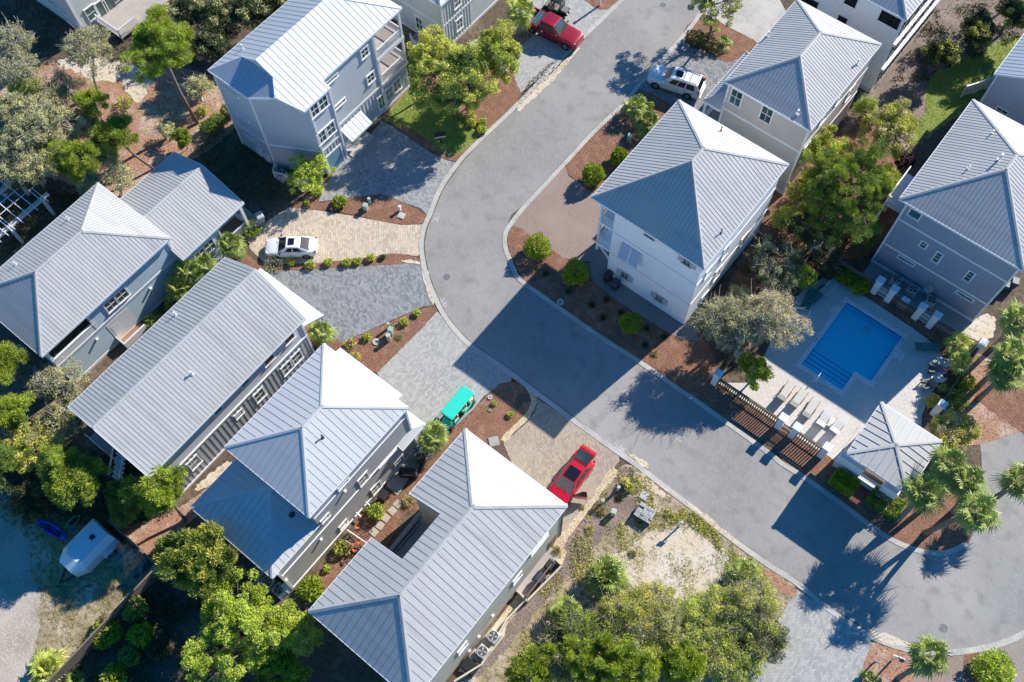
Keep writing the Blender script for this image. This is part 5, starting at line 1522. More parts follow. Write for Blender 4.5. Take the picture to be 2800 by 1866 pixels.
for i, (x, y, r_, h, lab) in enumerate(((505, 45, 2.3, 2.0, "dark oak behind the long roof slope of the tall grey house, by its eave"), (570, 25, 2.5, 2.0, "dark oak at the top edge above the shaded roof slope, right of its neighbours"), (440, 20, 2.2, 1.9, "dark oak at the top edge directly above the yellow green pine"), (620, 10, 1.8, 1.6, "dark oak at the top edge touching the ridge of the tall grey house"), (480, 100, 1.9, 1.5, "dark oak in the shade between the yellow green pine and the tall grey house"))):
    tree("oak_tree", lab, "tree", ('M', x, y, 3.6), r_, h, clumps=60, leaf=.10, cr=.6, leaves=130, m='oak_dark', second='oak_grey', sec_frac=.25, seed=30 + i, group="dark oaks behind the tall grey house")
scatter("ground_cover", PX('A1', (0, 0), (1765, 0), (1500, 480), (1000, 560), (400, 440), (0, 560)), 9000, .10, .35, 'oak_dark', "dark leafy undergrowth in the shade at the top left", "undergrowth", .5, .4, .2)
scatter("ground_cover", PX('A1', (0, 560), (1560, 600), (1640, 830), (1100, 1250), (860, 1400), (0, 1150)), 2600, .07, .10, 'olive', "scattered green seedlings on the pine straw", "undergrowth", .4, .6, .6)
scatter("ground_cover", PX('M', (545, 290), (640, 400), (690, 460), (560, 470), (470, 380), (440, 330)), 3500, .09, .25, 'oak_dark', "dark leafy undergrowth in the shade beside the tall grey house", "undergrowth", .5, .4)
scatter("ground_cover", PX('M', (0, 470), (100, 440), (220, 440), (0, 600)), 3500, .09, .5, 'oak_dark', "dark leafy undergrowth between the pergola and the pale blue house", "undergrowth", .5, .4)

# ---- by the tall grey house and the lawn
tree("leafy_tree", "open lime green tree by the garage door of the tall grey house", "tree", ('M', 708, 400, 2.4), 2.0, 1.7, clumps=50, leaf=.085, cr=.42, leaves=90, m='lime', tr=.08, seed=40)
tree("leafy_tree", "wide dark olive tree on the lawn, shading the grey drive", "tree", ('M', 1045, 185, 5.2), 3.9, 2.8, clumps=150, leaf=.10, cr=.62, leaves=170, m='olive', second='pine_dark', sec_frac=.4, tr=.2, seed=41)
tree("leafy_tree", "rounded olive tree behind the wide lawn tree, by the sage house", "tree", ('M', 1142, 122, 4.6), 2.7, 2.4, clumps=75, leaf=.10, cr=.6, leaves=160, m='olive', second='lime', sec_frac=.3, tr=.14, seed=42)
tree("leafy_tree", "loose olive tree top between the sage house and the lawn", "tree", ('M', 1000, 115, 4.8), 2.3, 1.8, clumps=52, leaf=.10, cr=.55, leaves=130, m='olive', tr=.12, seed=43)
for i, (x, y, r_, mm, lab) in enumerate(((1120, 518, .42, 'lime', "small lime bush beside the wall at the lawn's upper corner"), (1480, 800, .5, 'olive', "small shrub in the straw right of the lawn, topmost"), (1485, 850, .45, 'olive', "small shrub in the straw right of the lawn, second from the top"), (1560, 845, .42, 'lime', "small lime shrub nearest the white stake by the kerb"), (1558, 898, .48, 'lime', "small lime shrub at the lawn's rounded tip by the kerb"), (1085, 450, .6, 'pine_dark', "dark shrub in the shade beside the sage house"), (905, 828, .22, 'olive', "tiny shrub at the lawn's lower edge beside the wall"), (980, 868, .25, 'olive', "tiny shrub on the straw edging of the grey drive, below the lawn"))):
    bush("shrub", lab, "shrub", ('A2', x, y, .2), r_, r_ * 1.3, int(1400 * r_), .07, mm, "small shrubs round the lawn", seed=50 + i)
bush("shrub", "broad bright green leafy plant in the island bed by the beige drive", "shrub", ('A2', 578, 1395, .3), .62, .8, 420, .13, 'bushg', seed=60)
bush("shrub", "tiny yellow shrub at the left end of the island bed", "shrub", ('A2', 352, 1400, .1), .25, .35, 120, .07, 'lime', seed=61)
bush("shrub", "trailing lime bush under the open tree by the fence of the grey house", "shrub", ('A2', 420, 1310, .4), .6, 1.0, 500, .08, 'lime', seed=62)
scatter("grass", PX('A2', (1070, 560), (1130, 560), (1200, 640), (1420, 780), (1520, 930), (1500, 980), (1400, 1060), (1360, 1078), (1290, 1050), (1180, 965), (1050, 880), (905, 800), (1060, 620)), 16000, .06, .05, 'bushg', "bright green lawn grass beside the tall grey house", "grass", .2, 1.5)
# ---- beds by the drives
for i, (x, y, r_, lab) in enumerate(((375, 262, .42, "low green plant in the strip bed, first from the white sedan"), (497, 245, .38, "low green plant in the strip bed, second from the white sedan"), (625, 245, .42, "low green plant in the strip bed, third from the white sedan"), (700, 237, .36, "low green plant in the strip bed, fourth from the white sedan"), (793, 212, .38, "low green plant in the strip bed, last bright one towards the street"), (875, 207, .26, "dark little plant in the strip bed, nearest the street"), (245, 240, .4, "straggly plant in the strip bed beside the white sedan's rear"), (1022, 655, .38, "lime green plant in the wedge bed, below the drive edge"), (1108, 592, .32, "small lime plant in the wedge bed, nearest the kerb"), (768, 757, .36, "small lime plant in the wedge bed, above the concrete ring"), (1642, 1215, .2, "tiny lime plant in the bed beside the teal golf cart"), (1755, 1290, .26, "pale little plant in the dark blotched bed by the pebbles"))):
    bush("shrub", lab, "shrub", ('B2', x, y, .15), r_, r_ * 1.4, int(620 * r_ ** .8), .085, 'lime' if i != 5 else 'oak_dark', "small plants in the drive beds", seed=70 + i)
bush("shrub", "dark green shrub by the bins and the pale blue wing", "shrub", ('D2', 1790, 585, .6), .95, 1.3, 1200, .08, 'pine_dark', seed=90)
for i, (t, x, y, h, lab) in enumerate((('D2', 1650, 700, 2.2, "palm by the paired windows of the pale blue wing"), ('D2', 1330, 890, 2.6, "palm between the pale blue house and the long gabled roof, left of its pair"), ('D2', 1460, 850, 2.4, "palm between the pale blue house and the long gabled roof, right of its pair"), ('D2', 1285, 1010, 1.8, "lowest palm in the gap beside the long gabled roof"))):
    palm("palm", lab, "palm", (t, x, y, h), fronds=24, Rr=1.45, seed=i, group="palms beside the pale blue house", droop=55)
for i, (x, y, lab) in enumerate(((1240, 1130, "dark creeper bush in the gap below the palms, upper"), (1100, 1250, "dark creeper bush in the gap beside the stoop, lower"), (1310, 1060, "dark creeper bush at the foot of the palm pair"))):
    bush("shrub", lab, "shrub", ('D2', x, y, .4), .8, .9, 700, .08, 'pine_dark', "bushes in the gap between the houses", seed=100 + i)
palm("palm", "short palm on the straw at the corner of the slate drive", "palm", ('B2', 455, 712, 1.7), fronds=24, Rr=1.35, seed=10, droop=50)
palm("palm", "palm with drooping fans between the teal golf cart and the grey stucco house", "palm", ('B2', 1225, 1440, 2.2), fronds=26, Rr=1.55, seed=11, droop=55)
palm("palm", "yellow green palm beside the dark red pickup truck", "palm", ('A3', 62, 78, 3.0), base=('A3', 60, 240), fronds=30, Rr=1.75, m='palm_yellow', seed=12, droop=50)
bush("shrub", "grey leafless-looking shrub by the white sedan's front", "shrub", ('B2', 115, 255, .5), .8, 1.0, 380, .07, 'oak_grey', seed=110)
grass("grass_tuft", "brownish tuft beside the concrete ring in the wedge bed", "plant", ('B2', 985, 755, .1), .45, 160)
for i, (x, y, r_, lab) in enumerate(((650, 800, .5, "scrappy green plant at the left end of the wedge bed"), (690, 890, .4, "scrappy green plant beside the white roof corner in the wedge bed"))):
    bush("shrub", lab, "shrub", ('B2', x, y, .2), r_, .6, 170, .08, 'olive', seed=112 + i)
bush("shrub", "lime green shrub between the stepping stones and the grey wall", "shrub", ('E2', 215, 865, .45), .66, 1.0, 1000, .08, 'lime', seed=115)
bush("shrub", "dark shrub behind the parked bicycles", "shrub", ('C2', 595, 645, .4), .6, .9, 500, .08, 'olive', seed=116)
bush("shrub", "tiny lime shrub on the straw below the bicycles", "shrub", ('C2', 490, 785, .2), .3, .45, 260, .07, 'lime', seed=117)
bush("shrub", "rounded bright green shrub at the lower corner of the grey stucco house", "shrub", ('C2', 378, 925, .6), .95, 1.35, 1900, .09, 'bushg', seed=118)
grass("grass_tuft", "pale fountain grass at the courtyard roof corner", "plant", ('E2', 590, 740, .3), .75, 380, seed=2)

# ---- lower left wood
tree("pine_tree", "bright lime pine at the left edge, middle height", "tree", ('M', 2, 835, 6), 1.7, 1.8, clumps=36, m='pine', seed=120, **PINE)
tree("pine_tree", "bright lime pine at the left edge, below its taller neighbour", "tree", ('M', 30, 945, 5), 1.6, 1.2, clumps=26, m='pine', seed=121, **PINE)
tree("oak_tree", "sparse oak with pale bare twigs by the corner of the pale blue house", "tree", ('M', 140, 880, 3.4), 2.0, 1.4, clumps=48, m='oak_grey', seed=122, **{**OAK, 'leaves': 70, 'twigs': 3})
tree("oak_tree", "grey green oak left of the corner of the long gabled roof", "tree", ('M', 150, 960, 3.2), 1.7, 1.3, clumps=42, m='oak_grey', seed=123, second='oak_dark', **OAK)
tree("oak_tree", "olive oak below the gabled roof's left corner", "tree", ('M', 55, 1030, 3.4), 2.3, 1.5, clumps=60, m='olive', seed=124, second='oak_grey', leaf=.09, cr=.5, leaves=140)
tree("oak_tree", "olive oak between the left edge and the pine by the kayaks", "tree", ('M', 110, 1000, 3.0), 1.8, 1.2, clumps=40, m='oak_grey', seed=125, second='olive', leaf=.09, cr=.5, leaves=130)
tree("pine_tree", "layered pine above the blue kayak", "tree", ('M', 165, 1095, 6.0), 2.3, 1.9, clumps=70, m='pine', seed=126, second='pine_dark', **PINE)
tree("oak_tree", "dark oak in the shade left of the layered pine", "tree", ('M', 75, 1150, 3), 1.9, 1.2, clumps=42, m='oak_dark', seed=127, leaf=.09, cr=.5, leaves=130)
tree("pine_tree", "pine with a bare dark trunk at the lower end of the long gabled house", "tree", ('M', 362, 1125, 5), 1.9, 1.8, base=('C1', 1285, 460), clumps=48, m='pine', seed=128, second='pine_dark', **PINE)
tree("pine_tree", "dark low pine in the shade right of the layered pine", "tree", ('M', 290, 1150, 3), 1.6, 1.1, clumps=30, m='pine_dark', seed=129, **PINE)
tree("pine_tree", "large olive pine over the blue rear hip of the grey stucco house", "tree", ('M', 465, 1290, 5.2), 2.8, 2.4, clumps=85, m='pine_dark', second='olive', sec_frac=.5, seed=130, **{**PINE, 'aspect': .28})
tree("leafy_tree", "large lime green tree at the bottom, left of the courtyard house", "tree", ('M', 545, 1450, 4.6), 3.6, 2.8, clumps=130, leaf=.095, cr=.6, leaves=190, m='lime', second='bushg', sec_frac=.25, tr=.2, seed=131)
tree("leafy_tree", "lime green tree against the lower left corner of the courtyard roof", "tree", ('M', 665, 1450, 3.8), 2.0, 1.8, clumps=55, leaf=.095, cr=.55, leaves=160, m='lime', second='olive', sec_frac=.4, tr=.12, seed=132)
tree("leafy_tree", "bright green tree at the bottom edge under the large lime tree", "tree", ('M', 640, 1545, 3.0), 2.0, 1.5, clumps=45, leaf=.095, cr=.55, leaves=150, m='bushg', tr=.12, seed=133)
for i, (x, y, r_, h, mm, lab) in enumerate(((245, 1455, 1.1, 1.4, 'bushg', "bright bush along the wooden fence, beside its sunny boards"), (310, 1400, .95, 1.6, 'pine_dark', "dark bush beyond the wooden fence, upper"), (325, 1460, .9, 1.4, 'bushg', "green bush beyond the wooden fence, middle"), (295, 1510, .8, 1.1, 'pine_dark', "dark bush beyond the wooden fence, lower"), (260, 1555, .9, 1.1, 'bushg', "bush at the bottom edge beside the fence"), (360, 1490, .8, 1.1, 'oak_dark', "dark bush in the shade left of the large lime tree"))):
    bush("shrub", lab, "shrub", ('M', x, y, .6), r_, h, int(1500 * r_), .09, mm, "bushes along the wooden fence", seed=140 + i)
palm("palmetto", "pale green palmetto clump at the bottom left by the sandy track", "palmetto", ('C1', 320, 1470, .5), fronds=30, Rr=1.7, m='palm_yellow', seed=20, droop=20)
palm("palmetto", "grey green palmetto at the bottom edge by the fence", "palmetto", ('C1', 520, 1540, .3), fronds=16, Rr=.8, seed=21, droop=20)
scatter("ground_cover", PX('C1', (440, 1480), (700, 1200), (1080, 800), (1300, 850), (1765, 1200), (1765, 1700), (380, 1700)), 8000, .10, .4, 'oak_dark', "dark undergrowth beyond the wooden fence", "undergrowth", .5, .4, .1)
scatter("ground_cover", PX('M', (0, 1000), (330, 1050), (400, 1180), (270, 1230), (0, 1170)), 8000, .10, .5, 'oak_dark', "dark undergrowth beneath the pines by the kayaks", "undergrowth", .5, .4, .0)
scatter("grass", PX('C1', (180, 950), (500, 900), (860, 900), (960, 960), (720, 1170), (440, 1430), (250, 1560), (240, 1380), (290, 1180)), 9000, .06, .10, 'dry_grass', "thin dry grass on the sandy yard by the trailer", "grass", .2, 1.2, .2)
scatter("grass", PX('C1', (400, 480), (1000, 700), (860, 890), (420, 900), (200, 900), (150, 400)), 6000, .06, .10, 'olive', "thin shaded grass round the trailer", "grass", .25, 1.2, .2)

# ---- right of the street
tree("leafy_tree", "olive tree with twin dark trunks by the white sport utility car", "tree", Vector((-28.4, 64.0, 5.2)), 3.3, 2.0, base=('A3', 1370, 222), clumps=62, leaf=.10, cr=.52, leaves=120, m='olive', second='oak_grey', sec_frac=.3, tr=.15, seed=150)
t2 = MB().tube([(0, 0, 0), (.3, -.5, 1.6), (1.6, -2.4, 4.4)], [.13, .11, .06], 6).build("trunk", MT['bark'], bpy.data.objects[[o.name for o in bpy.data.objects if o.name.startswith('leafy_tree')][-1]], world=False, smooth=True)
t2.location = (.35, -1.0, 0)
for i, (x, y, lab) in enumerate(((1260, 275, "dark shrub under the twin trunk tree, left one"), (1340, 300, "dark shrub under the twin trunk tree, right one"))):
    bush("shrub", lab, "shrub", ('A3', x, y, .4), .95, 1.2, 1100, .09, 'oak_dark', "shrubs under the twin trunk tree", seed=155 + i)
palm("palmetto", "small pale palmetto right of the twin trunk tree", "palmetto", ('A3', 1455, 300, .6), fronds=16, Rr=1.0, seed=30, droop=30)
palm("palmetto", "upper palmetto in the straw bed by the slate car drive", "palmetto", ('A3', 850, 740, .9), fronds=26, Rr=1.5, seed=31, droop=30, group="palmettos in the straw bed")
palm("palmetto", "lower palmetto in the straw bed, touching the white house roof", "palmetto", ('A3', 930, 850, .9), fronds=28, Rr=1.6, seed=32, droop=30, group="palmettos in the straw bed")
bush("shrub", "small lime shrub above the palmettos", "shrub", ('A3', 955, 728, .2), .35, .5, 300, .07, 'lime', seed=158)
for i, (t, x, y, r_, h, lab) in enumerate((('M', 1363, 402, .98, 1.95, "round clipped bush at the tip of the straw bed by the brick drive"), ('M', 1424, 361, .85, 1.6, "round clipped bush half hidden by the white house roof"), ('M', 1235, 568, 1.15, 2.0, "round clipped bush in the sun at the street corner"), ('M', 1323, 627, 1.1, 2.2, "round clipped bush at the edge of the big house shadow"), ('M', 1449, 743, .9, 1.7, "round clipped bush in full shade by the white wall"))):
    bush("clipped_bush", lab, "bush", (t, x, y, h / 2), r_, h, 4200, .075, 'bushg', "round clipped bushes before the white house", seed=160 + i)
for i, (x, y, lab) in enumerate(((235, 310, "small dark tuft left of the shaded round bush"), (390, 435, "small dark tuft below the middle round bush"), (550, 530, "dark tuft in the shaded bed, left of its neighbours"), (650, 495, "dark tuft in the shaded bed by the wall path"), (630, 615, "dark tuft in the shaded bed, lower middle"), (755, 580, "dark tuft above the shaded round bush"), (930, 690, "dark tuft right of the shaded round bush"), (920, 805, "dark tuft at the shadow's lower edge"), (1050, 750, "dark tuft at the end of the wall path"))):
    grass("grass_tuft", lab, "plant", ('B3', x, y, .2), .42, 200, 'oak_dark' if i != 9 else 'dry_grass', "tufts in the shaded bed", seed=i)
grass("grass_tuft", "pale grass tuft in the sun at the shadow's corner", "plant", ('B3', 988, 862, .2), .5, 260)
bush("shrub", "dark leafy shrub beside the porch of the beige house", "shrub", ('A3', 1440, 830, .6), 1.0, 1.3, 900, .10, 'pine_dark', seed=170)
tree("pine_tree", "large round green pine left of the slate blue house", "tree", ('M', 1945, 440, 6.5), 4.1, 3.4, clumps=160, m='pine_dark', second='pine', sec_frac=.35, tr=.2, seed=171, **PINE)
tree("leafy_tree", "yellow green tree against the corner of the beige house", "tree", ('M', 1895, 350, 5.0), 2.0, 1.9, clumps=46, leaf=.10, cr=.5, leaves=140, m='olive', second='lime', sec_frac=.4, seed=172)
tree("oak_tree", "loose grey green oak beside the lawn in the right yard", "tree", ('M', 2045, 300, 5.0), 2.7, 2.2, clumps=80, leaf=.09, cr=.52, leaves=130, m='olive', second='oak_cream', sec_frac=.2, bark='bark_pale', seed=173)
tree("leafy_tree", "thin olive tree leaning from the beige house base", "tree", ('M', 1838, 450, 4.0), 1.3, 1.3, clumps=24, leaf=.10, cr=.45, leaves=100, m='olive', seed=174)
tree("leafy_tree", "dark purple leaved small tree beside the loose grey oak", "tree", ('M', 2080, 365, 3.0), 1.0, 1.0, clumps=22, leaf=.09, cr=.4, leaves=110, m='purple', seed=175)
tree("oak_tree", "small olive oak below the purple leaved tree", "tree", ('M', 2040, 415, 3.0), 1.5, 1.1, clumps=30, leaf=.09, cr=.45, leaves=110, m='olive', seed=176)
tree("oak_tree", "dense olive oak over the straw between the big pine and the white house", "tree", ('M', 1870, 530, 3.6), 2.2, 1.5, clumps=48, leaf=.09, cr=.5, leaves=120, m='oak_dark', second='olive', sec_frac=.3, bark='bark_pale', seed=177)
tree("oak_tree", "large pale cream oak with silvery twigs overhanging the pool deck", "tree", ('M', 1765, 735, 4.8), 2.7, 2.1, clumps=120, leaf=.075, cr=.55, leaves=105, m='oak_cream', second='oak_grey', sec_frac=.25, bark='bark_pale', twigs=3, seed=178)
tree("oak_tree", "grey oak with silvery twigs between the white house wall and the cream oak", "tree", ('M', 1670, 745, 4.4), 2.5, 1.9, clumps=95, leaf=.08, cr=.55, leaves=85, m='oak_grey', second='oak_dark', sec_frac=.2, bark='bark_pale', twigs=3, seed=179)
tree("oak_tree", "shaded grey oak behind the cream oak, beside the straw path", "tree", ('M', 1780, 610, 4.0), 2.6, 1.7, clumps=80, leaf=.085, cr=.5, leaves=130, m='oak_dark', second='oak_grey', sec_frac=.4, bark='bark_pale', twigs=2, seed=180)
tree("leafy_tree", "bright green low tree in front of the cream oak by the fence pillar", "tree", ('M', 1738, 850, 2.4), 1.35, 1.2, clumps=34, leaf=.09, cr=.42, leaves=150, m='bushg', second='olive', seed=181)
bush("clipped_bush", "round lime bush under the oaks by the deck corner", "bush", ('B4', 250, 340, .8), 1.05, 1.7, 2400, .08, 'lime', seed=182)
for i, (x, y, r_, lab) in enumerate(((525, 338, .82, "rounded shaded bush by the pool fence, left of the two"), (632, 395, 1.0, "rounded shaded bush by the pool fence, right of the two"))):
    bush("clipped_bush", lab, "bush", ('B4', x, y, .5), r_, 1.1, 2400, .075, 'bushg', "shaded bushes by the pool fence", seed=183 + i)
for i, (x, y, rx, ry, lab) in enumerate(((545, 190, .95, .6, "boxed hedge under the cabana wall, street side"), (830, 330, 1.2, .75, "larger dark hedge at the cabana corner by the palms"))):
    bush("hedge", lab, "hedge", ('C4', x - 20, y, .6), rx, 1.2, 5200, .075, 'bushg' if i == 0 else 'pine_dark', "hedges before the cabana", ry=ry, box=True, seed=190 + i)
tree("leafy_tree", "yellow and red leaved bush between the cabana roof and the side road", "tree", ('M', 2190, 995, 2.2), 1.9, 1.4, clumps=60, leaf=.085, cr=.45, leaves=130, m='autumn', second='oak_cream', sec_frac=.25, seed=192)
bush("shrub", "yellow shrub by the fence end behind the deck chairs", "shrub", ('B4', 1140, 1200, .4), .62, .9, 800, .07, 'autumn', seed=193)
bush("shrub", "bright green shrub outside the deck fence by the red mulch", "shrub", ('B4', 1365, 1070, .6), .75, 1.2, 1200, .08, 'bushg', seed=194)
bush("shrub", "dark feathery shrub along the deck fence, below the green one", "shrub", ('B4', 1310, 1190, .6), .9, 1.1, 900, .10, 'pine_dark', seed=195)
bush("shrub", "small olive shrub inside the fence behind the deck chairs", "shrub", ('B4', 1210, 1110, .3), .4, .6, 400, .07, 'olive', seed=196)
palm("palm", "young palm with yellow fans over the fence by the deck chairs, upper", "palm", ('B4', 1320, 800, 1.5), fronds=18, Rr=1.2, m='palm_yellow', seed=40, droop=30)
palm("palm", "young palm with yellow fans over the fence by the deck chairs, lower", "palm", ('B4', 1330, 920, 1.5), fronds=18, Rr=1.2, m='palm_yellow', seed=41, droop=30)
for i, (t, x, y, h, bs, lab, dr) in enumerate((('B4', 1680, 880, 6.0, None, "tall palm at the right edge, middle of its group of three", 4), ('B4', 1740, 640, 5.0, None, "tall palm at the right edge, topmost of its group of three", 3), ('B4', 1640, 1010, 5.0, None, "tall palm at the right edge, lowest of its group of three", 4), ('C4', 1080, 250, 5.6, (9.6, 33.2), "tall palm crowding the cabana roof edge", 3), ('C4', 1250, 60, 6.4, (11.2, 37.0), "tallest palm behind the cabana corner", 4), ('C4', 1390, 180, 6.2, (12.6, 36.4), "tall palm behind the leaning trunk palm", 4), ('C4', 1440, 400, 6.6, (11.72, 33.7), "palm with the long leaning trunk by the kerb", 3), ('C4', 1740, 180, 4.2, None, "palm with many dry orange fans at the right edge", 14))):
    palm("palm", lab, "palm", (t, x, y, h), base=None if bs is None else Vector((*bs, 0)), fronds=30, Rr=1.7, seed=50 + i, droop=65, dry=dr + 3, group="tall palms round the cul-de-sac", tr=.2)
palm("palm", "palm in the straw bed below the curved kerb", "palm", ('C4', 1110, 1390, 4.2), base=('C4', 900, 1540), fronds=24, Rr=1.7, seed=60, droop=50)
palm("palmetto", "small grey palmetto at the bottom edge of the kerb bed", "palmetto", ('C4', 695, 1535, .3), fronds=14, Rr=.7, seed=61, droop=20)
bush("shrub", "bright lime feathery shrub at the bottom right by the brown drive", "shrub", ('C4', 1560, 1490, .8), 1.45, 1.6, 2600, .11, 'lime', seed=197)
scatter("ground_cover", PX('A4', (1150, 60), (1765, 0), (1765, 250), (1500, 380), (1100, 560), (850, 560)), 5000, .10, .4, 'oak_dark', "dark leafy undergrowth in the right yard", "undergrowth", .5, .4, .5)
for i, (x, y, r_, lab) in enumerate(((2250, 70, 2.0, "dark tree at the top right by the fence"), (2330, 30, 1.8, "dark tree in the top right corner"), (2170, 120, 1.5, "dark low tree beside the modern white house"))):
    tree("oak_tree", lab, "tree", ('M', x, y, 3.0), r_, 1.3, clumps=44, leaf=.10, cr=.55, leaves=120, m='oak_dark', second='olive', sec_frac=.3, seed=200 + i, group="dark trees at the top right")
scatter("grass", PX('A4', (1100, 560), (1300, 430), (1700, 250), (1690, 420), (1500, 660), (1400, 720), (1040, 985), (1010, 900), (1080, 760)), 12000, .06, .06, 'bushg', "green lawn grass in the right yard", "grass", .2, 1.4)

# ---- the empty lot
palm("palmetto", "large dark round palmetto on the empty lot", "palmetto", ('C3', 650, 850, .9), fronds=60, Rr=1.75, seed=70, droop=40)
palm("palmetto", "palmetto at the right edge of the white sand", "palmetto", ('C3', 1590, 830, 1.0), fronds=30, Rr=1.5, m='palm', seed=71, droop=30)
palm("palmetto", "palmetto in the thicket left of the olive scrub", "palmetto", ('C3', 370, 1080, .9), fronds=26, Rr=1.3, m='palm', seed=72, droop=30)
SC_ = dict(leaf=.07, cr=.56, leaves=125, bark='bark_pale', twigs=2, tr=.08)
for i, (x, y, z, r_, h, mm, m2, n, lab) in enumerate(((1660, 1010, 1.8, 2.3, 1.3, 'olive', 'oak_grey', 60, "olive scrub at the right of the white sand, below the palmetto"), (1500, 1130, 1.5, 2.1, 1.1, 'olive', 'lime', 55, "olive scrub at the lower right of the white sand"), (1690, 1240, 1.8, 2.3, 1.4, 'oak_dark', 'olive', 60, "dark scrub by the corner drive"), (1300, 1200, 1.3, 2.0, 1.0, 'lime', 'olive', 50, "yellow green scrub directly below the white sand"), (1060, 1160, 1.4, 2.2, 1.1, 'olive', 'oak_grey', 58, "olive scrub in the middle of the thicket"), (850, 1080, 1.4, 2.0, 1.1, 'olive', 'autumn', 52, "reddish olive scrub below the large palmetto"), (700, 1150, 1.3, 1.8, 1.0, 'olive', 'oak_dark', 46, "olive scrub left of the thicket's middle"), (1000, 1000, .9, 1.4, .7, 'oak_grey', 'olive', 34, "low thin scrub at the lower left of the white sand"), (480, 1200, 1.6, 1.7, 1.2, 'bushg', 'oak_dark', 44, "green scrub at the left edge of the thicket"), (1560, 1420, 1.6, 2.3, 1.2, 'olive', 'lime', 58, "olive scrub at the bottom, beside the corner drive"), (1330, 1350, 1.3, 1.8, 1.0, 'olive', 'oak_grey', 44, "grey olive scrub low in the thicket's middle"))):
    tree("scrub_bush", lab, "shrub", ('C3', x, y, z), r_, h, clumps=n, m=mm, second=m2, sec_frac=.35, seed=210 + i, group="scrub of the empty lot", **SC_)
for i, (x, y, z, r_, h, lab) in enumerate(((560, 1420, 3.6, 2.0, 1.5, "bright green pine in the thicket, left of the two"), (790, 1480, 3.6, 2.1, 1.5, "bright green pine at the bottom edge, between its neighbours"), (1170, 1440, 3.0, 1.5, 1.2, "bright green pine in the thicket, nearest the corner drive"), (130, 1500, 2.6, 1.8, 1.2, "bright green pine at the bottom edge by the old mulch"))):
    tree("pine_tree", lab, "tree", ('C3', x, y, z), r_, h, clumps=44, m='pine', second='bushg', sec_frac=.25, seed=230 + i, group="young pines of the empty lot", **{**PINE, 'cr': .5})
bush("shrub", "lime weed on the mulch below the brown grass tuft row", "shrub", ('C3', 150, 1390, .4), .8, .9, 700, .09, 'lime', seed=240)
for i, (x, y, r_, lab) in enumerate(((615, 380, .62, "pale fountain grass beside the green post"), (535, 510, .45, "thin dry tuft on the grey mulch"), (835, 675, .45, "thin dry tuft on the edge of the white sand"), (740, 290, .5, "dark tuft below the pale yellow flowers"), (480, 360, .28, "dry tuft by the pebble edging"))):
    grass("grass_tuft", lab, "plant", ('C3', x, y, .2), r_, 260, 'dry_grass' if i != 3 else 'oak_dark', seed=30 + i)
grass("grass_tuft", "brown fountain grass at the end of the pebble strip by the courtyard house", "plant", ('E1', 1195, 410, .3), .62, 420)
bush("shrub", "pale yellow flowering shrub near the kerb end of the lot", "shrub", ('C3', 785, 185, .5), .32, .9, 320, .07, 'flower', seed=245)
bush("shrub", "green leafy base of the yellow flowers by the kerb", "shrub", ('C3', 805, 225, .2), .4, .5, 240, .09, 'olive', seed=246)
LOT = PX('C3', (760, 70), (830, 75), (1040, 225), (1270, 400), (1480, 570), (1750, 765), (1765, 1370), (1560, 1620), (0, 1700), (100, 1000), (340, 700), (560, 360), (700, 140))
SAND = PX('C3', (830, 620), (960, 520), (1120, 500), (1200, 420), (1330, 560), (1480, 690), (1440, 880), (1260, 1010), (1080, 930), (760, 870), (700, 720))
scatter("weeds", LOT, 26000, .07, .16, 'olive', "patchy green weeds on the empty lot", "weeds", .35, .8, .5, [SAND])
scatter("weeds", LOT, 14000, .08, .10, 'dry_grass', "dry straw coloured weeds on the empty lot", "weeds", .2, .8, .2)
scatter("weeds", PX('C3', (900, 300), (1040, 240), (1280, 420), (1500, 600), (1740, 790), (1700, 830), (1400, 640), (1200, 480), (1000, 420), (880, 480), (760, 560), (700, 500)), 5000, .08, .16, 'olive', "green weeds along the kerb of the empty lot", "weeds", .4, .8, .1)

# ---- trees just outside the frame whose shade falls into it
for i, (x, y, z, r_) in enumerate(((-2, 84, 7, 3.5), (3, 88, 8, 3.5), (-7, 86, 7, 3.2), (8, 84, 7, 3.4))):
    tree("oak_tree", "shade tree standing beyond the top right corner of the yard", "tree", Vector((x, y, z)), r_, 2.4, clumps=60, leaf=.13, cr=.7, leaves=80, m='oak_dark', seed=260 + i, group="shade trees beyond the top right corner")
for i, (x, y, z, r_) in enumerate(((-44.5, -6.5, 6.5, 2.6), (-48, -9.5, 6, 2.6))):
    tree("pine_tree", "pine standing beyond the left edge by the sandy track", "tree", Vector((x, y, z)), r_, 2.0, clumps=50, m='pine_dark', seed=270 + i, group="pines beyond the left edge", **PINE)

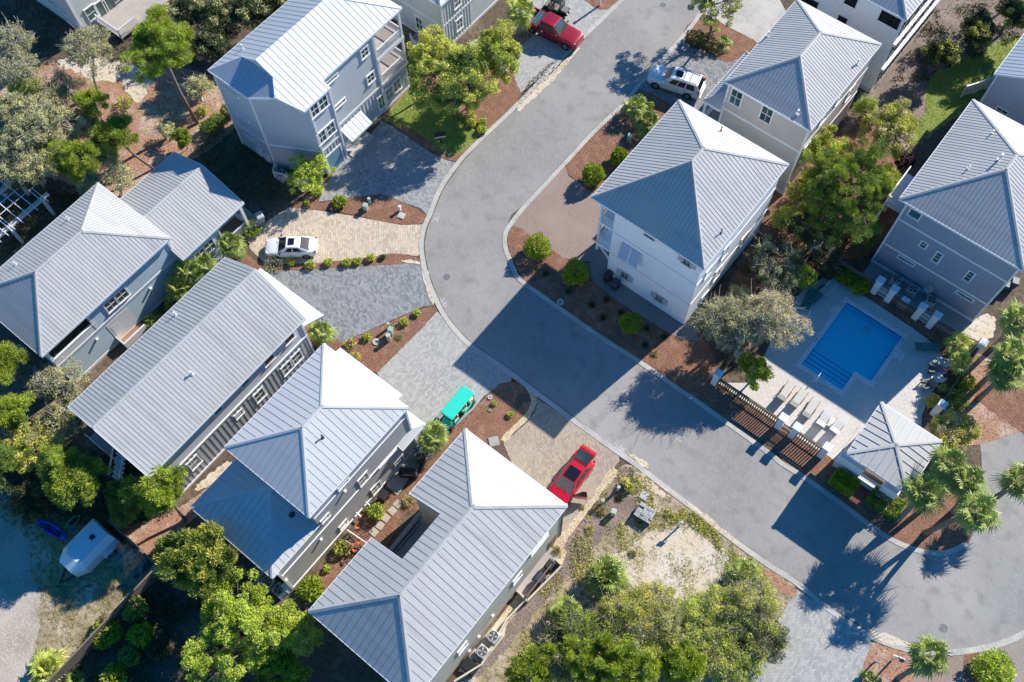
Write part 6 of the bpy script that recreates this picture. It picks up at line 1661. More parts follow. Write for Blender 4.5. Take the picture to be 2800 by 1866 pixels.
for i, (t, x, y, r_, h, mm, lab) in enumerate((('M', 20, 320, 2.0, 1.0, 'oak_grey', "low grey oak at the left edge beneath the spreading crown"), ('M', 120, 235, 1.9, .9, 'oak_grey', "low grey oak right of the bare leaning trunks"), ('M', 190, 290, 1.7, .9, 'oak_grey', "low grey oak filling the gap right of the spreading crown"), ('M', 130, 350, 1.8, 1.0, 'olive', "olive oak filling the gap below the spreading crown"), ('M', 240, 355, 1.3, .8, 'olive', "low olive bush between the two bright pines"), ('M', 205, 420, 1.3, .8, 'oak_grey', "low grey bush by the roof apex of the pale blue house"), ('M', 60, 200, 1.6, .9, 'lime', "yellow green low oak under the bare limbs"))):
    tree("oak_tree", lab, "tree", (t, x, y, 2.6), r_, h, clumps=40, m=mm, seed=280 + i, **{**OAK, 'twigs': 3})
for i, (x, y, r_, h, mm, lab) in enumerate(((1250, 1090, 1.5, .8, 'lime', "yellow low scrub below the sand, middle"), (940, 1240, 1.7, .9, 'olive', "olive scrub in the thicket centre, behind the yellow one"), (1180, 1290, 1.5, .9, 'olive', "olive scrub right of the thicket centre"), (1450, 1270, 1.6, .9, 'lime', "yellow green scrub near the corner drive"), (600, 1280, 1.5, 1.0, 'oak_dark', "dark scrub between the bright pines and the palmetto"), (1600, 1130, 1.5, 1.0, 'olive', "olive scrub under the right palmetto"), (860, 1330, 1.5, 1.0, 'lime', "lime scrub above the bottom edge pines"), (330, 1290, 1.4, .8, 'oak_dark', "dark scrub at the thicket's left end"))):
    tree("scrub_bush", lab, "shrub", ('C3', x, y, 1.1), r_, h, clumps=34, m=mm, second='oak_grey', sec_frac=.3, seed=300 + i, group="scrub of the empty lot", **SC_)

scatter("weeds", SAND, 2200, .07, .10, 'olive', "thin olive weeds dotted over the white sand", "weeds", .3, .8, .9)
for i, (t, x, y, r_, h, mm, lab) in enumerate((('M', 1900, 600, 1.3, 1.2, 'oak_dark', "dark shrub between the pool fence pillar and the big pine"), ('M', 1860, 440, 1.3, 1.2, 'olive', "olive shrub at the lower left of the big pine"), ('M', 1985, 540, 1.3, 1.2, 'pine_dark', "dark green shrub at the lower right of the big pine"), ('M', 1990, 250, 1.2, 1.1, 'lime', "yellow green shrub topping the loose grey oak"), ('M', 1810, 500, 1.2, 1.1, 'olive', "olive shrub by the white house's rear corner"), ('M', 1700, 690, 1.2, 1.2, 'oak_grey', "grey shrub by the white wall, behind the silvery oak"))):
    tree("scrub_bush", lab, "shrub", (t, x, y, h), r_, h, clumps=30, m=mm, seed=330 + i, group="shrubs between the right hand houses", **SC_)
scatter("ground_cover", PX('M', (1840, 480), (1960, 540), (1900, 640), (1800, 620), (1740, 680), (1700, 620)), 3500, .09, .25, 'oak_dark', "dark leafy undergrowth between the right hand houses", "undergrowth", .5, .4, .1)
# ------------------------------------------------------------------ vehicles
def loft(st, n_close=True):
    """car body from stations (x, half width, z low, z side, z top)"""
    mb = MB(); rings = []
    for x, hw, zl, zs, zt in st:
        half = [(0, zl), (hw * .86, zl), (hw * .98, zl + .10), (hw, (zl + zs) / 2), (hw * .985, zs), (hw * .90, zs + (zt - zs) * .75), (hw * .55, zt), (0, zt + .015)]
        ring = [(x, y, z) for y, z in half] + [(x, -y, z) for y, z in half[-2:0:-1]]
        rings.append(ring)
    k = len(rings[0])
    for r in rings: mb.v += r
    for i in range(len(rings) - 1):
        for j in range(k):
            q = (j + 1) % k
            mb.f.append((i * k + j, i * k + q, (i + 1) * k + q, (i + 1) * k + j))
    mb.f.append(tuple(reversed(range(k)))); mb.f.append(tuple((len(rings) - 1) * k + j for j in range(k)))
    return mb


def inset(mb, q, u0, u1, v0, v1, off, th=.012):
    """panel on the quad q = (a, b, c, d) (u: a->b, v: a->d)"""
    a, b, c, d = [Vector(p) for p in q]
    f = lambda u, v: (a * (1 - u) + b * u) * (1 - v) + (d * (1 - u) + c * u) * v
    n = (b - a).cross(d - a).normalized()
    P = [f(u0, v0), f(u1, v0), f(u1, v1), f(u0, v1)]
    mb.hexa([p + n * (off - th) for p in P] + [p + n * off for p in P])
    return mb


def wheel(parent, x, y, r=.34, w=.22):
    s = 1 if y > 0 else -1
    t = MB().tube([(x, y - w / 2, r), (x, y + w / 2, r)], r, 20).build("wheel", MT['tyre'], parent, world=False, bevel=.03)
    mb = MB().tube([(x, y + s * (w / 2 - .03), r), (x, y + s * (w / 2 + .008), r)], r * .62, 14)
    mb.build("rim", MT['rim'], t, world=False)
    return t


def car(name, label, cat, front, rear, spec, paint, zz=.6, trim='black', skip_doors=()):
    a, b = G(*front, zz), G(*rear, zz)
    c = (a + b) / 2; d = a - b
    rot = math.atan2(d.y, d.x)
    o = thing(name, label, cat, (c.x, c.y, .02), rot)
    loft(spec['st']).build("body", MT[paint], o, world=False, smooth=True, subsurf=2)
    (xf, wb, zb), (xft, wt, zt), (xrt, zt2), xr = spec['cab']
    Fl, Fr, Rl, Rr = (xf, wb, zb), (xf, -wb, zb), (xr, wb, zb), (xr, -wb, zb)
    fl, fr, rl, rr = (xft, wt, zt), (xft, -wt, zt), (xrt, wt, zt2), (xrt, -wt, zt2)
    xm, zm = (xft + xrt) / 2, max(zt, zt2) + .045
    ml, mr = (xm, wt * .97, zm), (xm, -wt * .97, zm)
    mb = MB(); mb.v = [Fl, Fr, Rr, Rl, fl, fr, rr, rl, ml, mr]
    mb.f = [(0, 1, 5, 4)[::-1], (4, 5, 9, 8)[::-1], (8, 9, 6, 7)[::-1], (7, 6, 2, 3)[::-1], (0, 4, 8, 7, 3)[::-1], (1, 2, 6, 9, 5)[::-1], (0, 3, 2, 1)[::-1]]
    cab = mb.build("cabin", MT[paint], o, world=False, smooth=False, bevel=.07)
    gl = spec.get('glass', 'glass_dark')
    def pane(n, q, *r):
        p = MB(); inset(p, q, *r, .016); p.build(n, MT[gl if n != 'windshield' else spec.get('ws', gl)], o, world=False)
    pane("windshield", (Fr, Fl, fl, fr), .05, .95, .06, .95)
    if not spec.get('open_rear'): pane("rear_window", (Rl, Rr, rr, rl), .06, .94, .10, .92)
    cuts = spec.get('cuts', ((.16, .47), (.51, .84)))
    for s, q in ((1, (Fl, Rl, rl, fl)), (-1, (Rr, Fr, fr, rr))):
        for u0, u1 in cuts:
            if s < 0: u0, u1 = 1 - u1, 1 - u0
            pane("side_window", q, u0, u1, .14, .88)
    if 'sun' in spec:
        x0, x1, hw = spec['sun']
        p = MB(); p.box(x0, -hw, zm - .01, x1, hw, zm + .012); p.build("sunroof", MT['glass_dark'], o, world=False, bevel=.02)
    for x in spec['wh']:
        for s in (1, -1):
            wheel(o, x, s * (spec['W'] / 2 - .12), spec.get('wr', .34))
            MB().tube([(x, s * (spec['W'] / 2 - .28), spec.get('wr', .34)), (x, s * (spec['W'] / 2 - .005), spec.get('wr', .34))], spec.get('wr', .34) * 1.14, 20).build("wheel_arch", MT['black'], o, world=False)
    hx, hy, hz = spec['head']; tx, ty, tz = spec['tail']
    for s in (1, -1):
        MB().hexa([(hx - .26, s * hy - .10, hz - .06), (hx + .08, s * (hy - .14) - .10, hz - .06), (hx + .08, s * (hy - .14) + .10, hz - .06), (hx - .26, s * hy + .14, hz - .06), (hx - .28, s * hy - .10, hz + .09), (hx + .02, s * (hy - .14) - .10, hz + .07), (hx + .02, s * (hy - .14) + .10, hz + .07), (hx - .28, s * hy + .14, hz + .09)]).build("headlight", MT['light'], o, world=False, bevel=.02)
        MB().box(tx - .05, s * ty - .10, tz - .10, tx + .16, s * ty + .09, tz + .10).build("taillight", MT['tail'], o, world=False, bevel=.03)
        MB().hexa([(xf - .28, s * (wb + .05), zb + .06), (xf - .16, s * (wb + .05), zb + .06), (xf - .14, s * (wb + .26), zb + .06), (xf - .26, s * (wb + .26), zb + .06), (xf - .28, s * (wb + .05), zb + .22), (xf - .16, s * (wb + .05), zb + .22), (xf - .14, s * (wb + .26), zb + .22), (xf - .26, s * (wb + .26), zb + .22)]).build("wing_mirror", MT[paint if trim != 'black' else 'black'], o, world=False, bevel=.02)
    for s in (1, -1):
        hw = spec['W'] / 2
        for u in (xf - .12, (xf + xr) / 2 + .25, xr + .75):
            MB().box(u - .008, s * (hw - .06), .40, u + .008, s * (hw - .004), zb - .10).build("door_seam", MT['black'], o, world=False)
        for u in ((xf + xr) / 2 + .38, xr + .95):
            MB().box(u - .09, s * (hw - .02), zb - .22, u + .09, s * (hw + .012), zb - .18).build("door_handle", MT[paint], o, world=False)
        MB().bar((xf + .14, s * .42, zb + .045), (xf - .16, s * .05, zb + .17), .02, .02).build("wiper", MT['black'], o, world=False)
    MB().box(hx - .03, -hy + .25, hz - .20, hx + .155, hy - .25, hz - .08).build("grille", MT['black'], o, world=False, bevel=.02)
    MB().box(tx - .03, -.26, tz - .28, tx + .012, .26, tz - .14).build("number_plate", MT['white'], o, world=False)
    return o


SEDAN = dict(W=1.8, st=[(2.28, .52, .34, .52, .58), (2.22, .68, .24, .58, .66), (1.95, .83, .19, .66, .78), (1.3, .90, .17, .76, .90), (.7, .90, .17, .84, .95), (-.6, .90, .17, .86, .96), (-1.5, .90, .17, .86, .99), (-2.0, .84, .22, .82, .99), (-2.24, .70, .30, .76, .92), (-2.28, .55, .36, .70, .86)],
             cab=((1.05, .76, .90), (.28, .58, 1.40), (-.85, 1.39), -1.72), wh=(1.38, -1.32), wr=.32, head=(2.12, .66, .66), tail=(-2.16, .66, .82), sun=(-.42, .10, .34), cuts=((.20, .45), (.49, .80)))
car("sedan", "white sedan with a sunroof on the beige paver drive", "car", ('B2', 57, 138), ('B2', 430, 132), SEDAN, 'car_white')
TAHOE = dict(W=2.04, st=[(2.6, .72, .40, .80, .92), (2.55, .88, .32, .88, 1.02), (2.2, .98, .28, .95, 1.12), (1.4, 1.02, .26, 1.02, 1.17), (.8, 1.02, .26, 1.08, 1.20), (-1.5, 1.02, .26, 1.08, 1.20), (-2.35, 1.0, .28, 1.08, 1.20), (-2.58, .95, .36, 1.05, 1.15), (-2.62, .86, .42, .98, 1.08)],
             cab=((1.12, .92, 1.14), (.42, .74, 1.84), (-2.2, 1.84), -2.52), wh=(1.62, -1.5), wr=.40, head=(2.44, .76, .92), tail=(-2.52, .86, 1.25), sun=(-.55, .1, .36), cuts=((.15, .36), (.39, .60), (.64, .88)), ws='glass')
o = car("sport_utility_car", "large white sport utility car with roof rails on the slate drive in tree shade", "car", ('A3', 953, 500), ('A3', 1308, 618), TAHOE, 'car_silver', .8, 'paint')
for s in (1, -1):
    MB().bar((.1, s * .66, 1.93), (-2.1, s * .66, 1.93), .05, .05).build("roof_rail", MT['steel'], o, world=False)
for x in (-.75, -1.35):
    MB().box(x - .018, -.60, 1.88, x + .018, .60, 1.90).build("roof_gap", MT['black'], o, world=False)
MB().box(-2.5, -.9, .42, -2.72, .9, .60).build("bumper", MT['car_silver'], o, world=False, bevel=.04)
PICK = dict(W=2.06, st=[(2.95, .80, .50, .92, 1.02), (2.9, .93, .45, .98, 1.10), (2.4, 1.0, .42, 1.05, 1.18), (1.4, 1.02, .40, 1.12, 1.24), (.8, 1.02, .40, 1.15, 1.26), (-1.2, 1.02, .40, 1.15, 1.26)],
            cab=((1.15, .92, 1.20), (.42, .74, 1.92), (-1.0, 1.92), -1.22), wh=(1.95, -1.85), wr=.42, head=(2.86, .80, 1.0), tail=(-2.88, .86, 1.05), cuts=((.17, .50), (.54, .90)), ws='glass')
o = car("pickup_truck", "dark red crew cab pickup truck with a covered bed, parked by the yellow green palm", "truck", ('A3', 438, 270), ('A3', 135, 120), PICK, 'truck_red', .9)
mb = MB()
for s in (1, -1): mb.box(-2.95, s * .85, .45, -1.21, s * 1.02, 1.24)
mb.box(-2.95, -.849, .45, -2.83, .849, 1.22); mb.build("bed", MT['truck_red'], o, world=False, bevel=.04)
MB().box(-2.82, -.84, .6, -1.24, .84, .7).build("bed_floor", MT['black'], o, world=False)
tb = MB(); tb.box(-2.0, -.86, 1.16, -1.24, .86, 1.24); tb.build("bed_cover", MT['navy'], o, world=False)
for y in (-.5, 0, .5): pass
MB().box(-1.75, -.86, 1.25, -1.66, .86, 1.34).build("rack_bar", MT['steel'], o, world=False); MB().box(-2.05, -.86, 1.25, -1.96, .86, 1.34).build("rack_bar", MT['steel'], o, world=False)
MB().box(2.85, -.75, .45, 3.05, .75, .72).build("bumper", MT['truck_red'], o, world=False, bevel=.05)
MB().box(2.88, -.62, .74, 2.99, .62, .98).build("grille", MT['black'], o, world=False, bevel=.02)
for s in (1, -1): MB().box(-1.0, s * 1.0, .42, 1.1, s * 1.14, .48).build("running_board", MT['black'], o, world=False)

CROSS = dict(W=1.9, st=[(2.3, .62, .38, .66, .76), (2.25, .78, .28, .74, .86), (1.9, .90, .24, .84, .98), (1.2, .95, .22, .92, 1.05), (.6, .95, .22, .96, 1.08), (-.9, .94, .22, .96, 1.08), (-1.6, .97, .22, .98, 1.10), (-2.1, .92, .26, .98, 1.06), (-2.3, .80, .34, .86, .92)],
             cab=((1.15, .84, 1.00), (.30, .62, 1.58), (-1.25, 1.60), -1.95), wh=(1.42, -1.38), wr=.36, head=(2.1, .70, .80), tail=(-2.2, .76, .95), sun=(-.75, .22, .50), cuts=((.18, .42), (.46, .70), (.74, .88)), ws='interior', open_rear=True)
o = car("hatchback_car", "bright red car with raised tailgate and open door, nose under the courtyard house roof", "car", ('F1', 395, 1395), ('F1', 1085, 420), CROSS, 'car_red', .8)
h = MB(); h.hexa([(-1.30, -.60, 1.60), (-1.28, .60, 1.60), (-2.35, .70, 1.80), (-2.35, -.70, 1.80), (-1.30, -.60, 1.66), (-1.28, .60, 1.66), (-2.35, .70, 1.86), (-2.35, -.70, 1.86)][:4][::-1] + [(-1.30, -.60, 1.66), (-1.28, .60, 1.66), (-2.35, .70, 1.86), (-2.35, -.70, 1.86)][::-1])
h = h.build("tailgate", MT['car_red'], o, world=False, bevel=.03)
MB().hexa([(-2.18, -.60, 1.84), (-1.42, -.54, 1.69), (-1.42, .54, 1.69), (-2.18, .60, 1.84), (-2.18, -.60, 1.86), (-1.42, -.54, 1.71), (-1.42, .54, 1.71), (-2.18, .60, 1.86)]).build("rear_window", MT['glass'], h, world=False)
MB().hexa([(-2.60, -.66, 1.62), (-2.34, -.68, 1.82), (-2.34, .68, 1.82), (-2.60, .66, 1.62), (-2.64, -.66, 1.67), (-2.36, -.68, 1.875), (-2.36, .68, 1.875), (-2.64, .66, 1.67)]).build("spoiler", MT['car_red'], h, world=False, bevel=.02)
dm = Matrix.Translation((.95, .93, 0)) @ Matrix.Rotation(R_(-62), 4, 'Z')
mb = MB().box(-1.05, -.05, .30, 0, .06, 1.0).xform(dm); dr = mb.build("door", MT['car_red'], o, world=False, bevel=.04); dr['label'] = "open red driver's door"
MB().hexa([(-1.02, -.02, 1.0), (-.05, -.02, 1.0), (-.05, .02, 1.0), (-1.02, .02, 1.0), (-.95, -.20, 1.48), (-.62, -.20, 1.48), (-.62, -.17, 1.48), (-.95, -.17, 1.48)]).xform(dm).build("window", MT['glass_dark'], dr, world=False)
MB().box(-.95, -.075, .4, -.1, -.051, .92).xform(dm).build("trim_panel", MT['interior'], dr, world=False)


def golf_cart(label, front, rear, zr, Lr, Wr, paint, rows, cat="golf cart"):
    a, b = G(*front, zr), G(*rear, zr)
    c = (a + b) / 2; d = a - b
    o = thing("golf_cart", label, cat, (c.x, c.y, .03), math.atan2(d.y, d.x))
    hl, hw = Lr / 2, Wr / 2
    rb = MB().hexa([(-hl, -hw, zr - .04), (hl, -hw, zr - .04), (hl, hw, zr - .04), (-hl, hw, zr - .04), (-hl + .05, -hw + .05, zr + .03), (hl - .08, -hw + .05, zr + .03), (hl - .08, hw - .05, zr + .03), (-hl + .05, hw - .05, zr + .03)])
    rf = rb.build("roof", MT[paint], o, world=False, bevel=.05)
    for s in (-1, 1):
        MB().bar((-hl + .12, s * (hw - .12), zr + .045), (hl - .25, s * (hw - .12), zr + .045), .07, .035).build("roof_rib", MT[paint], rf, world=False, bevel=.015)
        MB().bar((-hl + .12, s * (hw - .30), zr + .04), (hl - .25, s * (hw - .30), zr + .04), .03, .025).build("roof_rib", MT[paint], rf, world=False)
    MB().box(-hl + .05, -hw + .05, .28, hl - .1, hw - .05, .36).build("floor", MT['black'], o, world=False)
    hd = MB().hexa([(hl - .25, -hw + .12, .36), (hl + .55, -hw + .22, .36), (hl + .55, hw - .22, .36), (hl - .25, hw - .12, .36), (hl - .25, -hw + .15, .92), (hl + .42, -hw + .28, .72), (hl + .42, hw - .28, .72), (hl - .25, hw - .15, .92)])
    hd.build("hood", MT[paint], o, world=False, bevel=.08)
    for s in (-1, 1): MB().box(hl + .44, s * (hw - .38) - .09, .52, hl + .54, s * (hw - .38) + .09, .64).build("headlight", MT['light'], o, world=False)
    for x in rows:
        f = -1 if x == min(rows) and len(rows) > 1 else 1
        MB().box(x - .26, -hw + .12, .62, x + .26, hw - .12, .76).build("seat", MT['beige_vinyl' if paint != 'black' else 'interior'], o, world=False, bevel=.04)
        MB().box(x - f * .26 - .06, -hw + .14, .78, x - f * .26 + .06, hw - .14, 1.18).build("backrest", MT['beige_vinyl' if paint != 'black' else 'interior'], o, world=False, bevel=.04)
        MB().box(x - .28, -hw + .08, .361, x + .28, hw - .08, .615).build("seat_base", MT[paint], o, world=False, bevel=.04)
    for s in (-1, 1):
        MB().box(-hl + .5, s * (hw - .02), .30, -.05, s * (hw - .10), .60).build("side_panel", MT[paint], o, world=False, bevel=.03)
        for x0, x1 in ((hl - .18, hl - .25), (-.1, -.12), (-hl + .12, -hl + .12)):
            MB().tube([(x0, s * (hw - .09), .5), (x1, s * (hw - .12), zr - .03)], .025, 6).build("post", MT['black'], o, world=False)
        for x in (hl + .12, -hl + .35):
            wheel(o, x, s * (hw - .06), .27, .22)
    MB().bar((hl - .3, .32, .9), (hl - .42, .32, 1.0), .34, .03, (1, 0, .8)).build("steering_wheel", MT['black'], o, world=False)
    MB().hexa([(hl - .20, -hw + .16, .94), (hl - .19, -hw + .16, .94), (hl - .19, hw - .16, .94), (hl - .20, hw - .16, .94), (hl - .27, -hw + .16, zr - .06), (hl - .26, -hw + .16, zr - .06), (hl - .26, hw - .16, zr - .06), (hl - .27, hw - .16, zr - .06)]).build("windshield", MT['glass'], o, world=False)
    return o


golf_cart("teal six seat golf cart with beige seats on the light grey drive", ('F2', 488, 1075), ('F2', 1008, 440), 1.95, 2.95, 1.22, 'cart_teal', (.85, -.25, -1.15))
golf_cart("black golf cart cut off by the top edge, beside the dark red pickup", ('F3', 1190, 55), ('F3', 700, -160), 1.85, 2.2, 1.2, 'black', (.45, -.6))

# enclosed white trailer
o = thing("utility_trailer", "white enclosed utility trailer with a wedge nose, parked by the kayaks", "trailer", (-36.6, -6.2, 0))
n0, n1 = -8.05, -4.35
mb = MB()
pr = [(-37.85, -4.4), (-37.85, -7.3), (-37.35, -8.15), (-35.9, -8.15), (-35.4, -7.3), (-35.4, -4.4)]
mb.prism(pr[::-1], .45, 1.55)
tp = [(-37.85, -4.4, 1.55), (-37.85, -7.3, 1.55), (-37.35, -8.15, 1.55), (-35.9, -8.15, 1.55), (-35.4, -7.3, 1.55), (-35.4, -4.4, 1.55)]
up = [(-37.45, -4.5, 2.0), (-37.45, -7.0, 2.0), (-37.15, -7.35, 1.98), (-36.1, -7.35, 1.98), (-35.8, -7.0, 2.0), (-35.8, -4.5, 2.0)]
for i in range(6):
    j = (i + 1) % 6
    mb.poly([tp[j], tp[i], up[i], up[j]][::-1])
mb.poly(up[::-1])
mb.build("body", MT['trailer'], o, bevel=.03)
MB().box(-36.75, -5.55, 2.0, -36.4, -5.2, 2.06).build("roof_hatch", MT['glass_dark'], o)
for x, s in ((-37.9, -1), (-35.35, 1)):
    w = MB().tube([(x - .1, -5.4, .34), (x + .1, -5.4, .34)], .34, 18).build("wheel", MT['tyre'], o)
    MB().tube([(x + s * .1, -5.4, .34), (x + s * .115, -5.4, .34)], .2, 14).build("rim", MT['rim'], w)
    MB().hexa([(x - .15, -5.95, .62), (x + .15, -5.95, .62), (x + .15, -4.85, .62), (x - .15, -4.85, .62), (x - .15, -5.75, .80), (x + .15, -5.75, .80), (x + .15, -5.05, .80), (x - .15, -5.05, .80)]).build("mudguard", MT['trailer'], o, bevel=.03)
mb = MB().bar((-37.2, -8.1, .42), (-36.63, -9.3, .42), .08, .1); mb.bar((-36.05, -8.1, .42), (-36.63, -9.3, .42), .08, .1); mb.build("drawbar", MT['black'], o)
MB().box(-37.3, -8.19, .5, -35.95, -8.155, 1.1).build("nose_plate", MT['conc_grey'], o)


def kayak(label, a, b, paint, w=.78):
    A, B = G(*a, .2), G(*b, .2)
    c = (A + B) / 2; d = A - B; L = d.length
    o = thing("kayak", label, "kayak", (c.x, c.y, 0), math.atan2(d.y, d.x))
    mb = MB(); rings = []
    N = 12
    for i in range(N + 1):
        t = i / N * 2 - 1
        hw = w / 2 * max(.04, (1 - abs(t) ** 2.4)); x = t * L / 2
        z0 = .02 + .14 * abs(t) ** 3; z1 = .34 + .10 * t * t
        in_ = abs(t) < .62
        zc = z1 - (.20 if in_ else -.03)
        rings.append([(x, 0, z0), (x, hw * .7, z0 + .04), (x, hw, z1 - .08), (x, hw * .92, z1), (x, hw * .62, z1 - .01), (x, hw * .5, zc), (x, 0, zc), (x, -hw * .5, zc), (x, -hw * .62, z1 - .01), (x, -hw * .92, z1), (x, -hw, z1 - .08), (x, -hw * .7, z0 + .04)])
    for r in rings: mb.v += r
    k = 12
    for i in range(N):
        for j in range(k):
            mb.f.append((i * k + j, i * k + (j + 1) % k, (i + 1) * k + (j + 1) % k, (i + 1) * k + j))
    mb.f.append(tuple(reversed(range(k)))); mb.f.append(tuple(N * k + j for j in range(k)))
    mb.build("hull", MT[paint], o, world=False, smooth=True)
    for x in (-.5, .5):
        MB().box(x * L * .32 - .2, -.17, .2, x * L * .32 + .15, .17, .26).build("seat", MT['navy'], o, world=False, bevel=.03)
        MB().box(x * L * .32 - .25, -.17, .2, x * L * .32 - .19, .17, .48).build("backrest", MT['navy'], o, world=False, bevel=.02)
    MB().bar((-L * .3, .25, .36), (L * .3, .28, .38), .03, .03).build("paddle", MT['black'], o, world=False)
    return o


kayak("blue two seat kayak on the ground left of the white trailer", ('C1', 250, 445), ('C1', 470, 585), 'kayak_blue')
kayak("green kayak partly tucked behind the white trailer", ('C1', 455, 500), ('C1', 560, 420), 'kayak_green', .7)


def bicycle(label, a, b, col, group):
    A, B = G(*a, .5), G(*b, .5)
    c = (A + B) / 2; d = A - B
    o = thing("bicycle", label, "bicycle", (c.x, c.y, .02), math.atan2(d.y, d.x), group)
    for x in (-.52, .52):
        pts = [(x + .33 * math.cos(t), 0, .34 + .33 * math.sin(t)) for t in np.linspace(0, 2 * math.pi, 21)]
        w = MB().tube(pts, .024, 5, cap=False).build("wheel", MT['tyre'], o, world=False)
        sb = MB()
        for k in range(8):
            t = k * math.pi / 4
            sb.bar((x, 0, .34), (x + .31 * math.cos(t), 0, .34 + .31 * math.sin(t)), .008, .008, (0, 1, 0))
        sb.build("rim", MT['steel'], w, world=False)
    mb = MB()
    for p, q in (((-.52, 0, .34), (-.1, 0, .32)), ((-.1, 0, .32), (-.22, 0, .85)), ((-.52, 0, .34), (-.2, 0, .78)), ((-.1, 0, .32), (.38, 0, .80)), ((-.2, 0, .78), (.36, 0, .86)), ((.34, 0, .98), (.52, 0, .34))):
        mb.tube([p, q], .022, 6)
    mb.build("frame", MT[col], o, world=False)
    MB().tube([(.22, .30, 1.02), (.34, .12, 1.0), (.34, -.12, 1.0), (.22, -.30, 1.02)], .016, 6).build("handlebar", MT['steel'], o, world=False)
    MB().hexa([(-.38, -.12, .86), (-.08, -.04, .88), (-.08, .04, .88), (-.38, .12, .86), (-.38, -.11, .95), (-.08, -.03, .92), (-.08, .03, .92), (-.38, .11, .95)]).build("saddle", MT['orange'], o, world=False, bevel=.03)
    for s in (1, -1): MB().tube([(-.1, s * .04, .32), (-.1, s * .1, .32 - s * .15), (-.1, s * .18, .32 - s * .15)], .014, 5).build("pedal", MT['black'], o, world=False)
    return o


GB = "bicycles parked by the grey wall"
bicycle("black bicycle with an orange saddle nearest the stepping stones", ('C2', 800, 522), ('C2', 650, 510), 'black', GB)
bicycle("white bicycle with an orange saddle beside the white rack rail", ('C2', 610, 590), ('C2', 690, 640), 'white', GB)
bicycle("bicycle with an orange saddle between the white rack rail and its white twin", ('C2', 640, 560), ('C2', 745, 650), 'steel', GB)
bicycle("black bicycle furthest down by the dark shrub, under the roof corner", ('C2', 625, 620), ('C2', 700, 690), 'black', GB)
a, b = G('C2', 636, 535), G('C2', 770, 625)
o = thing("bicycle_rack", "white rail rack holding the parked bicycles", "bicycle rack", (a.x, a.y, 0))
MB().tube([a + Vector((0, 0, .75)), b + Vector((0, 0, .75))], .05, 8).build("rail", MT['white'], o)
for q in (.05, .95):
    p = a.lerp(b, q); MB().tube([p, p + Vector((0, 0, .75))], .05, 8).build("post", MT['white'], o)
# ------------------------------------------------------------------ the pool, fences and small things
pool = thing("swimming_pool", "blue swimming pool with white coping and a notched corner in the paved deck", "pool", (-.2, 43.6, 0))
zc = PATCHES["pool_deck"][1]
PO = [(-3.22, 47.58), (2.70, 47.58), (2.70, 41.66), (1.20, 41.66), (1.20, 39.55), (-3.22, 39.55)]
mb = MB(); k = 6
for i in range(k):
    j = (i + 1) % k
    a, b, c, d = PO[i], PO[j], PIN[j], PIN[i]
    mb.hexa([(*d, zc - .15), (*c, zc - .15), (*b, zc - .15), (*a, zc - .15), (*d, zc + .05), (*c, zc + .05), (*b, zc + .05), (*a, zc + .05)])
for x0, y0, x1, y1 in ((-3.60, 45.62, -3.221, 46.3), (2.701, 45.0, 3.35, 46.0), (-1.45, 39.25, -.95, 39.549)):
    mb.box(x0, y0, zc - .1, x1, y1, zc + .05)
mb.build("coping", MT['coping'], pool)
mb = MB()
for i in range(k):
    j = (i + 1) % k
    a, b = PIN[i], PIN[j]
    mb.poly([(*a, -1.0), (*b, -1.0), (*b, zc - .02), (*a, zc - .02)])
mb.poly([(*p, -.72) for p in PIN])
mb.build("shell", MT['pool_shell'], pool)
mb = MB()
for i in range(k):
    a, b = Vector(PIN[i]), Vector(PIN[(i + 1) % k]); d = (b - a).normalized(); nn = Vector((d.y, -d.x)) * .006
    mb.poly([(*(a + nn), -.16), (*(b + nn), -.16), (*(b + nn), zc - .015), (*(a + nn), zc - .015)])
mb.build("tile_line", MT['navy_tile'], pool)
for q in range(4):
    mb = MB().box(-2.82, 39.96, -.71, .87, 42.0 - q * .48, -.58 + q * .13); s_ = mb.build("step", MT['pool_shell'], pool)
    MB().box(-2.81, 42.0 - q * .48 - .07, -.58 + q * .13, .86, 42.0 - q * .48, -.57 + q * .13).build("nosing", MT['navy_tile'], s_)
mb = MB(); mb.poly([(*p, zc - .10) for p in PIN][::-1]); mb.build("water", MT['water'], pool)
p = G('B4', 683, 703, -.7)
MB().box(p.x - .3, p.y - .3, -.719, p.x + .3, p.y + .3, -.70).box(p.x - .22, p.y - .22, -.699, p.x + .22, p.y + .22, -.69).build("drain", MT['coping'], pool)
for s in (44.95, 45.5):
    MB().tube([(3.0, s, zc), (3.0, s, .75), (2.7, s, .95), (2.35, s, .75), (2.2, s, -.6)], .028, 7).build("ladder_rail", MT['steel'], pool)
MB().tube([(-1.2, 39.4, zc), (-1.2, 39.45, .85), (-1.2, 40.2, .8), (-1.2, 41.4, -.55)], .028, 7).build("hand_rail", MT['white'], pool)


def lettering(txt, x, y, rot, size):
    cu = bpy.data.curves.new("lettering", 'FONT'); cu.body = txt; cu.size = size; cu.align_x = 'CENTER'; cu.align_y = 'CENTER'; cu.extrude = .002
    to = bpy.data.objects.new("lettering", cu); COL.objects.link(to)
    bpy.context.view_layer.update()
    me = bpy.data.meshes.new_from_object(to.evaluated_get(bpy.context.evaluated_depsgraph_get()))
    bpy.data.objects.remove(to)
    me.materials.clear(); me.materials.append(MT['ink'])
    o = mesh_child("lettering", me, pool)
    o.location = Vector((x, y, zc + .053)) - root_loc(pool); o.rotation_euler = (0, 0, rot)


for x, y, rot, tx in ((-3.03, 46.75, R_(90), "5 FT"), (-3.03, 42.6, R_(90), "4 FT"), (2.52, 46.9, R_(-90), "5 FT"), (2.52, 42.5, R_(-90), "4 FT"), (-.75, 39.75, 0, "3 FT")):
    lettering(tx, x, y, rot, .24)


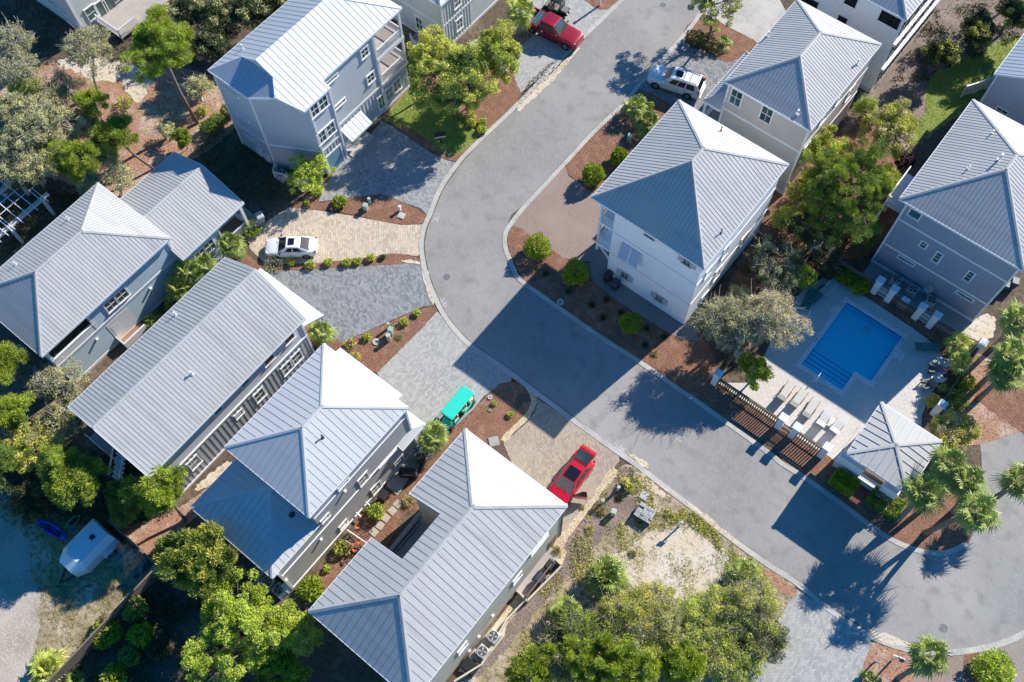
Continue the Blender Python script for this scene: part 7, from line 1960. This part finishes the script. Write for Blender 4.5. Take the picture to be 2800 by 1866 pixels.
def lounger(x, y, rot, label, sling, frame, group, slats=False, back=38, src=None):
    if src:
        o = copy_tree(src); o.location = (x, y, zc); o.rotation_euler = (0, 0, rot); return setp(o, label)
    o = thing("sun_lounger", label, "lounger", (x, y, zc), rot, group)
    c, s = math.cos(R_(back)), math.sin(R_(back))
    for q in (-1, 1):
        MB().bar((q * .34, -.45, .34), (q * .34, .98, .34), .05, .06).bar((q * .34, -.45, .34), (q * .34, -.45 - .82 * c, .34 + .82 * s), .05, .06, (0, 1, 0)).build("side_rail", MT[frame], o, world=False)
        MB().tube([(q * .345, -.3, .37), (q * .37, -.2, .55), (q * .37, .15, .55), (q * .345, .2, .37)], .025, 6).build("armrest", MT[frame], o, world=False)
        for yy in (-.5, .8): MB().bar((q * .33, yy, 0), (q * .33, yy, .33), .05, .05, (0, 1, 0)).build("leg", MT[frame], o, world=False)
    if not slats:
        MB().box(-.31, -.45, .335, .31, .97, .365).build("seat", MT[sling], o, world=False)
        MB().bar((0, -.46, .36), (0, -.46 - .8 * c, .36 + .8 * s), .62, .03, (0, 1, 1)).build("backrest", MT['sling' if frame == 'bronze' else sling], o, world=False)  # brown-framed loungers get the backrest with shadow painted into its grey
    else:
        mb = MB()
        for i in range(13): mb.box(-.33, -.43 + i * .11, .345, .33, -.35 + i * .11, .375)
        mb.build("seat", MT[sling], o, world=False)
        mb = MB()
        for i in range(7):
            t = .06 + i * .11
            mb.bar((-.33, -.45 - t * c, .36 + t * s), (.33, -.45 - t * c, .36 + t * s), .08, .03, (0, -s, -c) if False else (0, s, c))
        mb.build("backrest", MT[sling], o, world=False)
    return o


GL = "sun loungers on the sunny side of the deck"
L1 = lounger(-2.55, 36.95, .03, "pale sling sun lounger with a dark frame, leftmost of the sunny row", 'sling_pale', 'bronze', GL)
lounger(-1.45, 37.08, -.02, "pale sling sun lounger with a dark frame, second from the left in the sunny row", 0, 0, 0, src=L1)
lounger(-.25, 36.9, .05, "pale sling sun lounger with a dark frame, in the middle of the sunny row", 0, 0, 0, src=L1)
L2 = lounger(1.05, 36.95, 0, "slatted white sun lounger left of the little side table", 'trim_soft', 'trim_soft', GL, True)
lounger(2.2, 37.12, -.05, "slatted white sun lounger nearest the cabana", 0, 0, 0, src=L2)
GS = "sun loungers in the shade of the slate blue house"
lounger(*G('B4', 437, 405, .3).xy, R_(-8), "pale sun lounger lying flat in the shade, nearest the bushes", 'sling_pale', 'white', GS, False, 12)
L3 = lounger(*G('B4', 345, 460, .3).xy, R_(-5), "teal slatted sun lounger in the shade, middle of three", 'teal_chair', 'teal_chair', GS, True, 15)
lounger(*G('B4', 285, 490, .3).xy, R_(8), "teal slatted sun lounger in the shade, closest to the cream oak", 0, 0, 0, src=L3)
lounger(*G('B4', 1110, 828, .3).xy, R_(-52), "teal slatted sun lounger alone at the right side of the deck", 0, 0, 0, src=L3)
mb = MB().box(-.24, -.24, .40, .24, .24, .44)
o = thing("side_table", "small square white table between the slatted loungers", "table", (1.62, 37.0, zc))
mb.build("tabletop", MT['white'], o, world=False)
for a in (-1, 1):
    for b in (-1, 1): MB().box(a * .2 - .02, b * .2 - .02, 0, a * .2 + .02, b * .2 + .02, .4).build("leg", MT['white'], o, world=False)


def adirondack(t, x, y, rot, label, m):
    p = G(t, x, y, .3)
    o = thing("garden_chair", label, "chair", (p.x, p.y, zc), rot, "garden chairs by the right fence")
    mb = MB()
    for i in range(6): mb.bar((-.26, -.15 + i * .1, .36 - .018 * i), (.26, -.15 + i * .1, .36 - .018 * i), .085, .02)
    mb.build("seat", MT[m], o, world=False)
    mb = MB()
    for i in range(5):
        xx = -.22 + i * .11
        mb.bar((xx * .9, .38, .30), (xx * 1.15, .72, .95 - .5 * xx * xx), .095, .02, (0, 1, -.4))
    mb.build("backrest", MT[m], o, world=False)
    for s in (-1, 1):
        MB().box(s * .34 - .07, -.2, .54, s * .34 + .07, .5, .565).build("armrest", MT[m], o, world=False)
        MB().box(s * .33 - .03, -.18, 0, s * .33 + .03, -.1, .54).build("leg", MT[m], o, world=False)
        MB().bar((s * .3, .7, .03), (s * .3, -.15, .34), .03, .1).build("leg", MT[m], o, world=False)
    return o


adirondack('B4', 1190, 935, R_(-75), "white garden chair by the right fence, topmost of four", 'white')
adirondack('B4', 1120, 975, R_(-60), "dark garden chair by the right fence, second from the top", 'chair_dark')
adirondack('B4', 1150, 1035, R_(-100), "white garden chair by the right fence, third from the top", 'white')
adirondack('B4', 1078, 1090, R_(-40), "dark garden chair by the right fence, lowest and nearest the cabana", 'chair_dark')

p = G('D2', 35, 390, .4)
adirondack('D2', 35, 390, R_(120), "teal garden chair under the white pergola", 'teal_chair')['group'] = 'garden chairs'


def pillar(x, y, label, h=1.95):
    o = thing("fence_pillar", label, "pillar", (x, y, 0), 0, "white pillars of the pool fence")
    MB().box(-.25, -.25, 0, .25, .25, h).build("shaft", MT['pillar'], o, world=False, bevel=.02)
    MB().box(-.33, -.33, h, .33, .33, h + .14).build("cap", MT['pillar'], o, world=False, bevel=.03)


for x, y, l in ((-7.5, 34.2, "white pillar at the street end of the pool fence by the green low tree"), (-1.5, 34.15, "white pillar of the street side pool fence, left of the brown gate gap"), (-.25, 34.15, "white pillar of the street side pool fence, right of the brown gate gap"), (2.4, 34.15, "white pillar of the street side pool fence, beside the cabana gap"),
                (-7.55, 49.4, "white pillar at the shaded rear corner of the pool fence, by the big pine"), (-1.6, 49.45, "white pillar at the rear pool fence, left of the first white gate"), (-.3, 49.45, "white pillar at the rear pool fence, right of the first white gate"), (2.3, 49.4, "white pillar at the rear pool fence, left of the second white gate"), (3.6, 49.4, "white pillar at the rear pool fence, right of the second white gate"), (7.6, 49.45, "white pillar in the sun at the right rear corner of the pool fence"), (7.6, 42.7, "white pillar at the lower end of the right pool fence by the yellow shrub")):
    pillar(x, y, l)


def fence(a, b, label, h=1.35, m='wood', gap=.19, solid=False, pw=.10):
    a, b = Vector((*a, 0)), Vector((*b, 0))
    o = thing("picket_fence" if not solid else "board_fence", label, "fence", (a.x, a.y, 0))
    mb = MB(); n = max(2, int((b - a).length / gap)); d = (b - a).normalized()
    for i in range(n + 1):
        p = a.lerp(b, i / n)
        hh = h + (random.uniform(-.02, .02) if solid else 0)
        mb.bar(p + Vector((0, 0, .06)), p + Vector((0, 0, hh)), pw, .02, d.cross(Vector((0, 0, 1))))
    mb.build("pickets" if not solid else "boards", MT[m], o)
    side = d.cross(Vector((0, 0, 1))) * .05
    mb = MB()
    for z in (.3, h - .15): mb.bar(a + side + Vector((0, 0, z)), b + side + Vector((0, 0, z)), .05, .09)
    mb.bar(a + Vector((0, 0, h + .03)), b + Vector((0, 0, h + .03)), .14, .04)
    mb.build("rails", MT[m], o)
    n = max(1, int((b - a).length / 2.4))
    for i in range(n + 1):
        p = a.lerp(b, i / n) + side
        MB().box(p.x - .05, p.y - .05, 0, p.x + .05, p.y + .05, h + .0).build("post", MT[m], o)
    return o


fence((-7.2, 34.15), (-1.8, 34.15), "mossy picket fence along the street between the end pillar and the gate gap", m='wood_green')
fence((.05, 34.15), (2.1, 34.15), "short picket fence panel left of the cabana gap", m='wood')
fence((-7.25, 49.4), (-1.9, 49.45), "rear picket fence in the shade, left of the first white gate", m='wood', gap=.13)
fence((.0, 49.45), (2.0, 49.42), "short rear picket panel between the two white gates", m='wood', gap=.13, h=1.0)
fence((3.9, 49.4), (7.3, 49.45), "rear picket fence between the second white gate and the sunny corner pillar", m='wood', gap=.16)
fence((7.6, 49.15), (7.6, 43.0), "right hand pool fence behind the garden chairs", m='wood_green', gap=.16)
fence((-7.5, 49.1), (-7.5, 34.5), "left pool fence running under the oaks", m='wood_green', gap=.16)
fence((-36.8, -3.8), (-29.6, -3.85), "weathered board fence beside the trailer, running towards the blue hip roof", 1.8, 'wood', .15, True, .14)
fence((-31.3, -3.95), (-31.3, -17.5), "long weathered board fence at the lower left, half sunlit", 1.8, 'wood', .15, True, .14)
fence((-5.5, 72.5), (-1.5, 79.0), "pale post and board fence at the top right among the dark trees", 1.5, 'trim', .16)
for x0, x1, l in ((-1.33, -.57, "white iron gate between the first pair of rear pillars"), (2.57, 3.33, "white iron gate between the second pair of rear pillars")):
    o = thing("garden_gate", l, "gate", ((x0 + x1) / 2, 49.45, 0), 0, "white gates at the rear of the pool")
    mb = MB()
    for i in range(7): mb.box(x0 + i * (x1 - x0) / 6 - .015, 49.43, .08, x0 + i * (x1 - x0) / 6 + .015, 49.46, 1.25)
    for z in (.12, .7, 1.22): mb.box(x0, 49.42, z - .03, x1, 49.47, z + .03)
    mb.build("leaf", MT['white'], o)
    MB().box(x1 - .12, 49.40, .9, x1 - .02, 49.419, 1.0).build("latch", MT['black'], o)
solo(MB().box(-.35, -.3, 0, .35, .3, 1.0), "planter_block", MT['pillar'], "square white block in the planting between the white gates", "block", G('B4', 922, 540, 0), bevel=.02)
o = thing("garden_gate", "brown slatted gate panel by the gate gap of the street fence", "gate", (-.9, 34.15, 0))
mb = MB()
for i in range(6): mb.box(-1.2 + i * .12, 34.14, .1, -1.12 + i * .12, 34.16, 1.2)
mb.build("leaf", MT['bronze'], o); MB().box(-1.22, 34.165, .3, -.5, 34.2, .4).box(-1.22, 34.165, .95, -.5, 34.2, 1.05).build("brace", MT['bronze'], o)


# air conditioners
AC0 = None


def ac(t, x, y, label, group=None, z=.8):
    global AC0
    p = G(t, x, y, z)
    if AC0 is not None:
        o = copy_tree(AC0); o.location = (p.x, p.y, z - .8); setp(o, label)
        if 'group' in o and not group: del o['group']
        return setp(o, None, None, group)
    o = thing("air_conditioner", label, "air conditioner", (p.x, p.y, z - .8), 0, group)
    MB().box(-.48, -.48, 0, .48, .48, .1).build("base", MT['conc_grey'], o, world=False)
    MB().box(-.42, -.42, .1, .42, .42, .8).build("casing", MT['ac'], o, world=False, bevel=.08)
    MB().disc((0, 0), 0, .36, .801, .81, 24).build("grille", MT['ac_grille'], o, world=False)
    mb = MB()
    for k_2 in range(4):
        t_ = k_2 * math.pi / 2 + .4
        mb.hexa([(.06 * math.cos(t_), .06 * math.sin(t_), .812), (.30 * math.cos(t_ - .25), .30 * math.sin(t_ - .25), .812), (.30 * math.cos(t_ + .18), .30 * math.sin(t_ + .18), .816), (.05 * math.cos(t_ + .6), .05 * math.sin(t_ + .6), .816)] + [(.06 * math.cos(t_), .06 * math.sin(t_), .82), (.30 * math.cos(t_ - .25), .30 * math.sin(t_ - .25), .82), (.30 * math.cos(t_ + .18), .30 * math.sin(t_ + .18), .824), (.05 * math.cos(t_ + .6), .05 * math.sin(t_ + .6), .824)])
    mb.build("fan", MT['grey_box'], o, world=False)
    MB().disc((0, 0), .35, .40, .80, .825, 24).build("ring", MT['ac'], o, world=False)
    AC0 = o
    return o


ac('E1', 640, 1160, "air conditioner on the cream wall by the courtyard house, upper of two", "air conditioners by the courtyard house")
ac('E1', 545, 1295, "air conditioner on the cream wall by the courtyard house, lower of two", "air conditioners by the courtyard house")
for x, y, l in ((890, 355, "left"), (1000, 425, "middle"), (1130, 500, "right")): ac('B4', x, y, l + "most air conditioner against the slate blue house" if l != "middle" else "middle air conditioner against the slate blue house, beside the dish", "air conditioners against the slate blue house")
for x, y, l in ((460, 930, "furthest under the roof"), (620, 1065, "in the middle"), (795, 1185, "nearest the white slab")): ac('E4', x, y, "shaded air conditioner below the rear hip roof, " + l, "air conditioners below the rear hip roof")
ac('B1', 125, 845, "single air conditioner in the dark by the pale blue house's roof corner")
ac('A2', 1110, 262, "air conditioner behind the white screen by the sage house")
ac('A2', 175, 1195, "air conditioner inside the white enclosure of the tall grey house")


def wallbox(name, label, cat, pts, z0, z1, m, w=.15, closed=False):
    P = [Vector(W2(p)) for p in pts]
    o = thing(name, label, cat, (P[0].x, P[0].y, 0))
    mb = MB()
    n = len(P) if closed else len(P) - 1
    for i in range(n):
        a, b = P[i], P[(i + 1) % len(P)]
        mb.bar((a.x, a.y, (z0 + z1) / 2), (b.x, b.y, (z0 + z1) / 2), w, z1 - z0)
    mb.build("panel", MT[m], o)
    MB().box(P[0].x - w * .6, P[0].y - w * .6, z0, P[0].x + w * .6, P[0].y + w * .6, z1 + .03).build("end_post", MT[m], o)
    return o


wallbox("screen_wall", "white board screen round the air conditioner at the foot of the tall grey house", "screen", PX('A2', (150, 1160), (130, 1225), (370, 1290)), .02, 1.0, 'white', .08)
wallbox("screen_wall", "white board screen beside the sage house", "screen", PX('A2', (1070, 285), (1090, 330), (1200, 390)), .02, 1.0, 'white', .08)
wallbox("retaining_wall", "cream concrete wall holding the bins beside the courtyard house", "wall", PX('E1', (865, 785), (940, 865), (1245, 555), (1190, 500)), 0, .7, 'concrete_wall', .14)
wallbox("retaining_wall", "long cream wall edging the pebbles and air conditioners of the courtyard house", "wall", PX('E1', (915, 860), (760, 1030), (540, 1420), (300, 1568)), 0, .6, 'concrete_wall', .12)
o = thing("paved_pad", "cream concrete pad under the two sunlit air conditioners", "pad", (*W2(('E1', 600, 1200)), 0))
mb = MB(); mb.prism([W2(q) for q in PX('E1', (640, 1075), (560, 1165), (330, 1470), (440, 1500), (540, 1410), (740, 1160), (760, 1040), (720, 980))][::-1], .0, .09); mb.build("slab", MT['concrete_wall'], o)
MB().box(-.3, -.3, 0, .3, .3, .02)
wallbox("retaining_wall", "white slab wall at the lower corner of the grey stucco house", "wall", PX('E4', (945, 1170), (800, 1310)), 0, .8, 'trim', .5)
o = thing("equipment_cabinet", "dark plastic pump cover at the lower corner of the courtyard house", "cabinet", (*W2(('E1', 440, 1430)), 0), 0)
MB().box(-.6, -.5, .1, .6, .5, .5).build("cover", MT['black'], o, world=False, bevel=.08); MB().box(-.62, -.52, 0, .62, .52, .1).build("base", MT['conc_grey'], o, world=False)


def bin_(t, x, y, rot, m, label, lid_open=False):
    p = G(t, x, y, .9)
    o = thing("wheelie_bin", label, "bin", (p.x, p.y, .03), rot)
    MB().hexa([(-.24, -.26, .08), (.24, -.26, .08), (.24, .26, .08), (-.24, .26, .08), (-.30, -.36, .95), (.30, -.36, .95), (.30, .36, .95), (-.30, .36, .95)]).build("body", MT[m], o, world=False, bevel=.03)
    MB().hexa([(-.33, -.40, .95), (.33, -.40, .95), (.33, .40, .95), (-.33, .40, .95), (-.28, -.32, 1.06), (.28, -.32, 1.06), (.28, .36, 1.03), (-.28, .36, 1.03)]).build("lid", MT[m], o, world=False, bevel=.03)
    for s in (-1, 1): MB().tube([(s * .27, .30, .12), (s * .33, .30, .12)], .12, 12).build("wheel", MT['tyre'], o, world=False)
    MB().tube([(-.26, .43, .98), (.26, .43, .98)], .022, 6).build("handle", MT['black'], o, world=False)
    return o


for a in (('B3', 660, 330, .1, 'black', "black bin at the corner of the white stucco house, left of its dark blue twin"), ('B3', 712, 385, .1, 'navy', "dark blue bin at the corner of the white stucco house"), ('E2', 745, 235, .8, 'black', "black bin at the front corner of the grey stucco house"), ('E2', 290, 675, .2, 'black', "black and grey bin against the grey wall below the paired windows"), ('B4', 1640, 395, .3, 'navy', "small dark bin at the right corner of the slate blue house"), ('B4', 1705, 375, .3, 'navy', "larger dark bin at the right corner of the slate blue house"), ('A2', 25, 1490, 1.2, 'grey_box', "grey bin at the top of the beige drive, upper one"), ('A2', 5, 1545, 1.3, 'navy', "dark bin at the top of the beige drive by the sedan"), ('E1', 1140, 535, .0, 'black', "black bin inside the cream wall, nearer the fountain grass"), ('E1', 1055, 650, .1, 'navy', "grey blue bin inside the cream wall with a white label")):
    bin_(*a)
p = G('E2', 590, 390, .9)
o = thing("barbecue", "covered black barbecue in the shade by the grey stucco house", "barbecue", (p.x, p.y, .03), .6)
MB().box(-.7, -.3, .05, .7, .3, .85).build("cabinet", MT['black'], o, world=False, bevel=.05); MB().tube([(-.42, 0, .95), (.42, 0, .95)], .28, 14).build("lid", MT['black'], o, world=False); MB().tube([(-.35, -.33, 1.0), (.35, -.33, 1.0)], .02, 6).build("handle", MT['steel'], o, world=False)
solo(MB().box(-.35, -.12, 0, .35, .12, .28), "storage_tub", MT['kayak_blue'], "blue plastic tub at the front corner of the grey stucco house", "tub", G('E2', 680, 122, .02), rot=.5, bevel=.04)
ds = thing("satellite_dish", "grey satellite dish on a pole by the slate blue house", "dish", (*G('B4', 1062, 485, 0).xy, 0))
MB().tube([(0, 0, 0), (0, 0, 1.5)], .035, 7).build("pole", MT['steel'], ds, world=False)
mb = MB(); d_ = Vector((-.5, -.2, .85)).normalized(); mb.disc((0, 0), 0, .36, -.02, .02, 20); mb.xform(Matrix.Translation((0, 0, 1.55)) @ d_.to_track_quat('Z', 'Y').to_matrix().to_4x4()); mb.build("reflector", MT['ac'], ds, world=False)
MB().tube([(0, 0, 1.45), Vector((0, 0, 1.5)) + d_ * .45], .015, 5).build("arm", MT['black'], ds, world=False)


# utilities
def pedestal(t, x, y, label, m, w=.3, h=.75, rot=.3, rnd=False):
    p = G(t, x, y, h)
    o = thing("utility_pedestal", label, "utility box", (p.x, p.y, 0), rot)
    if rnd:
        MB().disc((0, 0), 0, w / 2, 0, h - .1, 14).build("post", MT[m], o, world=False); MB().disc((0, 0), 0, w / 2 + .02, h - .1, h, 14).build("cap", MT[m], o, world=False, bevel=.03)
    else:
        MB().box(-w / 2, -w / 2, 0, w / 2, w / 2, h - .12).build("cabinet", MT[m], o, world=False, bevel=.02); MB().box(-w / 2 - .03, -w / 2 - .03, h - .12, w / 2 + .03, w / 2 + .03, h).build("lid", MT[m], o, world=False, bevel=.04)
    return o


for a in (('A2', 750, 1412, "pale green square utility box in the island bed", 'green_box', .38, .8), ('A2', 776, 1368, "round pale green utility post in the island bed", 'green_box', .26, .8, 0, True), ('A2', 988, 1422, "white tilted valve post in the island bed", 'white', .2, .75), ('B2', 908, 662, "round green utility post in the wedge bed, topmost", 'green_box', .24, .9, 0, True), ('B2', 924, 698, "square green utility box in the wedge bed", 'green_box', .36, .95), ('B2', 908, 742, "oval grey utility post in the wedge bed, lowest", 'grey_box', .36, 1.0, .3, True), ('C3', 736, 222, "grey capped post on the lot near the yellow flowers", 'grey_box', .24, .9, 0, True), ('C3', 626, 313, "round green post on the lot by the pebble edging", 'green_box', .26, .9, 0, True), ('C3', 702, 388, "pale grey square utility box on the lot", 'grey_box', .36, .8), ('A3', 815, 930, "green utility box in the straw bed by the palmettos", 'green_box', .36, .9), ('B4', 1560, 1098, "tiny white marker post at the sunny fence", 'white', .12, .5)):
    pedestal(*a)
for t, x, y, l in (('B2', 828, 790, "round concrete ring with a dark centre in the wedge bed"), ('B3', 333, 515, "round concrete ring in the shaded straw bed"), ('B2', 1613, 1172, "small white ring cover in the bed by the golf cart")):
    r_ = .30 if 'small' not in l else .2
    o = thing("concrete_ring", l, "cover", (*G(t, x, y, .05).xy, .02))
    MB().disc((0, 0), r_ * .42, r_, 0, .09, 22).build("ring", MT['concrete'], o, world=False); MB().disc((0, 0), 0, r_ * .42, 0, .04, 16).build("lid", MT['iron'], o, world=False)
for t, x, y, w, l, m, rot in (('A2', 1002, 1490, .6, "pale square cover plate in the island bed", 'concrete', .3), ('C3', 910, 284, .62, "pale grey cover plate lying on the lot", 'grey_box', .1), ('B2', 1640, 1478, .8, "slatted grey grate plate beside the pebble border", 'conc_grey', .9), ('B2', 1612, 1262, .3, "small dark stone in the bed beside the golf cart", 'iron', .3), ('A2', 820, 1382, .35, "dark flat lid in the island bed, left of two", 'iron', 0), ('A2', 868, 1364, .35, "dark flat lid in the island bed, right of two", 'iron', 0)):
    solo(MB().box(-w / 2, -w / 2, 0, w / 2, w / 2, .07).box(-w / 2 + .04, -w / 2 + .04, .07, w / 2 - .04, w / 2 - .04, .085), "cover_plate", MT[m], l, "cover", G(t, x, y, .03), rot=rot, bevel=.015)
for i, (x, y) in enumerate(((470, 780), (405, 860), (323, 945), (255, 1035), (185, 1115))):
    mb = MB().box(-.29, -.29, 0, .29, .29, .05)
    solo(mb, "stepping_stone", MT['stone'], ("stepping stone nearest the fountain grass", "second stepping stone from the fountain grass", "middle stepping stone of the straw path", "fourth stepping stone, next to last before the bicycles", "stepping stone under the bicycle wheel")[i], "stepping stone", G('E2', x, y, .03), "stepping stones on the straw", random.uniform(-.1, .1), .02)
mb = MB()
for i in range(7):
    q0, q1 = G('E2', 380, 1330, .1), G('E2', 765, 850, .1)
for i in range(20):
    q = q0.lerp(q1, i / 19); mb.box(q.x - .16, q.y - .09, 0, q.x + .16, q.y + .09, .14 + .01 * (i % 3))
o = solo(mb, "stone_edging", MT['stone'], "row of pale stones edging the sunken courtyard", "edging", (0, 0, .02))
# pallet of pavers
p = G('C3', 918, 400, .6)
o = thing("paver_pallet", "pallet stacked with grey pavers on the empty lot", "pallet", (p.x, p.y, 0), R_(6))
MB().box(-.7, -.6, .0, .7, -.45, .12).box(-.7, -.08, 0, .7, .08, .12).box(-.7, .45, 0, .7, .6, .12).box(-.7, -.6, .122, .7, .6, .16).build("pallet_base", MT['wood'], o, world=False)
rr = random.Random(5)
mb = MB()
for a in range(6):
    for b in range(4):
        mb.box(-.68 + a * .227, -.58 + b * .29, .165, -.68 + a * .227 + .2275, -.58 + b * .29 + .2905, rr.choice((.60, .615, .63, .645, .66, .56)))
mb.build("pavers", MT['pallet_stone'], o, world=False)


def sign(t, x, y, top, w, h, label, m, m2, rot, zb):
    o = thing("sign_post", label, "sign", (*G(t, x, y, 0).xy, 0), rot)
    MB().box(-.05, -.05, 0, .05, .05, top).build("post", MT[m2], o, world=False)
    MB().box(-w / 2, -.075, zb, w / 2, -.051, zb + h).build("panel", MT[m], o, world=False)
    return o


o = sign('A2', 1275, 985, 1.7, 1.0, .65, "black sign on a post at the lawn edge by the grey drive", 'black', 'black', R_(50), 1.0)
MB().box(-.5, -.078, .82, .5, -.05, .98).build("rider_panel", MT['white'], o, world=False)
sign('C3', 1152, 495, 1.5, .45, .35, "white low post sign on the white sand of the lot", 'white', 'white', R_(20), 1.15)
sign('C4', 720, 1440, 1.5, .4, .5, "thin post with a small board in the lower kerb bed, left one", 'white', 'wood', R_(10), 1.0)
o = thing("mailbox_post", "white post with a round hanging basket in the lower kerb bed", "post", (*G('C4', 850, 1420, 0).xy, 0), .3)
MB().box(-.05, -.05, 0, .05, .05, 1.9).build("post", MT['white'], o, world=False); MB().box(-.45, -.04, 1.7, .45, .04, 1.78).build("arm", MT['white'], o, world=False); MB().tube([(.32, 0, 1.65), (.32, 0, 1.25)], [.05, .2], 12).build("basket", MT['wood'], o, world=False)
o = thing("young_tree_stake", "white stake in the mulch at the top edge by the street", "stake", (*G('A3', 605, 40, 0).xy, 0))
MB().box(-.09, -.09, 0, .09, .09, 2.2).build("post", MT['white'], o, world=False); MB().box(-.13, -.13, 2.2, .13, .13, 2.3).build("cap", MT['white'], o, world=False)
solo(MB().tube([(0, 0, 0), (0, 0, .9)], .04, 6), "marker_stake", MT['white'], "thin white stake by the lime shrubs at the lawn's edge", "stake", G('A2', 1588, 862, 0))
# loose sand and leaf litter along the kerb of the truck drive
scatter("dead_leaves", PX('A3', (30, 720), (120, 560), (260, 440), (420, 360), (430, 400), (300, 510), (160, 620), (60, 730)), 700, .12, .02, 'oak_dark', "dead leaves blown along the kerb by the truck drive", "leaves", .25, -.6)

ribbon("drive_joint", PX('B2', (978, 868), (1150, 985), (1350, 1140)), .10, 6, 'conc_grey', .004)
patch("dark_blotch", PX('B3', (40, 1160), (70, 1145), (115, 1160), (120, 1200), (80, 1205), (60, 1235), (20, 1275), (0, 1270), (15, 1220)), 7, 'litter', True, .06)  # irregular dark blotch on the mulch inside the pebble border
